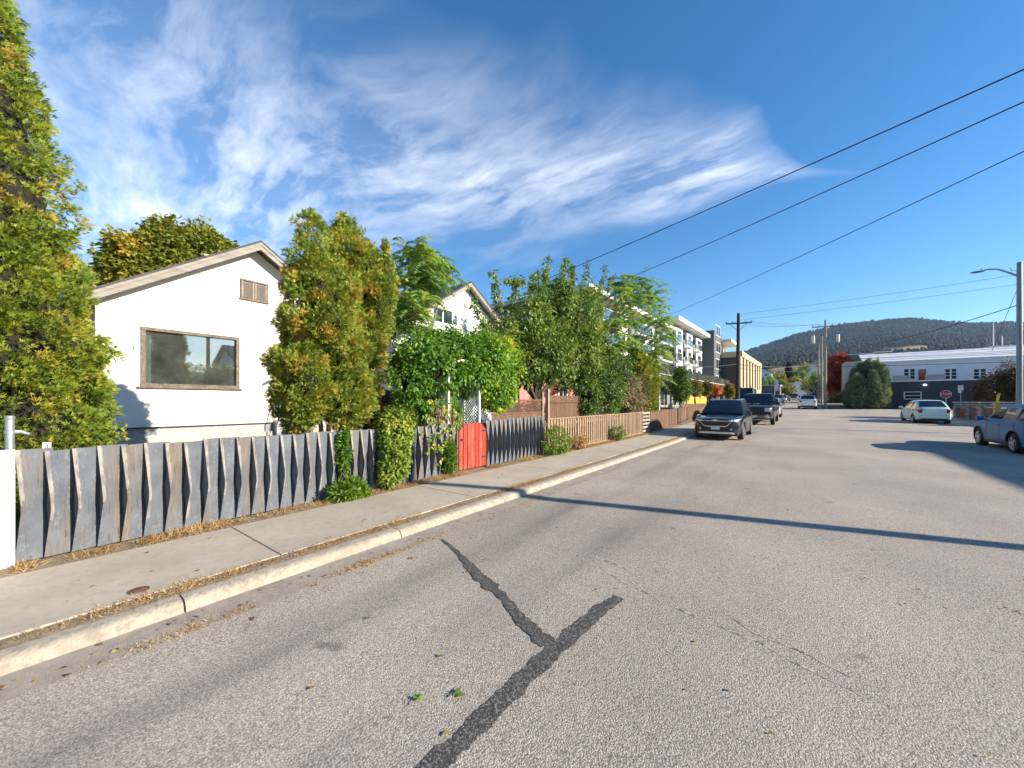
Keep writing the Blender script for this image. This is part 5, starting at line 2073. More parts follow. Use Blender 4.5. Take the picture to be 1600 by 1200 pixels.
    def glass_strip(nm, ia, ib, wf):
        m = MB()
        seq = prof[ia:ib + 1]
        for j, (y, z) in enumerate(seq):
            w = cw(z, y) * wf
            # outward normal of the profile
            k0, k1 = seq[max(0, j - 1)], seq[min(len(seq) - 1, j + 1)]
            ny, nz_ = (k1[1] - k0[1]), -(k1[0] - k0[0])
            l_ = math.hypot(ny, nz_)
            ny, nz_ = ny / l_ * .012, nz_ / l_ * .012
            if nz_ < 0:
                ny, nz_ = -ny, -nz_
            for x, dz in ((-w, .028), (-w * .5, .045), (0, .05), (w * .5, .045), (w, .028)):
                m.v.append((x, y + ny, z + nz_ + dz))
            if j:
                for q in range(4):
                    a = (j - 1) * 5 + q
                    m.f.append((a, a + 1, a + 6, a + 5))
        return m.build(nm, M['car_glass'], root, smooth='all')
    glass_strip('windscreen', 0, 6, .90)
    glass_strip('rear_window', len(prof) - 6 + 0, len(prof) - (2 if style != 'truck' else 2), .86)
    # side panes
    def side_pane(ya, yb, yc, yd, z0, z1):
        """bottom front ya, bottom rear yb, top rear yc, top front yd"""
        for s in (-1, 1):
            m = MB()
            for (y, z) in ((ya, z0), (yb, z0), (yc, z1), (yd, z1)):
                zb = ztop(y) - .02
                t = (z - zb) / (H - .05 - zb)
                wb_ = half(y, zb) * .955
                m.v.append((s * (wb_ + (cw(H - .05, y) - wb_) * t + .008), y, z))
            m.f.append((0, 1, 2, 3))
            m.build('side_window', M['car_glass'], root, fix=False)
    zt = H - .10
    zb = ztop((b0 + b1) / 2) + .05
    fa = b0 + (r0 - b0) * ((zb - ztop(b0)) / (H - ztop(b0))) - .10
    fb = b0 + (r0 - b0) * ((zt - ztop(b0)) / (H - ztop(b0))) - .12
    ra = b1 + (r1 - b1) * ((zb - ztop(b1)) / (H - ztop(b1))) + .10
    rb = b1 + (r1 - b1) * ((zt - ztop(b1)) / (H - ztop(b1))) + .10
    cuts = gh[5]
    bot, top = [fa] + [fa + (ra - fa) * c for c in cuts] + [ra], [fb] + [fa + (ra - fa) * c for c in cuts] + [rb]
    for i in range(len(bot) - 1):
        e = .035
        side_pane(bot[i] - (e if i else 0), bot[i + 1] + (e if i < len(bot) - 2 else 0), top[i + 1] + (e if i < len(bot) - 2 else 0), top[i] - (e if i else 0), zb, zt)
    # wheels
    for s in (-1, 1):
        for yw in (yf, yr):
            wh = empty('wheel', (s * (hw - .115), yw, wr))
            wh.parent = root
            m = MB().lathe([(wr * .62, -.10), (wr * .86, -.115), (wr * .97, -.10), (wr, -.06), (wr, .06), (wr * .97, .10), (wr * .86, .115), (wr * .62, .10)], 22, 'x')
            m.build('tyre', M['tyre'], wh, True)
            m = MB().lathe([(wr * .65, s * .09), (wr * .64, s * .112), (wr * .58, s * .105), (wr * .54, s * .05)], 22, 'x')
            for k in range(5):
                a = 2 * math.pi * k / 5
                for da in (-.13, .13):
                    m.bar((s * .085, math.cos(a + da) * wr * .12, math.sin(a + da) * wr * .12), (s * .098, math.cos(a + da * 1.1) * wr * .6, math.sin(a + da * 1.1) * wr * .6), .028, wr * .11, up=(1, 0, 0))
            m.lathe([(0, s * .11), (wr * .14, s * .105), (wr * .16, s * .06)], 12, 'x')
            m.build('rim', rimm or M['rim'], wh, True)
            MB().lathe([(0, s * .03), (wr * .62, s * .03)], 18, 'x').build('brake_disc', M['plastic'], wh)
    if cladding:
        for s in (-1, 1):
            MB().box((s * (hw * .93), yr + Ra + .01, sill - .02), (s * (hw * .965), yf - Ra - .01, sill + .13)).build('sill_cladding', M['plastic'], root)
            for c in (yf, yr):
                m = MB()
                pts = []
                for k in range(15):
                    a = math.pi * k / 14
                    y, z = c + math.cos(a) * (Ra + .03), wr + math.sin(a) * (Ra + .03)
                    zz_ = max(sill, z)
                    pts.append((s * (half(y, zz_) - .005), y, zz_))
                m.tube(pts, .03, 5)
                m.build('arch_trim', M['plastic'], root, True)
    # mirrors
    for s in (-1, 1):
        y = b0 - .10
        x = half(y, ztop(y) - .05)
        m = MB()
        m.box((s * (x - .05), y - .05, ztop(y) + .0), (s * (x + .06), y + .0, ztop(y) + .05))
        m.box((s * (x + .04), y - .07, ztop(y) + .0), (s * (x + .24), y + .06, ztop(y) + .16))
        mo = m.build('mirror', M['plastic'] if style == 'truck' else paint, root)
        bv = mo.modifiers.new('b', 'BEVEL')
        bv.width = .03
        bv.segments = 2
    # door shut lines and handles
    for s in (-1, 1):
        for c in [0.0] + list(cuts[:2]):
            y = fa + (ra - fa) * c - (.02 if c else .05)
            m = MB()
            pts = [(s * (half(y, z) + .001), y, z) for z in [sill + .12 + (ztop(y) - .05 - sill - .12) * k / 6 for k in range(7)]]
            m.tube(pts, .005, 4, cap=False)
            m.build('door_seam', M['plastic'], root)
        for c in cuts[:2]:
            y = fa + (ra - fa) * c + .16
            z = ztop(y) - .16
            MB().box((s * (half(y, z) - .01), y - .09, z - .015), (s * (half(y, z) + .022), y + .09, z + .015)).build('door_handle', paint, root)
    if rails:
        for s in (-1, 1):
            y0_, y1_ = r0 - .15, r1 + .1
            m = MB().tube([(s * wt * .93, y0_, H - .02), (s * wt * .93, y0_ - .12, H + .055), (s * wt * .93, (y0_ + y1_) / 2, H + .065), (s * wt * .93, y1_ + .12, H + .05), (s * wt * .93, y1_, H - .02)], .018, 6)
            m.build('roof_rail', M['chrome'], root, True)
    if front:
        front(root, patch, fy, hw, hl, ztop)
    if bed:
        # open cargo bed behind the cab
        yb0, yb1 = b1 - .08, -hl + .08
        MB().box((-hw * .8, yb1, ztop(yb1) - .02), (hw * .8, yb0, ztop(yb1) + .052)).build('bed_cover', M['plastic'], root)
    return root


suv_belt = [(-1, .93), (-.97, 1.05), (-.8, 1.10), (0, 1.06), (.36, 1.03), (.60, .985), (.86, .91), (.96, .85), (1, .79)]
suv_plan = [(-1, .80), (-.97, .90), (-.86, .97), (-.5, 1), (.6, 1), (.80, .97), (.92, .88), (.98, .76), (1, .68)]


def front_suv(root, patch, fy, hw, hl, ztop):
    gmat = M['plastic']
    patch('grille', -.56, .56, .60, .80, gmat, 1, .010)
    ch = empty('grille_surround')
    ch.parent = root
    for (a, b, z0, z1, z0b, z1b) in ((-.60, .60, .80, .825, None, None), (-.40, .40, .575, .60, None, None), (.40, .62, .575, .60, .79, .82), (-.62, -.40, .79, .82, .575, .60)):
        patch('chrome_bar', a, b, z0, z1, M['chrome'], 1, .02, ch, z0b=z0b, z1b=z1b)
    for s in (-1, 1):
        x0, x1 = sorted((s * .50, s * .87))
        inn = (.805, .85)
        out = (.80, .90)
        p0, p1 = (inn, out) if s > 0 else (out, inn)
        patch('headlight', x0, x1, p0[0], p0[1], M['lens'], 1, .014, z0b=p1[0], z1b=p1[1])
        x0, x1 = sorted((s * .55, s * .84))
        patch('fog_lamp', x0, x1, .44, .52, M['lens'], 1, .012)
        patch('bumper_vent', *sorted((s * .5, s * .86)), .38, .56, gmat, 1, .008)
    patch('bumper_lip', -.80, .80, .28, .36, M['chrome'] if False else M['rim'], 1, .02)
    patch('air_intake', -.48, .48, .37, .50, gmat, 1, .009)
    patch('license_plate', -.16, .16, .45, .56, M['plate'], 1, .03)
    # bow-tie shaped badge
    y = hl + .03
    m = MB()
    m.box((-.11, y - .01, .832), (.11, y + .012, .858))
    m.box((-.045, y - .008, .815), (.045, y + .014, .875))
    m.build('badge', M['chrome'], root)
    MB().box((-.62, hl - .95, 1.055), (-.1, hl - .93, 1.065)).build('wiper', M['plastic'], root)
    MB().box((.0, hl - .95, 1.055), (.55, hl - .93, 1.065)).build('wiper', M['plastic'], root)


P_dark = paint_mat('dark_blue_grey_paint', (.012, .016, .024), rough=.22, metallic=.3)
P_black = paint_mat('black_paint', (.010, .011, .013), rough=.25, metallic=.2)
P_blue = paint_mat('blue_paint', (.0, .15, .34), rough=.35, metallic=.0, coat=.0)
P_blue.node_tree.nodes['Principled BSDF'].inputs['Specular IOR Level'].default_value = .3
P_mint = paint_mat('mint_paint', (.54, .73, .66), rough=.35)
P_white = paint_mat('white_car_paint', (.72, .73, .74), rough=.3)
P_silver = paint_mat('silver_paint', (.42, .43, .44), rough=.3, metallic=.5)
P_maroon = paint_mat('maroon_paint', (.08, .015, .03), rough=.3)

yc = 18.65 + 1.36 + .035
make_car('parked_car', 'dark blue-grey sport utility car with chrome grille parked at the left kerb', (-2.62, 18.75 + 1.36, road_z(-2.6, 20)), R(180 - 1.5), P_dark,
         belt=suv_belt, plan=suv_plan, gh=(.40, .06, -.66, -.93, .74, (.40, .76)), front=front_suv, rails=True, pitch=R(-.6))


def front_truck(root, patch, fy, hw, hl, ztop):
    patch('grille', -.52, .52, .76, 1.08, M['plastic'], 1, .012)
    patch('grille_bar', -.52, .52, .90, .925, M['plastic'], 1, .025)
    for s in (-1, 1):
        patch('headlight', *sorted((s * .55, s * .90)), .86, 1.08, M['lens'], 1, .015)
        patch('fog_lamp', *sorted((s * .58, s * .80)), .52, .62, M['lens'], 1, .055)
    patch('front_bumper', -.92, .92, .46, .68, M['chrome'], 1, .05)
    patch('license_plate', -.16, .16, .50, .61, M['plate'], 1, .06)


tr_belt = [(-1, 1.18), (-.6, 1.22), (.0, 1.22), (.30, 1.24), (.45, 1.24), (.8, 1.20), (.95, 1.14), (1, 1.06)]
tr_plan = [(-1, .95), (-.9, .99), (.6, 1), (.85, .98), (.95, .92), (1, .84)]
make_car('pickup_truck', 'black pickup truck with chrome bumper parked behind the dark sport utility car', (-1.98, 28.7 + 1.95, road_z(-2, 30)), R(180 - 1.2), P_black, L=5.8, W=2.02, H=1.93, wb=3.6, fo=.97, wr=.40, sill=.42,
         belt=tr_belt, plan=tr_plan, gh=(.36, .14, -.22, -.30, .78, (.5,)), front=front_truck, style='truck', bed=True, cladding=False, cat='truck', pitch=R(-1.2))

hb_belt = [(-1, .78), (-.985, .90), (-.9, .98), (0, .94), (.4, .92), (.75, .82), (.93, .72), (1, .62)]
hb_plan = [(-1, .80), (-.97, .90), (-.86, .97), (-.5, 1), (.55, 1), (.80, .95), (.93, .84), (1, .66)]


def rear_hatch(root, patch, fy, hw, hl, ztop):
    for s in (-1, 1):
        patch('tail_lamp', *sorted((s * .54, s * .84)), .72, .93, M['red_lens'], -1, .02)
        patch('reflector', *sorted((s * .62, s * .78)), .42, .46, M['red_lens'], -1, .012)
    patch('license_plate', -.17, .17, .68, .79, M['plate'], -1, .012)
    patch('rear_bumper', -.80, .80, .24, .36, M['plastic'], -1, .02)
    patch('hatch_seam', -.62, .62, .555, .562, M['plastic'], -1, .004)


mc = make_car('hatchback', 'mint green hatchback parked on the right near the stop sign', (7.15, 38.2, road_z(7.1, 38)), R(3), P_mint, L=3.95, W=1.72, H=1.50, wb=2.48, fo=.80, wr=.30, sill=.22,
              belt=hb_belt, plan=hb_plan, gh=(.44, .08, -.58, -.955, .72, (.50,)), front=rear_hatch, cladding=False, pitch=R(1.2))


def rear_suv(root, patch, fy, hw, hl, ztop):
    for s in (-1, 1):
        patch('tail_lamp', *sorted((s * .48, s * .88)), .88, 1.04, M['red_lens'], -1, .03)
    patch('rear_bumper', -.84, .84, .26, .52, M['plastic'], -1, .02)
    patch('license_plate', -.17, .17, .76, .87, M['plate'], -1, .012)


make_car('parked_car', 'bright blue sport utility car parked at the right edge of the picture', (6.78, 21.9, road_z(6.8, 22)), R(2), P_blue, L=4.5, W=1.84, H=1.64, wb=2.65, fo=.95, wr=.345,
         belt=suv_belt, plan=suv_plan, gh=(.38, .04, -.70, -.94, .74, (.40, .78)), front=rear_suv, pitch=R(.5))

far_cars = [('white hatchback driving away beyond the junction', 1.15, 57.5, 0, P_white, 0), ('silver car parked behind the black pickup truck', -1.75, 38.2, 180, P_silver, 0),
            ('white van roof showing above the parked cars on the left', -4.6, 52.0, 180, P_white, 1), ('pale car far along the left side of the street', -2.7, 92.0, 180, P_white, 0),
            ('grey car far down the street behind the pale car', -2.4, 112.0, 180, P_silver, 0), ('maroon pickup coming up the far end of the street', -.3, 118.0, 180, P_maroon, 2),
            ('white car parked at the far right of the street', 1.9, 104.0, 0, P_white, 0), ('dark car parked far right beyond the tall pole', 1.8, 88.0, 0, P_black, 0), ('silver car in the far distance of the street', .9, 150.0, 180, P_silver, 0)]
for lab, x, y, rz_, pm, kind in far_cars:
    if kind == 0:
        make_car('distant_car', lab, (x, y, road_z(x, y)), R(rz_), pm, L=4.3, W=1.78, H=1.52, wb=2.6, fo=.85, wr=.31, sill=.23, belt=hb_belt, plan=hb_plan, gh=(.42, .06, -.72, -.95, .74, (.45,)), front=rear_hatch if rz_ == 0 else None, cladding=False, group='cars further down the street')
    elif kind == 1:
        make_car('van', lab, (x, y, road_z(x, y)), R(rz_), pm, L=5.6, W=2.0, H=2.5, wb=3.4, fo=.95, wr=.34, sill=.3, belt=[(-1, 1.2), (.5, 1.2), (.75, 1.15), (1, .95)], plan=tr_plan, gh=(.66, .40, -.94, -.985, .86, (.3,)), cladding=False, style='truck', cat='van')
    else:
        make_car('distant_truck', lab, (x, y, road_z(x, y)), R(rz_), pm, L=5.6, W=2.0, H=1.9, wb=3.5, fo=.95, wr=.38, sill=.4, belt=tr_belt, plan=tr_plan, gh=(.36, .14, -.22, -.30, .78, (.5,)), front=front_truck, style='truck', bed=True, cladding=False, cat='truck')

# ------------------------------------------------------------------ poles and wires
M['pole_dark'] = pmat('creosote_pole', (.026, .022, .020), (.016, .014, .013), scale=6, rough=.9, stretch=(1, 1, .1), bump=.4)
M['pole_grey'] = pmat('weathered_pole', (.30, .26, .21), (.21, .18, .15), scale=6, rough=.9, stretch=(1, 1, .1), bump=.4)
M['pole_steel'] = pmat('pole_steel', (.24, .26, .28), (.2, .21, .23), scale=9, rough=.5, metallic=.4)
M['wire'] = pmat('wire_sheath', (.015, .015, .016), rough=.6)
M['ceramic'] = pmat('insulator', (.10, .09, .09), rough=.3)
M['can'] = pmat('transformer_grey', (.55, .56, .57), (.48, .49, .5), scale=5, rough=.4)


def utility_pole(label, x, y, H, r, mat, arm=2.2, armz=.9, arm_dir=(1, 0), cans=0, arms=1, tilt=0.0):
    z = road_z(x, y) if -3.68 < x < 8.6 else ramp_z(y)
    root = empty('utility_pole', (x, y, z), 0, label, 'utility pole')
    root.rotation_euler = (0, tilt, 0)
    MB().lathe([(r * 1.25, -.3), (r * 1.2, 0), (r, H * .6), (r * .8, H), (0, H + .02)], 12).build('shaft', mat, root, True)
    d = Vector((*arm_dir, 0)).normalized()
    for k in range(arms):
        za = H - armz - k * 1.0
        MB().bar(-d * arm / 2 + Vector((0, 0, za)) + Vector((d.y, -d.x, 0)) * r * 1.1, d * arm / 2 + Vector((0, 0, za)) + Vector((d.y, -d.x, 0)) * r * 1.1, .09, .12).build('crossarm', mat, root)
        for t in (-.95, -.5, .5, .95):
            p = d * arm / 2 * t + Vector((d.y, -d.x, 0)) * r * 1.1
            MB().lathe([(.02, 0), (.045, .05), (.03, .1), (.045, .13), (.02, .18), (0, .18)], 8, 'z', (p.x, p.y, za + .06)).build('insulator', M['ceramic'], root, True)
        for s in (-1, 1):
            MB().bar(d * s * arm * .32 + Vector((0, 0, za - .05)), Vector((0, 0, za - .65)) + d * s * r * .8, .025, .04).build('arm_brace', mat, root)
    for k in range(cans):
        t = (-.9, .9, .15)[k]
        p = d * arm / 2 * t
        MB().lathe([(0, 0), (.14, .02), (.155, .06), (.155, .85), (.13, .92), (0, .95)], 14, 'z', (p.x, p.y + .1, H - armz - 1.9)).build('transformer', M['can'], root, True)
        MB().bar((p.x, p.y + .1, H - armz - .95), (p.x, p.y + .02, H - armz - .05), .04, .04).build('hanger', M['metal'], root)
    return root


q = at(1152, 640, -4.75)
utility_pole('dark utility pole with one crossarm rising behind the parked cars on the left', -4.75, q.y, 10.1, .17, M['pole_dark'], 2.3, 1.05, (1, .25), tilt=R(.6))
PL = Vector((-4.75, q.y, ramp_z(q.y)))
c = atY(1290, 638, 56.5)
utility_pole('grey utility pole carrying pale transformers at the far street corner', c.x, 56.8, 10.3, .12, M['pole_grey'], 2.5, .75, (1, .15), cans=2)
PR = Vector((c.x, 56.8, ramp_z(56.8)))
c2 = atY(1284, 630, 75)
utility_pole('slim pale pole just behind the transformer pole', c2.x, 75, 10.5, .14, M['pole_grey'], 1.8, .8, (1, .15))
c3 = atY(1279, 630, 100)
utility_pole('third pole in the far row right of the street', c3.x, 100, 12.0, .16, M['pole_grey'], 1.8, .8, (1, .15))
PO = Vector((8.95, 9.45, road_z(8.6, 9.4)))
utility_pole('roadside utility pole just outside the right edge whose shadow crosses the road', PO.x, PO.y, 9.2, .125, M['pole_dark'], 1.8, .6, (1, .1))

# street lamp
sl_ = atY(1593, 640, 29.5)
lz = road_z(8.6, 29.5)
st = empty('street_lamp', (sl_.x, 29.5, lz + .1), 0, 'grey street lamp with curved arm at the right edge of the picture', 'street lamp')
MB().lathe([(.13, -.3), (.12, 0), (.105, 3), (.09, 8.3), (0, 8.35)], 14).build('post', M['pole_steel'], st, True)
arm = [(0, 0, 7.6), (-.3, 0, 7.85), (-.65, .0, 8.1), (-.95, 0, 8.17), (-1.15, 0, 8.14)]
MB().tube(arm, [.05, .045, .04, .035, .03], 8).build('arm', M['metal'], st, True)
lh = MB().lathe([(0, -.05), (.10, -.04), (.15, .02), (.12, .10), (0, .13)], 12)
o = lh.build('lamp_head', M['pole_steel'], st, True, (-1.33, 0, 8.09))
o.scale = (1.7, .8, .5)
MB().lathe([(0, 0), (.02, 0), (.03, .1), (0, .11)], 8, 'z', (-1.2, 0, 8.14)).build('photocell', M['pole_steel'], st, True)
MB().tube([(-.1, 0, 7.9), (-.25, -.02, 7.95), (-.3, -.05, 8.1)], .012, 5).build('bracket', M['black_iron'], st, True)


def wire(label, a, b, sag, r, grp=None, n=24, mat=None):
    a, b = Vector(a), Vector(b)
    pts = [a + (b - a) * t - Vector((0, 0, 4 * sag * t * (1 - t))) for t in [i / n for i in range(n + 1)]]
    o = MB().tube(pts, r, 5).build('overhead_wire', mat or M['wire'], None, 'all', fix=False)
    return tag(o, label, 'wire', grp)


ph = Vector((PO.x, PO.y, 7.85))
wire('upper service wire crossing the sky to the clapboard house', ph + Vector((0, 0, .12)), at(815, 452, -12.5), .12, .016)
wire('middle service wire crossing the sky into the frond-leaved tree', ph, at(955, 446, -10.5), .12, .016)
wire('lowest service wire crossing the sky to the apartment building', ph - Vector((0, 0, .12)), at(1047, 492, -11.0), .15, .016)
thin = .012
for i, t in enumerate((-1.05, -.55, .55, 1.05)):
    a = PL + Vector((t, t * .25, 9.25))
    b = PR + Vector((t * 1.05, t * .15, 9.85))
    wire(('outer left', 'inner left', 'inner right', 'outer right')[i] + ' thin line between the dark pole and the transformer pole', a, b, .35, thin)
wire('heavy cable slung from the dark pole to the transformer pole', PL + Vector((0, 0, 4.9)), PR + Vector((0, 0, 5.2)), .35, .04)
wire('lower communication cable below the heavy cable across the junction', PL + Vector((0, 0, 4.5)), PR + Vector((0, 0, 4.7)), .4, .022)
wire('heavy cable running from the dark pole back towards the apartment building', PL + Vector((0, 0, 4.9)), at(1030, 572, -7.2), .15, .035)
wire('cable from the street lamp post down to the transformer pole', Vector((sl_.x, 29.5, lz + 6.35)), PR + Vector((0, 0, 6.9)), .55, .022)
wire('long line from the dark pole out to the right over the street', PL + Vector((.6, 0, 10.0)), Vector((40, 52, 14.6)), .6, thin)
wire('second long line below the first running out to the right', PL + Vector((.6, 0, 9.4)), Vector((40, 52, 13.6)), .6, thin)
wire('line crossing in front of the white building to the right', PR + Vector((0, 0, 5.6)), Vector((45, 58, 6.9)), .3, .02)
wire('lower line crossing in front of the white building to the right', PR + Vector((0, 0, 4.8)), Vector((45, 58, 5.9)), .35, .025)
wire('guy line on the street lamp post', Vector((sl_.x - .1, 29.5, lz + 7.0)), Vector((sl_.x - .75, 29.9, lz + 4.2)), .0, .010)

# ------------------------------------------------------------------ right-hand side
M['charcoal'] = pmat('charcoal_paint', (.040, .046, .058), (.034, .039, .05), scale=1.5, rough=.85, bump=.1)
M['white_block'] = pmat('white_wall_paint', (.68, .69, .71), (.62, .63, .66), scale=1.2, rough=.85)
M['grey_wall'] = pmat('grey_wall_paint', (.38, .38, .36), (.33, .33, .32), scale=1.5, rough=.85)
M['olive'] = pmat('olive_metal', (.16, .17, .11), (.13, .14, .09), scale=2, rough=.7)
M['brick'] = pmat('red_brick', (.23, .085, .06), (.16, .06, .045), scale=8, rough=.9, rnd=.2)
M['stone'] = pmat('field_stone', (.30, .26, .22), (.17, .15, .13), scale=6, rough=.9, rnd=.25, bump=.5)
M['yellow'] = pmat('yellow_paint', (.70, .50, .03), (.6, .42, .03), scale=5, rough=.5)
M['sign_red'] = pmat('sign_red', (.42, .012, .018), rough=.45)
M['sign_white'] = pmat('sign_white', (.78, .78, .78), rough=.45)
M['lamp'] = bpy.data.materials.new('wall_lamp_glow')
M['lamp'].use_nodes = True
_b = M['lamp'].node_tree.nodes['Principled BSDF']
_b.inputs['Emission Color'].default_value = (1, .97, .9, 1)
_b.inputs['Emission Strength'].default_value = 2.5

M['far_pane'] = pmat('far_pane', (.02, .024, .03), rough=.35, spec=.2)
CY = 60.6
z0 = ramp_z(CY)
xa = atY(1384, 600, CY).x
xb = 34.0
zt = atY(1400, 595, CY).z
ch = empty('charcoal_building', (xa, CY, z0), 0, 'low charcoal grey building with flat roof behind the stop sign', 'building')
MB().box((0, 0, -.3), (xb - xa, 14, zt - z0 - .12)).build('wall', M['charcoal'], ch)
MB().box((-.08, -.06, zt - z0 - .118), (xb - xa + .08, 14.06, zt - z0)).build('parapet', M['white_block'], ch)
w0, w1 = atY(1412, 612, CY), atY(1440, 624, CY)
w = empty('window', (0, 0, 0))
w.parent = ch
a0, a1, h0, h1 = w0.x - xa, w1.x - xa, w1.z - z0, w0.z - z0
fr = .09
for p, q in (((a0, h0), (a0 + fr, h1)), ((a1 - fr, h0), (a1, h1)), ((a0 + fr, h1 - fr), (a1 - fr, h1)), ((a0 + fr, h0), (a1 - fr, h0 + fr)), ((a0 + fr, (h0 + h1) / 2 - .04), (a1 - fr, (h0 + h1) / 2 + .04))):
    MB().box((p[0], -.05, p[1]), (q[0], .01, q[1])).build('frame', M['can'], w)
for za_, zb_ in ((h0 + fr, (h0 + h1) / 2 - .04), ((h0 + h1) / 2 + .04, h1 - fr)):
    MB().box((a0 + fr, -.03, za_), (a1 - fr, -.012, zb_)).build('pane', M['dark_glass'], w)
lp = atY(1445, 601, CY)
MB().lathe([(0, 0), (.13, .01), (.15, .07), (.09, .14), (0, .15)], 12, 'z', (lp.x - xa, -.12, lp.z - z0 - .1)).build('wall_lamp', M['lamp'], ch, True)

WY = 86.0
xa2 = atY(1352, 590, WY).x
zr = atY(1450, 562, WY).z
zw0 = ramp_z(WY)
wbd = empty('white_building', (xa2, WY, zw0), 0, 'long white two-storey building with red door behind the charcoal building', 'building')
Lx = 62 - xa2
HH = zr - zw0
mb = MB()
mb.box((0, 0, -.3), (Lx, 16, HH))
mb.build('wall', M['white_block'], wbd)
# sloping pale roof apron with three standing joints
apz = atY(1450, 547, WY + 3).z - zw0
mb = MB()
mb.prism([(-.25, HH + .02), (5.0, apz), (5.0, apz - .2), (-.25, HH - .12)], -.3, Lx, 'x')
mb.build('roof_apron', M['white_block'], wbd)
for k in range(3):
    t = (k + .6) / 3.2
    MB().box((-.3, -.25 + 5.25 * t, HH + .02 + (apz - HH) * t + .01), (Lx, -.2 + 5.25 * t, HH + .06 + (apz - HH) * t + .02)).build('roof_seam', M['can'], wbd)
# left grey wing and olive roof boxes
gx0, gx1 = atY(1320, 560, WY - 1).x - xa2, -.02
MB().box((gx0, -1, -.3), (gx1, 15, atY(1330, 565, WY - 1).z - zw0)).build('side_wing', M['grey_wall'], wbd)
for (p0, p1, y0, y1) in ((1324, 1366, 555, 564), (1367, 1393, 551, 557), (1480, 1545, 549, 555)):
    A, B = atY(p0, y0, WY + 6), atY(p1, y1, WY + 6)
    bx0, bx1 = A.x - xa2, B.x - xa2
    o = MB().box((bx0, 6, HH - 1), (bx1, 9, A.z - zw0)).build('roof_box', M['olive'], wbd)
    MB().box((bx0 - .1, 5.9, A.z - zw0 + .002), (bx1 + .1, 9.1, A.z - zw0 + .15)).build('roof_box_cap', M['can'], o)
A, B = atY(1546, 541, WY + 5.5), atY(1592, 560, WY + 5.5)
ph_ = MB().box((A.x - xa2, 5.5, HH - 1), (B.x - xa2 + 2, 11, A.z - zw0)).build('penthouse', M['white_block'], wbd)
C1 = atY(1573, 552, WY + 5.5)
MB().box((C1.x - xa2 - .5, 5.44, C1.z - zw0 - .45), (C1.x - xa2 + .55, 5.497, C1.z - zw0 + .45)).build('louver', M['trimwood'], ph_)
for px, py in ((1552, 505), (1566, 525), (1579, 538)):
    A = atY(px, py, WY + 6.5)
    MB().tube([(A.x - xa2, 6.5, HH), (A.x - xa2, 6.5, A.z - zw0)], [.09, .05], 6).build('antenna', M['can'], wbd, True)
# windows with muntins and the red door
for (p0, p1) in ((1413, 1429), (1477, 1494), (1522, 1540)):
    A, B = atY(p0, 577, WY), atY(p1, 591.5, WY)
    w = empty('window')
    w.parent = wbd
    u0, u1, v0, v1 = A.x - xa2, B.x - xa2, B.z - zw0, A.z - zw0
    MB().box((u0, -.03, v0), (u1, .01, v1)).build('pane', M['far_pane'], w)
    um = (u0 + u1) / 2
    MB().box((um - .09, -.06, v0), (um + .09, -.031, v1)).build('mullion', M['white_block'], w)
    for k in (1, 2):
        z = v0 + (v1 - v0) * k / 3
        for q0, q1 in ((u0, um - .092), (um + .092, u1)):
            MB().box((q0, -.055, z - .04), (q1, -.031, z + .04)).build('muntin', M['white_block'], w)
    MB().box((u0 - .15, -.1, v0 - .12), (u1 + .15, .0, v0 - .004)).build('sill', M['can'], w)
A, B = atY(1435, 577, WY), atY(1447, 593, WY)
MB().box((A.x - xa2, -.05, B.z - zw0 - .5), (B.x - xa2, .01, A.z - zw0)).build('door', M['red_door'], wbd)
MB().box((A.x - xa2, -.07, A.z - zw0 - .45), (B.x - xa2, -.052, A.z - zw0 - .05)).build('transom', M['dark_glass'], wbd)
A, B = atY(1396, 587, WY - 1.5), atY(1478, 593, WY - 1.5)
for q0, q1 in ((0, .28), (.62, 1)):
    MB().box((A.x - xa2 + (B.x - A.x) * q0, -1.5, B.z - zw0 - .4), (A.x - xa2 + (B.x - A.x) * q1, -1.3, A.z - zw0)).build('balcony_rail', M['grey_wall'], wbd)

# stop sign
sp_ = atY(1478, 616, 46.0)
sz = road_z(8.6, 43)
ss = empty('stop_sign', (sp_.x, 46.0, sz), R(-14), 'red octagonal stop sign on a steel post before the charcoal building', 'sign')
hz = sp_.z - sz
oct_ = lambda r: [(r * math.cos(R(22.5 + 45 * k)), r * math.sin(R(22.5 + 45 * k))) for k in range(8)]
MB().box((-.03, .0, -.2), (.03, .05, hz + .3)).build('post', M['metal'], ss)
f = MB().prism([(x, z + hz) for x, z in oct_(.335)], -.012, -.002, 'y').build('border', M['sign_white'], ss)
MB().prism([(x, z + hz) for x, z in oct_(.312)], -.016, -.0125, 'y').build('face', M['sign_red'], ss)
text_mesh('lettering', 'STOP', .25, M['sign_white'], ss, (0, -.019, hz), (R(90), 0, 0), .002)
# parking sign
pp = atY(1501, 607, 47.0)
ps = empty('parking_sign', (pp.x, 47.0, sz), R(-10), 'small white sign on a thin post right of the stop sign', 'sign')
MB().box((-.025, 0, -.2), (.025, .04, pp.z - sz + .2)).build('post', M['metal'], ps)
MB().box((-.15, -.012, pp.z - sz - .16), (.15, -.001, pp.z - sz + .26)).build('plate', M['sign_white'], ps)
text_mesh('lettering', 'P', .30, M['metal'], ps, (.01, -.014, pp.z - sz + .06), (R(90), 0, 0), .001)
MB().box((-.14, -.012, pp.z - sz - .36), (.04, -.001, pp.z - sz - .19)).build('plate', M['sign_white'], ps)

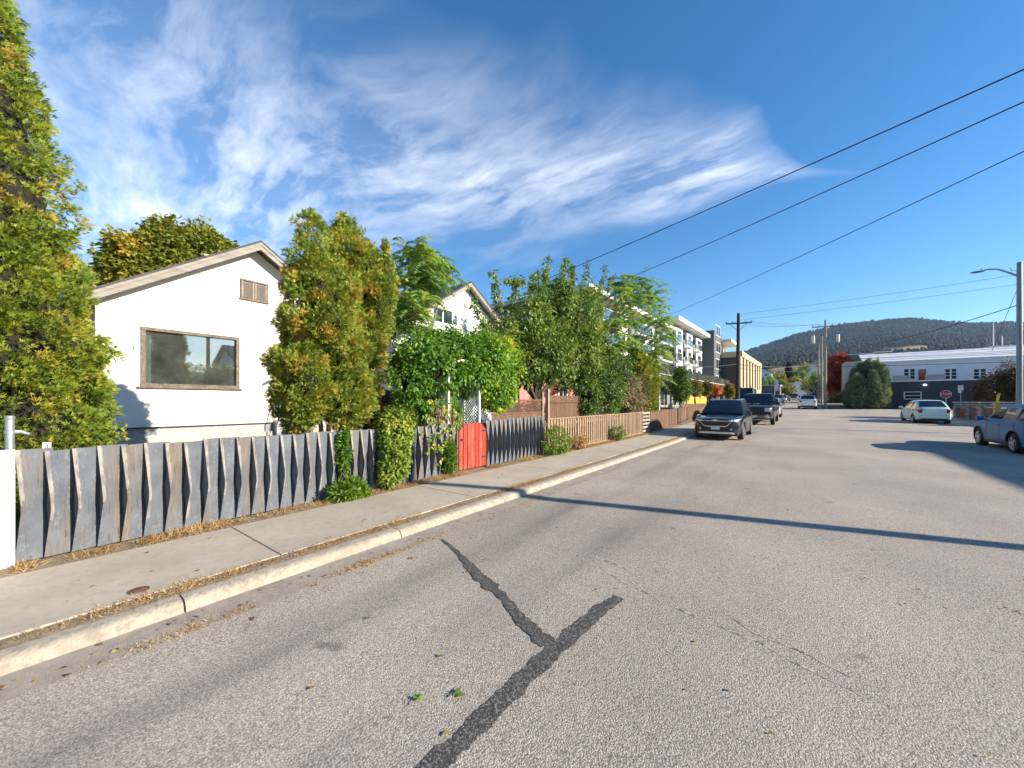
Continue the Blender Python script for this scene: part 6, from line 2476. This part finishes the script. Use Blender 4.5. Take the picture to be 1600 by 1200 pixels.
# brick garden wall with stone piers
wx = 10.15
gw = empty('garden_wall', (wx, 40.5, road_z(8.6, 40.5) + .1), R(0), 'low red brick garden wall with rough stone piers by the right pavement', 'wall')
brick = MB().box((-.05, -.1, -.035), (.05, .1, .035)).mesh('brick', M['brick'])
MB().box((-.12, -4.6, -.2), (.12, 3.3, .84)).build('wall_core', M['stone'], gw)
for side in (0, 1):
    pass
for r_ in range(11):
    for k in range(36):
        y = -4.5 + .215 * k + (.107 if r_ % 2 else 0)
        if y > 3.2:
            continue
        if any(abs(y - c) < .36 for c in (-4.6, -1.6, .6, 3.3)):
            continue
        if len(gw.children) > 290:
            continue
        addobj('brick', brick, gw, (-.125 + random.uniform(-.006, .006), y, .04 + .078 * r_))
MB().box((-.19, -4.6, .875), (.19, 3.3, .95)).build('coping', M['stone'], gw)
stone = []
for k in range(4):
    mb = MB().box((-.16, -.16, -.085), (.16, .16, .085))
    me = mb.mesh('stone', M['stone'])
    for v in me.vertices:
        v.co += Vector([random.uniform(-.03, .03) for _ in range(3)])
    stone.append(me)
for c in (-4.6, -1.6, .6, 3.3):
    pr = MB().box((-.26, c - .26, -.2), (.26, c + .26, 1.12)).build('pier', M['stone'], gw)
    for r_ in range(7):
        for dx, dy in ((-.17, -.17), (-.17, .16), (.16, -.17)):
            o = addobj('stone', stone[(r_ + int(dx * 100)) % 4], pr, (dx, c + dy, .08 + .165 * r_))
            o.rotation_euler = (random.gauss(0, .06), random.gauss(0, .06), random.gauss(0, .2))
    MB().box((-.34, c - .34, 1.2), (.34, c + .34, 1.29)).build('pier_cap', M['concrete'], pr)

# leaning yellow marker post
yp = atY(1549, 642, 36.0)
ym = empty('marker_post', (yp.x, 36.0, road_z(8.6, 36) + .09), 0, 'leaning bright yellow marker post beside the garden wall', 'marker post')
ym.rotation_euler = (0, R(9), 0)
MB().box((-.055, -.02, 0), (.055, .02, 1.9)).build('post', M['yellow'], ym)
MB().lathe([(0, 0), (.07, 0), (.07, .02), (0, .025)], 12, 'z', (0, 0, 1.902)).build('cap', M['yellow'], ym, True)


def dense(name, label, base, lobes, n, per, rad, L, W, mat, seed, **kw):
    return bush(name, label, base, lobes, n, per, rad, L, W, mat, seed, **kw)


def lobe_y(px, py, Y, rpx, rpy, cone=0.0):
    c = atY(px, py, Y)
    t = Y / pdir(px)[1]
    u = (px - 800) / FPX
    return Lobe(c, rpx * t / FPX / math.sqrt(1 + u * u), rpx * t / FPX / math.sqrt(1 + u * u), rpy * t / FPX, cone)


# big upright juniper on the corner
Y = 58.9
lobes = [lobe_y(1355, 625, Y, 27, 15), lobe_y(1336, 608, Y, 9, 28, .6), lobe_y(1345, 602, Y, 9, 31, .65), lobe_y(1357, 598, Y, 10, 33, .6), lobe_y(1369, 597, Y, 9, 32, .65), lobe_y(1378, 604, Y, 9, 29, .6), lobe_y(1329, 618, Y, 7, 18, .5), lobe_y(1382, 618, Y, 6, 20, .5), lobe_y(1364, 608, Y - 1.0, 9, 26, .6), lobe_y(1342, 614, Y - 1.0, 10, 24, .6)]
b_ = atY(1355, 640, Y)
root = empty('juniper', (b_.x, Y, ramp_z(Y)), 0, 'broad upright blue-green juniper on the street corner before the charcoal building', 'shrub')
inv = np.array(root.location)
for l in lobes:
    l.c = l.c - inv
C, N_ = lobe_pts(lobes, 1500, .8, 1.08, .85)
C, d = jitter_surface(C, N_, .35, .9, 8)
sprays('foliage', C, N_, 11, .30, .40, .07, M['juniper'], root, .42 + np.array([nz(p, .9, 3) for p in C]) * .5 + rng.normal(0, .1, len(C)), up=1.3, out=.5)
core_mesh('inner_shade_core', lobes, .7, root, M['core'])
MB().tube([(0, 0, -.3), (0, 0, 2)], [.2, .12], 7).build('trunk', M['bark'], root, 'all')
# low hedge under the red tree
lobes = [lobe_y(1315, 622, 84, 16, 9), lobe_y(1335, 626, 84, 10, 8), lobe_y(1302, 625, 84, 12, 7)]
b_ = atY(1315, 632, 84)
bush('hedge', 'low green hedge between the transformer pole and the juniper', (b_.x, 84, ramp_z(84)), lobes, 160, 10, .35, .3, .16, M['yellow_leaf'], 91, tintb=.15, corek=.7)
# red autumn tree
lobes = [lobe_y(1306, 588, 92, 15, 26, .1), lobe_y(1311, 572, 92, 13, 20), lobe_y(1303, 600, 92, 13, 18), lobe_y(1318, 566, 92, 9, 13)]
b_ = atY(1305, 625, 92)
broadleaf('maple_tree', 'bright red autumn tree behind the transformer pole', (b_.x, 92, ramp_z(92)), lobes, (b_.x, 92, 4.5), 420, 14, .55, .34, .26, M['red_leaf'], M['bark_grey'], .2, 93, tintb=.5, tinta=.4, core=.6, ntips=50)
# bronze tree over the garden wall at the right edge
lobes = [lobe_y(1555, 605, 45, 28, 26), lobe_y(1585, 600, 44, 26, 30), lobe_y(1535, 620, 45, 22, 20), lobe_y(1600, 620, 44, 30, 26), lobe_y(1580, 585, 44, 18, 20), lobe_y(1620, 595, 44, 26, 26)]
b_ = atY(1578, 650, 45)
broadleaf('bronze_tree', 'low bronze-leaved tree over the garden wall at the right', (b_.x, 45.2, road_z(8.6, 43) + .1), lobes, (b_.x, 45.2, 1.6), 620, 13, .30, .16, .09, M['brown_leaf'], M['bark'], .12, 95, tintb=.42, tinta=.45, core=.6, ntips=60, patch=.3)

# house just outside the right edge: its gable roof shades the road
rh = empty('roadside_house', (18.6, 20.0, -.2), 0, 'house standing just outside the right edge whose shadow lies on the road', 'house')
MB().box((0, -5.2, 0), (9, 5.2, 5.6)).build('wall', M['stucco'], rh)
for s in (-1, 1):
    MB().prism([(4.5, 8.2), (4.5 + s * 5.0, 5.5), (4.5 + s * 5.0, 5.35), (4.5, 8.05)], -5.7, 5.7, 'y').build('roof_slope', M['shingle'], rh)
MB().prism([(0, 5.6), (9, 5.6), (4.5, 8.0)], -5.2, 5.2, 'y').build('gable', M['stucco'], rh)
lobes = [Lobe((16.6, 10.4, 3.2), 1.9, 2.2, 1.9), Lobe((16.4, 12.2, 2.8), 1.5, 1.7, 1.6), Lobe((16.8, 8.8, 2.7), 1.5, 1.6, 1.5)]
broadleaf('garden_tree', 'rounded green garden tree just outside the right edge, mirrored in the big window', (16.6, 10.4, -.2), lobes, (16.6, 10.4, 1.0), 520, 12, .3, .2, .13, M['cherry'], M['bark'], .14, 300, tintb=.6, tinta=.3, ntips=30)

# ------------------------------------------------------------------ apartment building
M['apt_white'] = pmat('white_render', (.74, .73, .71), (.66, .65, .63), scale=.8, rough=.85)
M['apt_grey'] = pmat('grey_panel', (.20, .21, .22), (.17, .18, .19), scale=.8, rough=.8)
M['apt_dark'] = pmat('dark_grey_panel', (.085, .09, .10), (.07, .075, .085), scale=.8, rough=.8)
M['rail_glass'] = clear_glass('rail_glass', (.72, .78, .8))
M['tan'] = pmat('tan_panel', (.56, .42, .25), (.50, .37, .22), scale=1.0, rough=.85)
M['tan_brick'] = pmat('brown_brick', (.115, .095, .085), (.085, .07, .063), scale=3, rough=.9, c3=(.16, .13, .11), s3=12, a3=.5)
M['hoarding'] = pmat('yellow_hoarding', (.66, .40, .03), (.58, .34, .03), scale=2, rough=.7)

ap = empty('apartment_building', (-12.0, 52.3, ramp_z(52)), -R(2.2), 'white and grey apartment block with balconies along the left of the street', 'building')
g0_ = ramp_z(52)
T = lambda z: z - g0_


def apt_section(y0, y1, top, floors, xw, bays, panel, recess):
    """wall block with storeys of windows, projecting white bays and balcony slabs"""
    MB().box((-14, y0, -1), (xw, y1, T(top) - .5)).build('wall', recess, ap)
    zs = [4.6 - g0_ + k * (T(top) - .5 - (4.6 - g0_)) / floors for k in range(floors + 1)]
    for k in range(floors):
        za, zb = zs[k], zs[k + 1]
        for (a, b, kind) in bays:
            if kind == 'w':          # white window bay
                MB().box((xw - .02, a, za), (xw + 1.1, b, zb - .02)).build('bay', panel, ap)
                w = empty('window')
                w.parent = ap
                m = (a + b) / 2
                h0, h1 = za + .55, zb - .35
                w0, w1 = m - (b - a) * .30, m + (b - a) * .30
                MB().box((xw + 1.08, w0, h0), (xw + 1.13, w1, h1)).build('frame', M['can'], w)
                MB().box((xw + 1.1301, w0 + .07, h0 + .07), (xw + 1.14, m - .04, h1 - .07)).build('pane', M['dark_glass'], w)
                MB().box((xw + 1.1301, m + .04, h0 + .07), (xw + 1.14, w1 - .07, h1 - .07)).build('pane', M['dark_glass'], w)
                # side pane facing down the street
                MB().box((xw + .25, a - .015, h0), (xw + .85, a - .002, h1)).build('side_pane', M['dark_glass'], w)
            else:                    # balcony
                bl = empty('balcony')
                bl.parent = ap
                MB().box((xw + .002, a, za - .16), (xw + 2.0, b, za)).build('slab', M['apt_white'], bl)
                MB().box((xw + 1.93, a + .03, za + .004), (xw + 1.95, b - .03, za + 1.0)).build('rail_pane', M['rail_glass'], bl)
                MB().box((xw + .01, a + .03, za + .004), (xw + 1.92, a + .05, za + 1.0)).build('rail_pane', M['rail_glass'], bl)
                MB().bar((xw + 1.94, a, za + 1.02), (xw + 1.94, b, za + 1.02), .05, .05).build('handrail', M['can'], bl)
                m = (a + b) / 2
                d = MB().box((xw - .005, m - .9, za + .05), (xw + .02, m + .9, zb - .45)).build('door', M['can'], bl)
                for s in (-1, 1):
                    MB().box((xw + .021, m + s * .44 - .38, za + .12), (xw + .03, m + s * .44 + .38, zb - .52)).build('pane', M['dark_glass'], d)


apt_section(-24, -.02, 11.2, 3, -2.2, [(-22, -18, 'b'), (-17.5, -14.5, 'w'), (-14, -10, 'b'), (-9.5, -6.5, 'w'), (-6, -2.5, 'b')], M['apt_white'], M['apt_grey'])
MB().box((-14, -24.5, T(11.2) - .48), (-.2, -.05, T(11.2) - .1)).build('roof_slab', M['apt_white'], ap)
apt_section(0, 17.5, 12.4, 3, -2.2, [(.3, 2.2, 'b'), (2.4, 5.6, 'w'), (5.8, 7.6, 'b'), (7.8, 11.0, 'w'), (11.2, 13.2, 'b'), (13.4, 17.0, 'w')], M['apt_white'], M['apt_grey'])
MB().box((-14, -.3, T(12.25)), (.0, 17.7, T(12.8))).build('roof_slab', M['apt_white'], ap)
MB().box((-8, 8, T(12.8)), (-6.5, 9.3, T(13.6))).build('roof_unit', M['apt_dark'], ap)
MB().box((-14, 18.9, -1), (.35, 25.4, T(13.7))).build('tower', M['apt_dark'], ap)
for k in range(4):
    za = 3.6 + k * 2.9
    w = MB().box((.34, 20.3, za), (.38, 24.2, za + 1.9)).build('tower_window', M['can'], ap)
    MB().box((.381, 20.5, za + .15), (.39, 22.2, za + 1.75)).build('pane', M['dark_glass'], w)
    MB().box((.381, 22.4, za + .15), (.39, 24.0, za + 1.75)).build('pane', M['dark_glass'], w)
apt_section(25.42, 33, 12.6, 3, -1.0, [(25.8, 28.5, 'b'), (28.7, 31, 'w'), (31.2, 33, 'b')], M['apt_white'], M['apt_grey'])
MB().box((-14, 25.42, T(12.4)), (1.9, 33.2, T(12.9))).build('roof_slab', M['apt_white'], ap)
# street-level canopy and shop front
cn = MB().box((-2.15, -14, T(4.35)), (2.0, 26, T(4.62))).build('canopy', M['apt_white'], ap)
for k in range(10):
    MB().box((1.62, -13.8 + 4.1 * k, -.8), (1.84, -13.6 + 4.1 * k, T(4.345))).build('canopy_post', M['can'], cn)
    MB().box((2.001, -13.9 + 4.0 * k, T(4.4)), (2.02, -10.0 + 4.0 * k, T(5.35))).build('canopy_pane', M['rail_glass'], cn)
for k in range(9):
    w = MB().box((-2.19, -13.2 + 4.1 * k, .3), (-2.14, -10.2 + 4.1 * k, 3.2)).build('shop_window', M['can'], ap)
    for q in range(2):
        MB().box((-2.139, -13.1 + 4.1 * k + 1.45 * q, .4), (-2.13, -11.75 + 4.1 * k + 1.45 * q, 3.1)).build('pane', M['dark_glass'], w)

# yellow hoarding on the pavement
hd = empty('hoarding', (-8.6, 40.5, ramp_z(42)), -R(1), 'bright yellow hoarding beside the pavement before the apartment block', 'hoarding')
for k in range(8):
    MB().box((-.02, 1.22 * k, 0), (.02, 1.22 * k + 1.2, 1.75)).build('panel', M['hoarding'], hd)
# low dark fence in front of it
df = empty('board_fence', (-7.2, 31.6, ramp_z(32)), 0, 'low dark brown fence beyond the sagging fence', 'fence')
for k in range(52):
    MB().box((-.01, .2 * k, .05), (.01, .2 * k + .185, 1.15 + .02 * (k % 3))).build('board', M['picket_dark'], df)
MB().box((.011, 0, .9), (.05, 10.4, 1.0)).build('rail', M['picket_dark'], df)

# tan civic building
tb_ = empty('tan_building', (-7.6, 77, ramp_z(77)), -R(2.2), 'tan building with tall narrow window slots beyond the dark pole', 'building')
hT = 10.5 - ramp_z(77)
MB().box((-22, 0, -1), (-.35, 28.4, hT - .02)).build('wall', M['tan_brick'], tb_)
MB().box((-22.3, -.3, hT - 1.0), (.25, 28.8, hT)).build('cornice', M['tan'], tb_)
MB().box((-.36, -.02, .9), (.12, 28.5, 2.9)).build('base_band', M['tan'], tb_)
MB().box((-.36, 0, -1), (-.02, 28.4, .898)).build('plinth', M['tan_brick'], tb_)
for k in range(8):
    y = .0 + 28.4 * k / 7
    MB().box((-.36, y - .95, 2.902), (.1, y + .95, hT - 1.002)).build('pier', M['tan'], tb_)
for k in range(7):
    y = 28.4 * (k + .5) / 7
    MB().box((-.345, y - 1.05, 2.95), (-.30, y + 1.05, hT - 1.05)).build('window_slot', M['dark_glass'], tb_)

# ------------------------------------------------------------------ trees along the left pavement
def street_tree(label, px, py, X, rx, ry, mat, H0, n, seed, cone=.4, tintb=.4, L=.16, name='street_tree', group=None, extra=()):
    lobes = [lobe_px(px, py, X, rx, ry, cone)] + [lobe_px(px + a, py + b, X, rx * c, ry * c, cone) for a, b, c in extra]
    b_ = at(px, 640, X)
    z = ramp_z(b_.y)
    return broadleaf(name, label, (X, b_.y, z), lobes, (X, b_.y, z + H0), n, 12, .24, L, L * .5, mat, M['bark'], .09, seed, tintb=tintb, tinta=.35, core=.6, ntips=40, group=group)


street_tree('neat dark green pear-shaped tree before the apartment block', 1063, 600, -7.6, 17, 27, M['cherry'], 1.2, 330, 101, .45, .35, .17)
street_tree('small yellow-green tree right of the pear-shaped tree', 1086, 607, -8.0, 11, 12, M['yellow_leaf'], 1.4, 120, 102, .2, .3, .2)
street_tree('young orange-leaved tree before the apartment canopy', 1118, 611, -7.6, 9, 9, M['red_leaf'], 1.5, 90, 103, .2, .95, .24)
street_tree('small bright yellow tree next to the dark utility pole', 1140, 611, -7.0, 9, 10, M['yellow_leaf'], 1.6, 110, 104, .2, .55, .3)
street_tree('thin olive tree between the yellow-green and orange trees', 1105, 607, -7.8, 8, 10, M['yellow_leaf'], 1.5, 80, 105, .2, .2, .22)

# ------------------------------------------------------------------ far town
FAR = 'trees of the far town'
far_trees = [(1192, 600, 7, 12, 170, 'cherry'), (1204, 597, 8, 10, 200, 'sumac'), (1218, 590, 9, 12, 230, 'yellow_leaf'), (1232, 607, 11, 10, 160, 'yellow_leaf'), (1250, 585, 11, 10, 260, 'cherry'),
             (1262, 600, 9, 12, 190, 'maple'), (1275, 592, 8, 14, 180, 'cherry'), (1274, 610, 7, 12, 140, 'spruce'), (1243, 596, 8, 9, 220, 'maple'), (1210, 606, 8, 7, 180, 'brown_leaf'), (1222, 600, 7, 7, 210, 'cherry'),
             (1256, 576, 7, 8, 300, 'maple'), (1238, 584, 7, 9, 280, 'cherry'), (1285, 605, 7, 12, 150, 'cherry'), (1200, 585, 7, 7, 300, 'cherry'), (1270, 578, 7, 7, 320, 'cherry'), (1290, 588, 6, 10, 240, 'brown_leaf')]
far_labels = ['dark green tree at the right end of the tan building', 'mid green tree above the brown flat-roofed building', 'yellowing tree high in the far town left of the fir', 'broad yellow-green tree at the left of the far street', 'rounded dark green tree on the far slope right of the fir', 'orange-tinged tree left of the far pole row', 'dark green tree beside the far pole row, halfway up', 'blackish tree at the foot of the far pole row', 'orange-tinged tree just below the rounded slope tree', 'brown tree above the pale car in the far street', 'dark green tree between the yellowing pair in the far town', 'orange-tinged tree highest on the far slope', 'dark green tree right behind the fir', 'dark green tree hidden behind the transformer pole', 'dark green tree highest above the tan building corner', 'dark green tree high on the far slope by the grey house', 'brown tree between transformer pole and red maple']
words_ = {'cherry': 'dark green', 'sumac': 'mid green', 'yellow_leaf': 'yellowing', 'maple': 'orange-tinged', 'spruce': 'blackish', 'brown_leaf': 'brown'}


def far_ground(y):
    return ramp_z(min(y, 330)) + max(0, y - 170) * .045


for i, (px, py, rx, ry, Y, mk) in enumerate(far_trees):
    lobes = [lobe_y(px, py, Y, rx, ry), lobe_y(px - rx * .5, py + ry * .3, Y, rx * .6, ry * .6), lobe_y(px + rx * .5, py + ry * .2, Y, rx * .6, ry * .6)]
    c = atY(px, py, Y)
    sc = Y / 170
    broadleaf('distant_tree', far_labels[i], (c.x, Y, far_ground(Y) - .3), lobes, (c.x, Y, far_ground(Y) + 1.5), 90, 9, .55 * sc, .5 * sc, .38 * sc, M[mk], M['bark'], .2, 200 + i,
              tintb=.45, tinta=.4, core=.5, ntips=8, group=FAR)
c = atY(1232, 600, 250)
conifer('fir_tree', 'tall dark fir standing out in the far town', (c.x, 250, far_ground(250) - 1), atY(1232, 565, 250).z - far_ground(250) + 1, 3.4, M['spruce'], L=1.0, W=.2, cat='fir tree')


def far_house(label, px, py, Y, w, d, h, wallm, roofm, rz=0.0):
    c = atY(px, py, Y)
    root = empty('distant_house', (c.x, Y, c.z), rz, label, 'house')
    MB().box((-w / 2, 0, -4), (w / 2, d, h)).build('wall', wallm, root)
    for s in (-1, 1):
        MB().prism([(0, h + w * .28), (s * (w / 2 + .5), h - .15), (s * (w / 2 + .5), h - .4), (0, h + w * .28 - .25)], -.5, d + .5, 'y').build('roof_slope', roofm, root)
    MB().prism([(-w / 2, h), (w / 2, h), (0, h + w * .26)], .02, d - .02, 'y').build('gable', wallm, root)
    for x in (-w * .22, w * .22):
        MB().box((x - .7, -.06, h * .35), (x + .7, -.01, h * .75)).build('window', M['dark_glass'], root)


far_house('white gabled house on the slope of the far town', 1265, 588, 300, 12, 9, 4, M['white_block'], M['apt_white'])
far_house('pale house at the left of the far town', 1191, 591, 260, 9, 8, 3.2, M['white_block'], M['shingle'])
far_house('cream house low in the far town behind the yellowing tree', 1246, 614, 200, 9, 8, 3.0, M['stucco'], M['shingle'])
far_house('brown roofed house in the middle of the far town', 1222, 613, 230, 11, 8, 3.0, M['tan'], M['trimwood'])
far_house('small white house beside the fir in the far town', 1276, 602, 230, 9, 8, 3.0, M['white_block'], M['grey_wall'])
far_house('grey house high on the slope above the far town', 1284, 575, 340, 12, 9, 4, M['grey_wall'], M['shingle'])
c = atY(1202, 616, 150)
bb = empty('brown_building', (c.x, 150, ramp_z(150)), -R(2), 'low brown flat-roofed building at the end of the street', 'building')
hb_ = atY(1202, 603, 150).z - ramp_z(150)
MB().box((-4.5, 0, -1), (2.8, 20, hb_)).build('wall', M['tan_brick'], bb)
MB().box((-4.7, -.2, hb_ + .002), (3.0, 20.2, hb_ + .35)).build('roof_edge', M['grey_wall'], bb)
for k in range(3):
    MB().box((-3.8 + 2.1 * k, -.05, 1.2), (-2.4 + 2.1 * k, -.001, 2.8)).build('window', M['dark_glass'], bb)
# blue banner sign on a post near it
c = atY(1212, 620, 110)
bn = empty('banner_sign', (c.x - .2, 110, ramp_z(110)), 0, 'narrow pale blue banner sign far along the left pavement', 'sign')
MB().lathe([(.08, -.2), (.08, 5.2), (0, 5.2)], 8).build('post', M['metal'], bn)
MB().box((.09, -.02, 2.6), (.75, .02, 5.0)).build('banner', pmat('banner_cloth', (.30, .36, .62), (.6, .62, .7), scale=2, rough=.8), bn)

# ------------------------------------------------------------------ hills
RIDGE = [(-900, 612), (0, 606), (600, 600), (900, 596), (1060, 584), (1130, 567), (1165, 549), (1200, 537), (1240, 525), (1280, 517), (1320, 508), (1360, 502), (1400, 500), (1440, 498), (1475, 501), (1520, 504), (1560, 503), (1600, 502), (1680, 498), (1800, 505), (2000, 520), (2400, 545), (3200, 570)]


def ridge(px):
    for (a, ya), (b, yb) in zip(RIDGE[:-1], RIDGE[1:]):
        if px <= b:
            t = (px - a) / (b - a)
            return ya + (yb - ya) * t
    return RIDGE[-1][1]


TT_ = [230, 270, 320, 380, 450, 520, 600, 690, 790, 900, 1020, 1140, 1270, 1400, 1530, 1660, 1780, 1900, 2050, 2300]
PXS = list(range(-300, 900, 60)) + list(range(900, 1120, 20)) + list(range(1120, 1640, 8)) + list(range(1640, 2000, 24)) + list(range(2000, 2400, 80))


def hill_z(px, t):
    e_r = (HORIZON - ridge(px)) / FPX
    s = min(1, max(0, (t - 230) / (1900 - 230)))
    # low foothill first, then the steep forested side
    e = e_r * (.52 * min(1, s / .25) + .48 * (max(0, s - .2) / .8) ** 1.1)
    if t > 1900:
        e = e_r - (t - 1900) * .00016
    dx, dy = pdir(px)
    x, y = dx * t, dy * t
    nzv = mnoise.fractal(Vector((x * .0022, y * .0022, .3)), 1.0, 2.0, 5)
    gul = abs(mnoise.noise(Vector((x * .004, y * .004, 4))))
    amp = 34 * s * (1.0 if t < 1850 else .35)
    z = EYE + e * t + nzv * amp - gul * amp * .6
    if t < 340:
        z = min(z, 5 + (t - 230) * .14)
    return x, y, z


hv, hf, bare = [], [], []
for j, t in enumerate(TT_):
    for i, px in enumerate(PXS):
        x, y, z = hill_z(px, t)
        hv.append((x, y, z))
        nb_ = mnoise.fractal(Vector((x * .006, y * .006, 9)), 1.0, 2.0, 4)
        low = (1 - min(1, abs(t - 620) / 250)) * (1 if px < 1290 else max(.25, 1 - (px - 1290) / 60))
        scree = math.exp(-((px - 1425) / 75) ** 2) * (1 - min(1, abs(t - 930) / 220)) * .95
        bare.append(min(1, max(0, low * 1.25 + nb_ * .55 + scree - .15)))
n = len(PXS)
for j in range(len(TT_) - 1):
    for i in range(n - 1):
        hf.append((j * n + i, j * n + i + 1, (j + 1) * n + i + 1, (j + 1) * n + i))
me = bpy.data.meshes.new('hills')
me.from_pydata(hv, [], hf)
at_ = me.attributes.new('bare', 'FLOAT', 'POINT')
at_.data.foreach_set('value', bare)
me.polygons.foreach_set('use_smooth', [True] * len(hf))
hm = bpy.data.materials.new('hillside')
hm.use_nodes = True
t = hm.node_tree
b = t.nodes['Principled BSDF']
b.inputs['Roughness'].default_value = 1
b.inputs['Specular IOR Level'].default_value = 0
co = nd(t, 'ShaderNodeTexCoord')
aa = nd(t, 'ShaderNodeAttribute', attribute_name='bare')
n1_ = nd(t, 'ShaderNodeTexNoise', in_Scale=.02, in_Detail=8.0, in_Roughness=.7)
lk(t, co.outputs['Object'], n1_.inputs['Vector'])
n2_ = nd(t, 'ShaderNodeTexNoise', in_Scale=.10, in_Detail=4.0)
lk(t, co.outputs['Object'], n2_.inputs['Vector'])
fc = ramp(t, n2_.outputs[0], [(.3, (.010, .019, .016)), (.7, (.035, .045, .032))])
gc = ramp(t, n1_.outputs[0], [(.3, (.22, .15, .105)), (.7, (.42, .31, .21))])
ff = mathn(t, 'ADD', aa.outputs['Fac'], mathn(t, 'MULTIPLY_ADD', n1_.outputs[0], 1.1))
t.nodes[-1].inputs[1].default_value = -.55
mm = [x for x in t.nodes if x.type == 'MATH' and x.operation == 'MULTIPLY_ADD'][-1]
mm.inputs[2].default_value = -.55
ff2 = mathn(t, 'ADD', aa.outputs['Fac'], mm.outputs[0])
fr_ = ramp(t, ff2, [(.35, g(0)), (.55, g(1))])
c_ = mixc(t, fr_, fc, gc)
lk(t, c_, b.inputs['Base Color'])
bp = nd(t, 'ShaderNodeBump', in_Strength=1.0, in_Distance=8.0)
lk(t, n2_.outputs[0], bp.inputs['Height'])
lk(t, bp.outputs[0], b.inputs['Normal'])
me.materials.append(hm)
addobj('hills', me)['kind'] = 'structure'

# pine forest on the hills, one mass
fv, ff_, ft_ = [], [], []
cnt = 0
tries = 0
while cnt < 16000 and tries < 60000:
    tries += 1
    px = random.uniform(1020, 1700)
    t_ = random.uniform(520, 1960)
    x, y, z = hill_z(px, t_)
    nb_ = mnoise.fractal(Vector((x * .006, y * .006, 9)), 1.0, 2.0, 4)
    low = (1 - min(1, abs(t_ - 620) / 250)) * (1 if px < 1290 else max(.25, 1 - (px - 1290) / 60))
    scree = math.exp(-((px - 1425) / 75) ** 2) * (1 - min(1, abs(t_ - 930) / 220)) * .95
    if low * 1.25 + nb_ * .55 + scree - .15 > random.uniform(.05, .5):
        continue
    h = random.uniform(6, 13)
    r_ = h * random.uniform(.22, .36)
    i0 = len(fv)
    a0 = random.random() * 6
    for k in range(5):
        a = a0 + k * 2 * math.pi / 5
        fv.append((x + r_ * math.cos(a), y + r_ * math.sin(a), z + h * .08))
    for k in range(5):
        a = a0 + .6 + k * 2 * math.pi / 5
        fv.append((x + r_ * .95 * math.cos(a), y + r_ * .95 * math.sin(a), z + h * random.uniform(.55, .78)))
    fv.append((x, y, z + h))
    tv = random.random()
    for k in range(5):
        m_ = (k + 1) % 5
        ff_ += [(i0 + k, i0 + m_, i0 + 5 + k), (i0 + m_, i0 + 5 + m_, i0 + 5 + k), (i0 + 5 + k, i0 + 5 + m_, i0 + 10)]
        ft_ += [tv] * 3
    cnt += 1
me = bpy.data.meshes.new('pine_forest')
me.from_pydata(fv, [], ff_)
at_ = me.attributes.new('tint', 'FLOAT', 'FACE')
at_.data.foreach_set('value', ft_)
me.materials.append(leaf_mat('pine', [(0, (.005, .011, .009)), (.6, (.012, .021, .016)), (1, (.034, .038, .024))], trans=.03, rough=.9))
tag(addobj('pine_forest', me), 'dark pine forest covering the far hills', 'forest', kind='stuff')

# ------------------------------------------------------------------ haze
hz_ = MB().box((-2550, -1550, -30), (4250, 6400, 460)).build('haze', None)
hz_['kind'] = 'stuff'
vm = bpy.data.materials.new('haze_air')
vm.use_nodes = True
vt = vm.node_tree
vt.nodes.clear()
pv = nd(vt, 'ShaderNodeVolumePrincipled', in_Density=.00007)
pv.inputs['Color'].default_value = (.48, .70, 1, 1)
pv.inputs['Anisotropy'].default_value = .0
ov_ = nd(vt, 'ShaderNodeOutputMaterial')
lk(vt, pv.outputs[0], ov_.inputs['Volume'])
hz_.data.materials.append(vm)
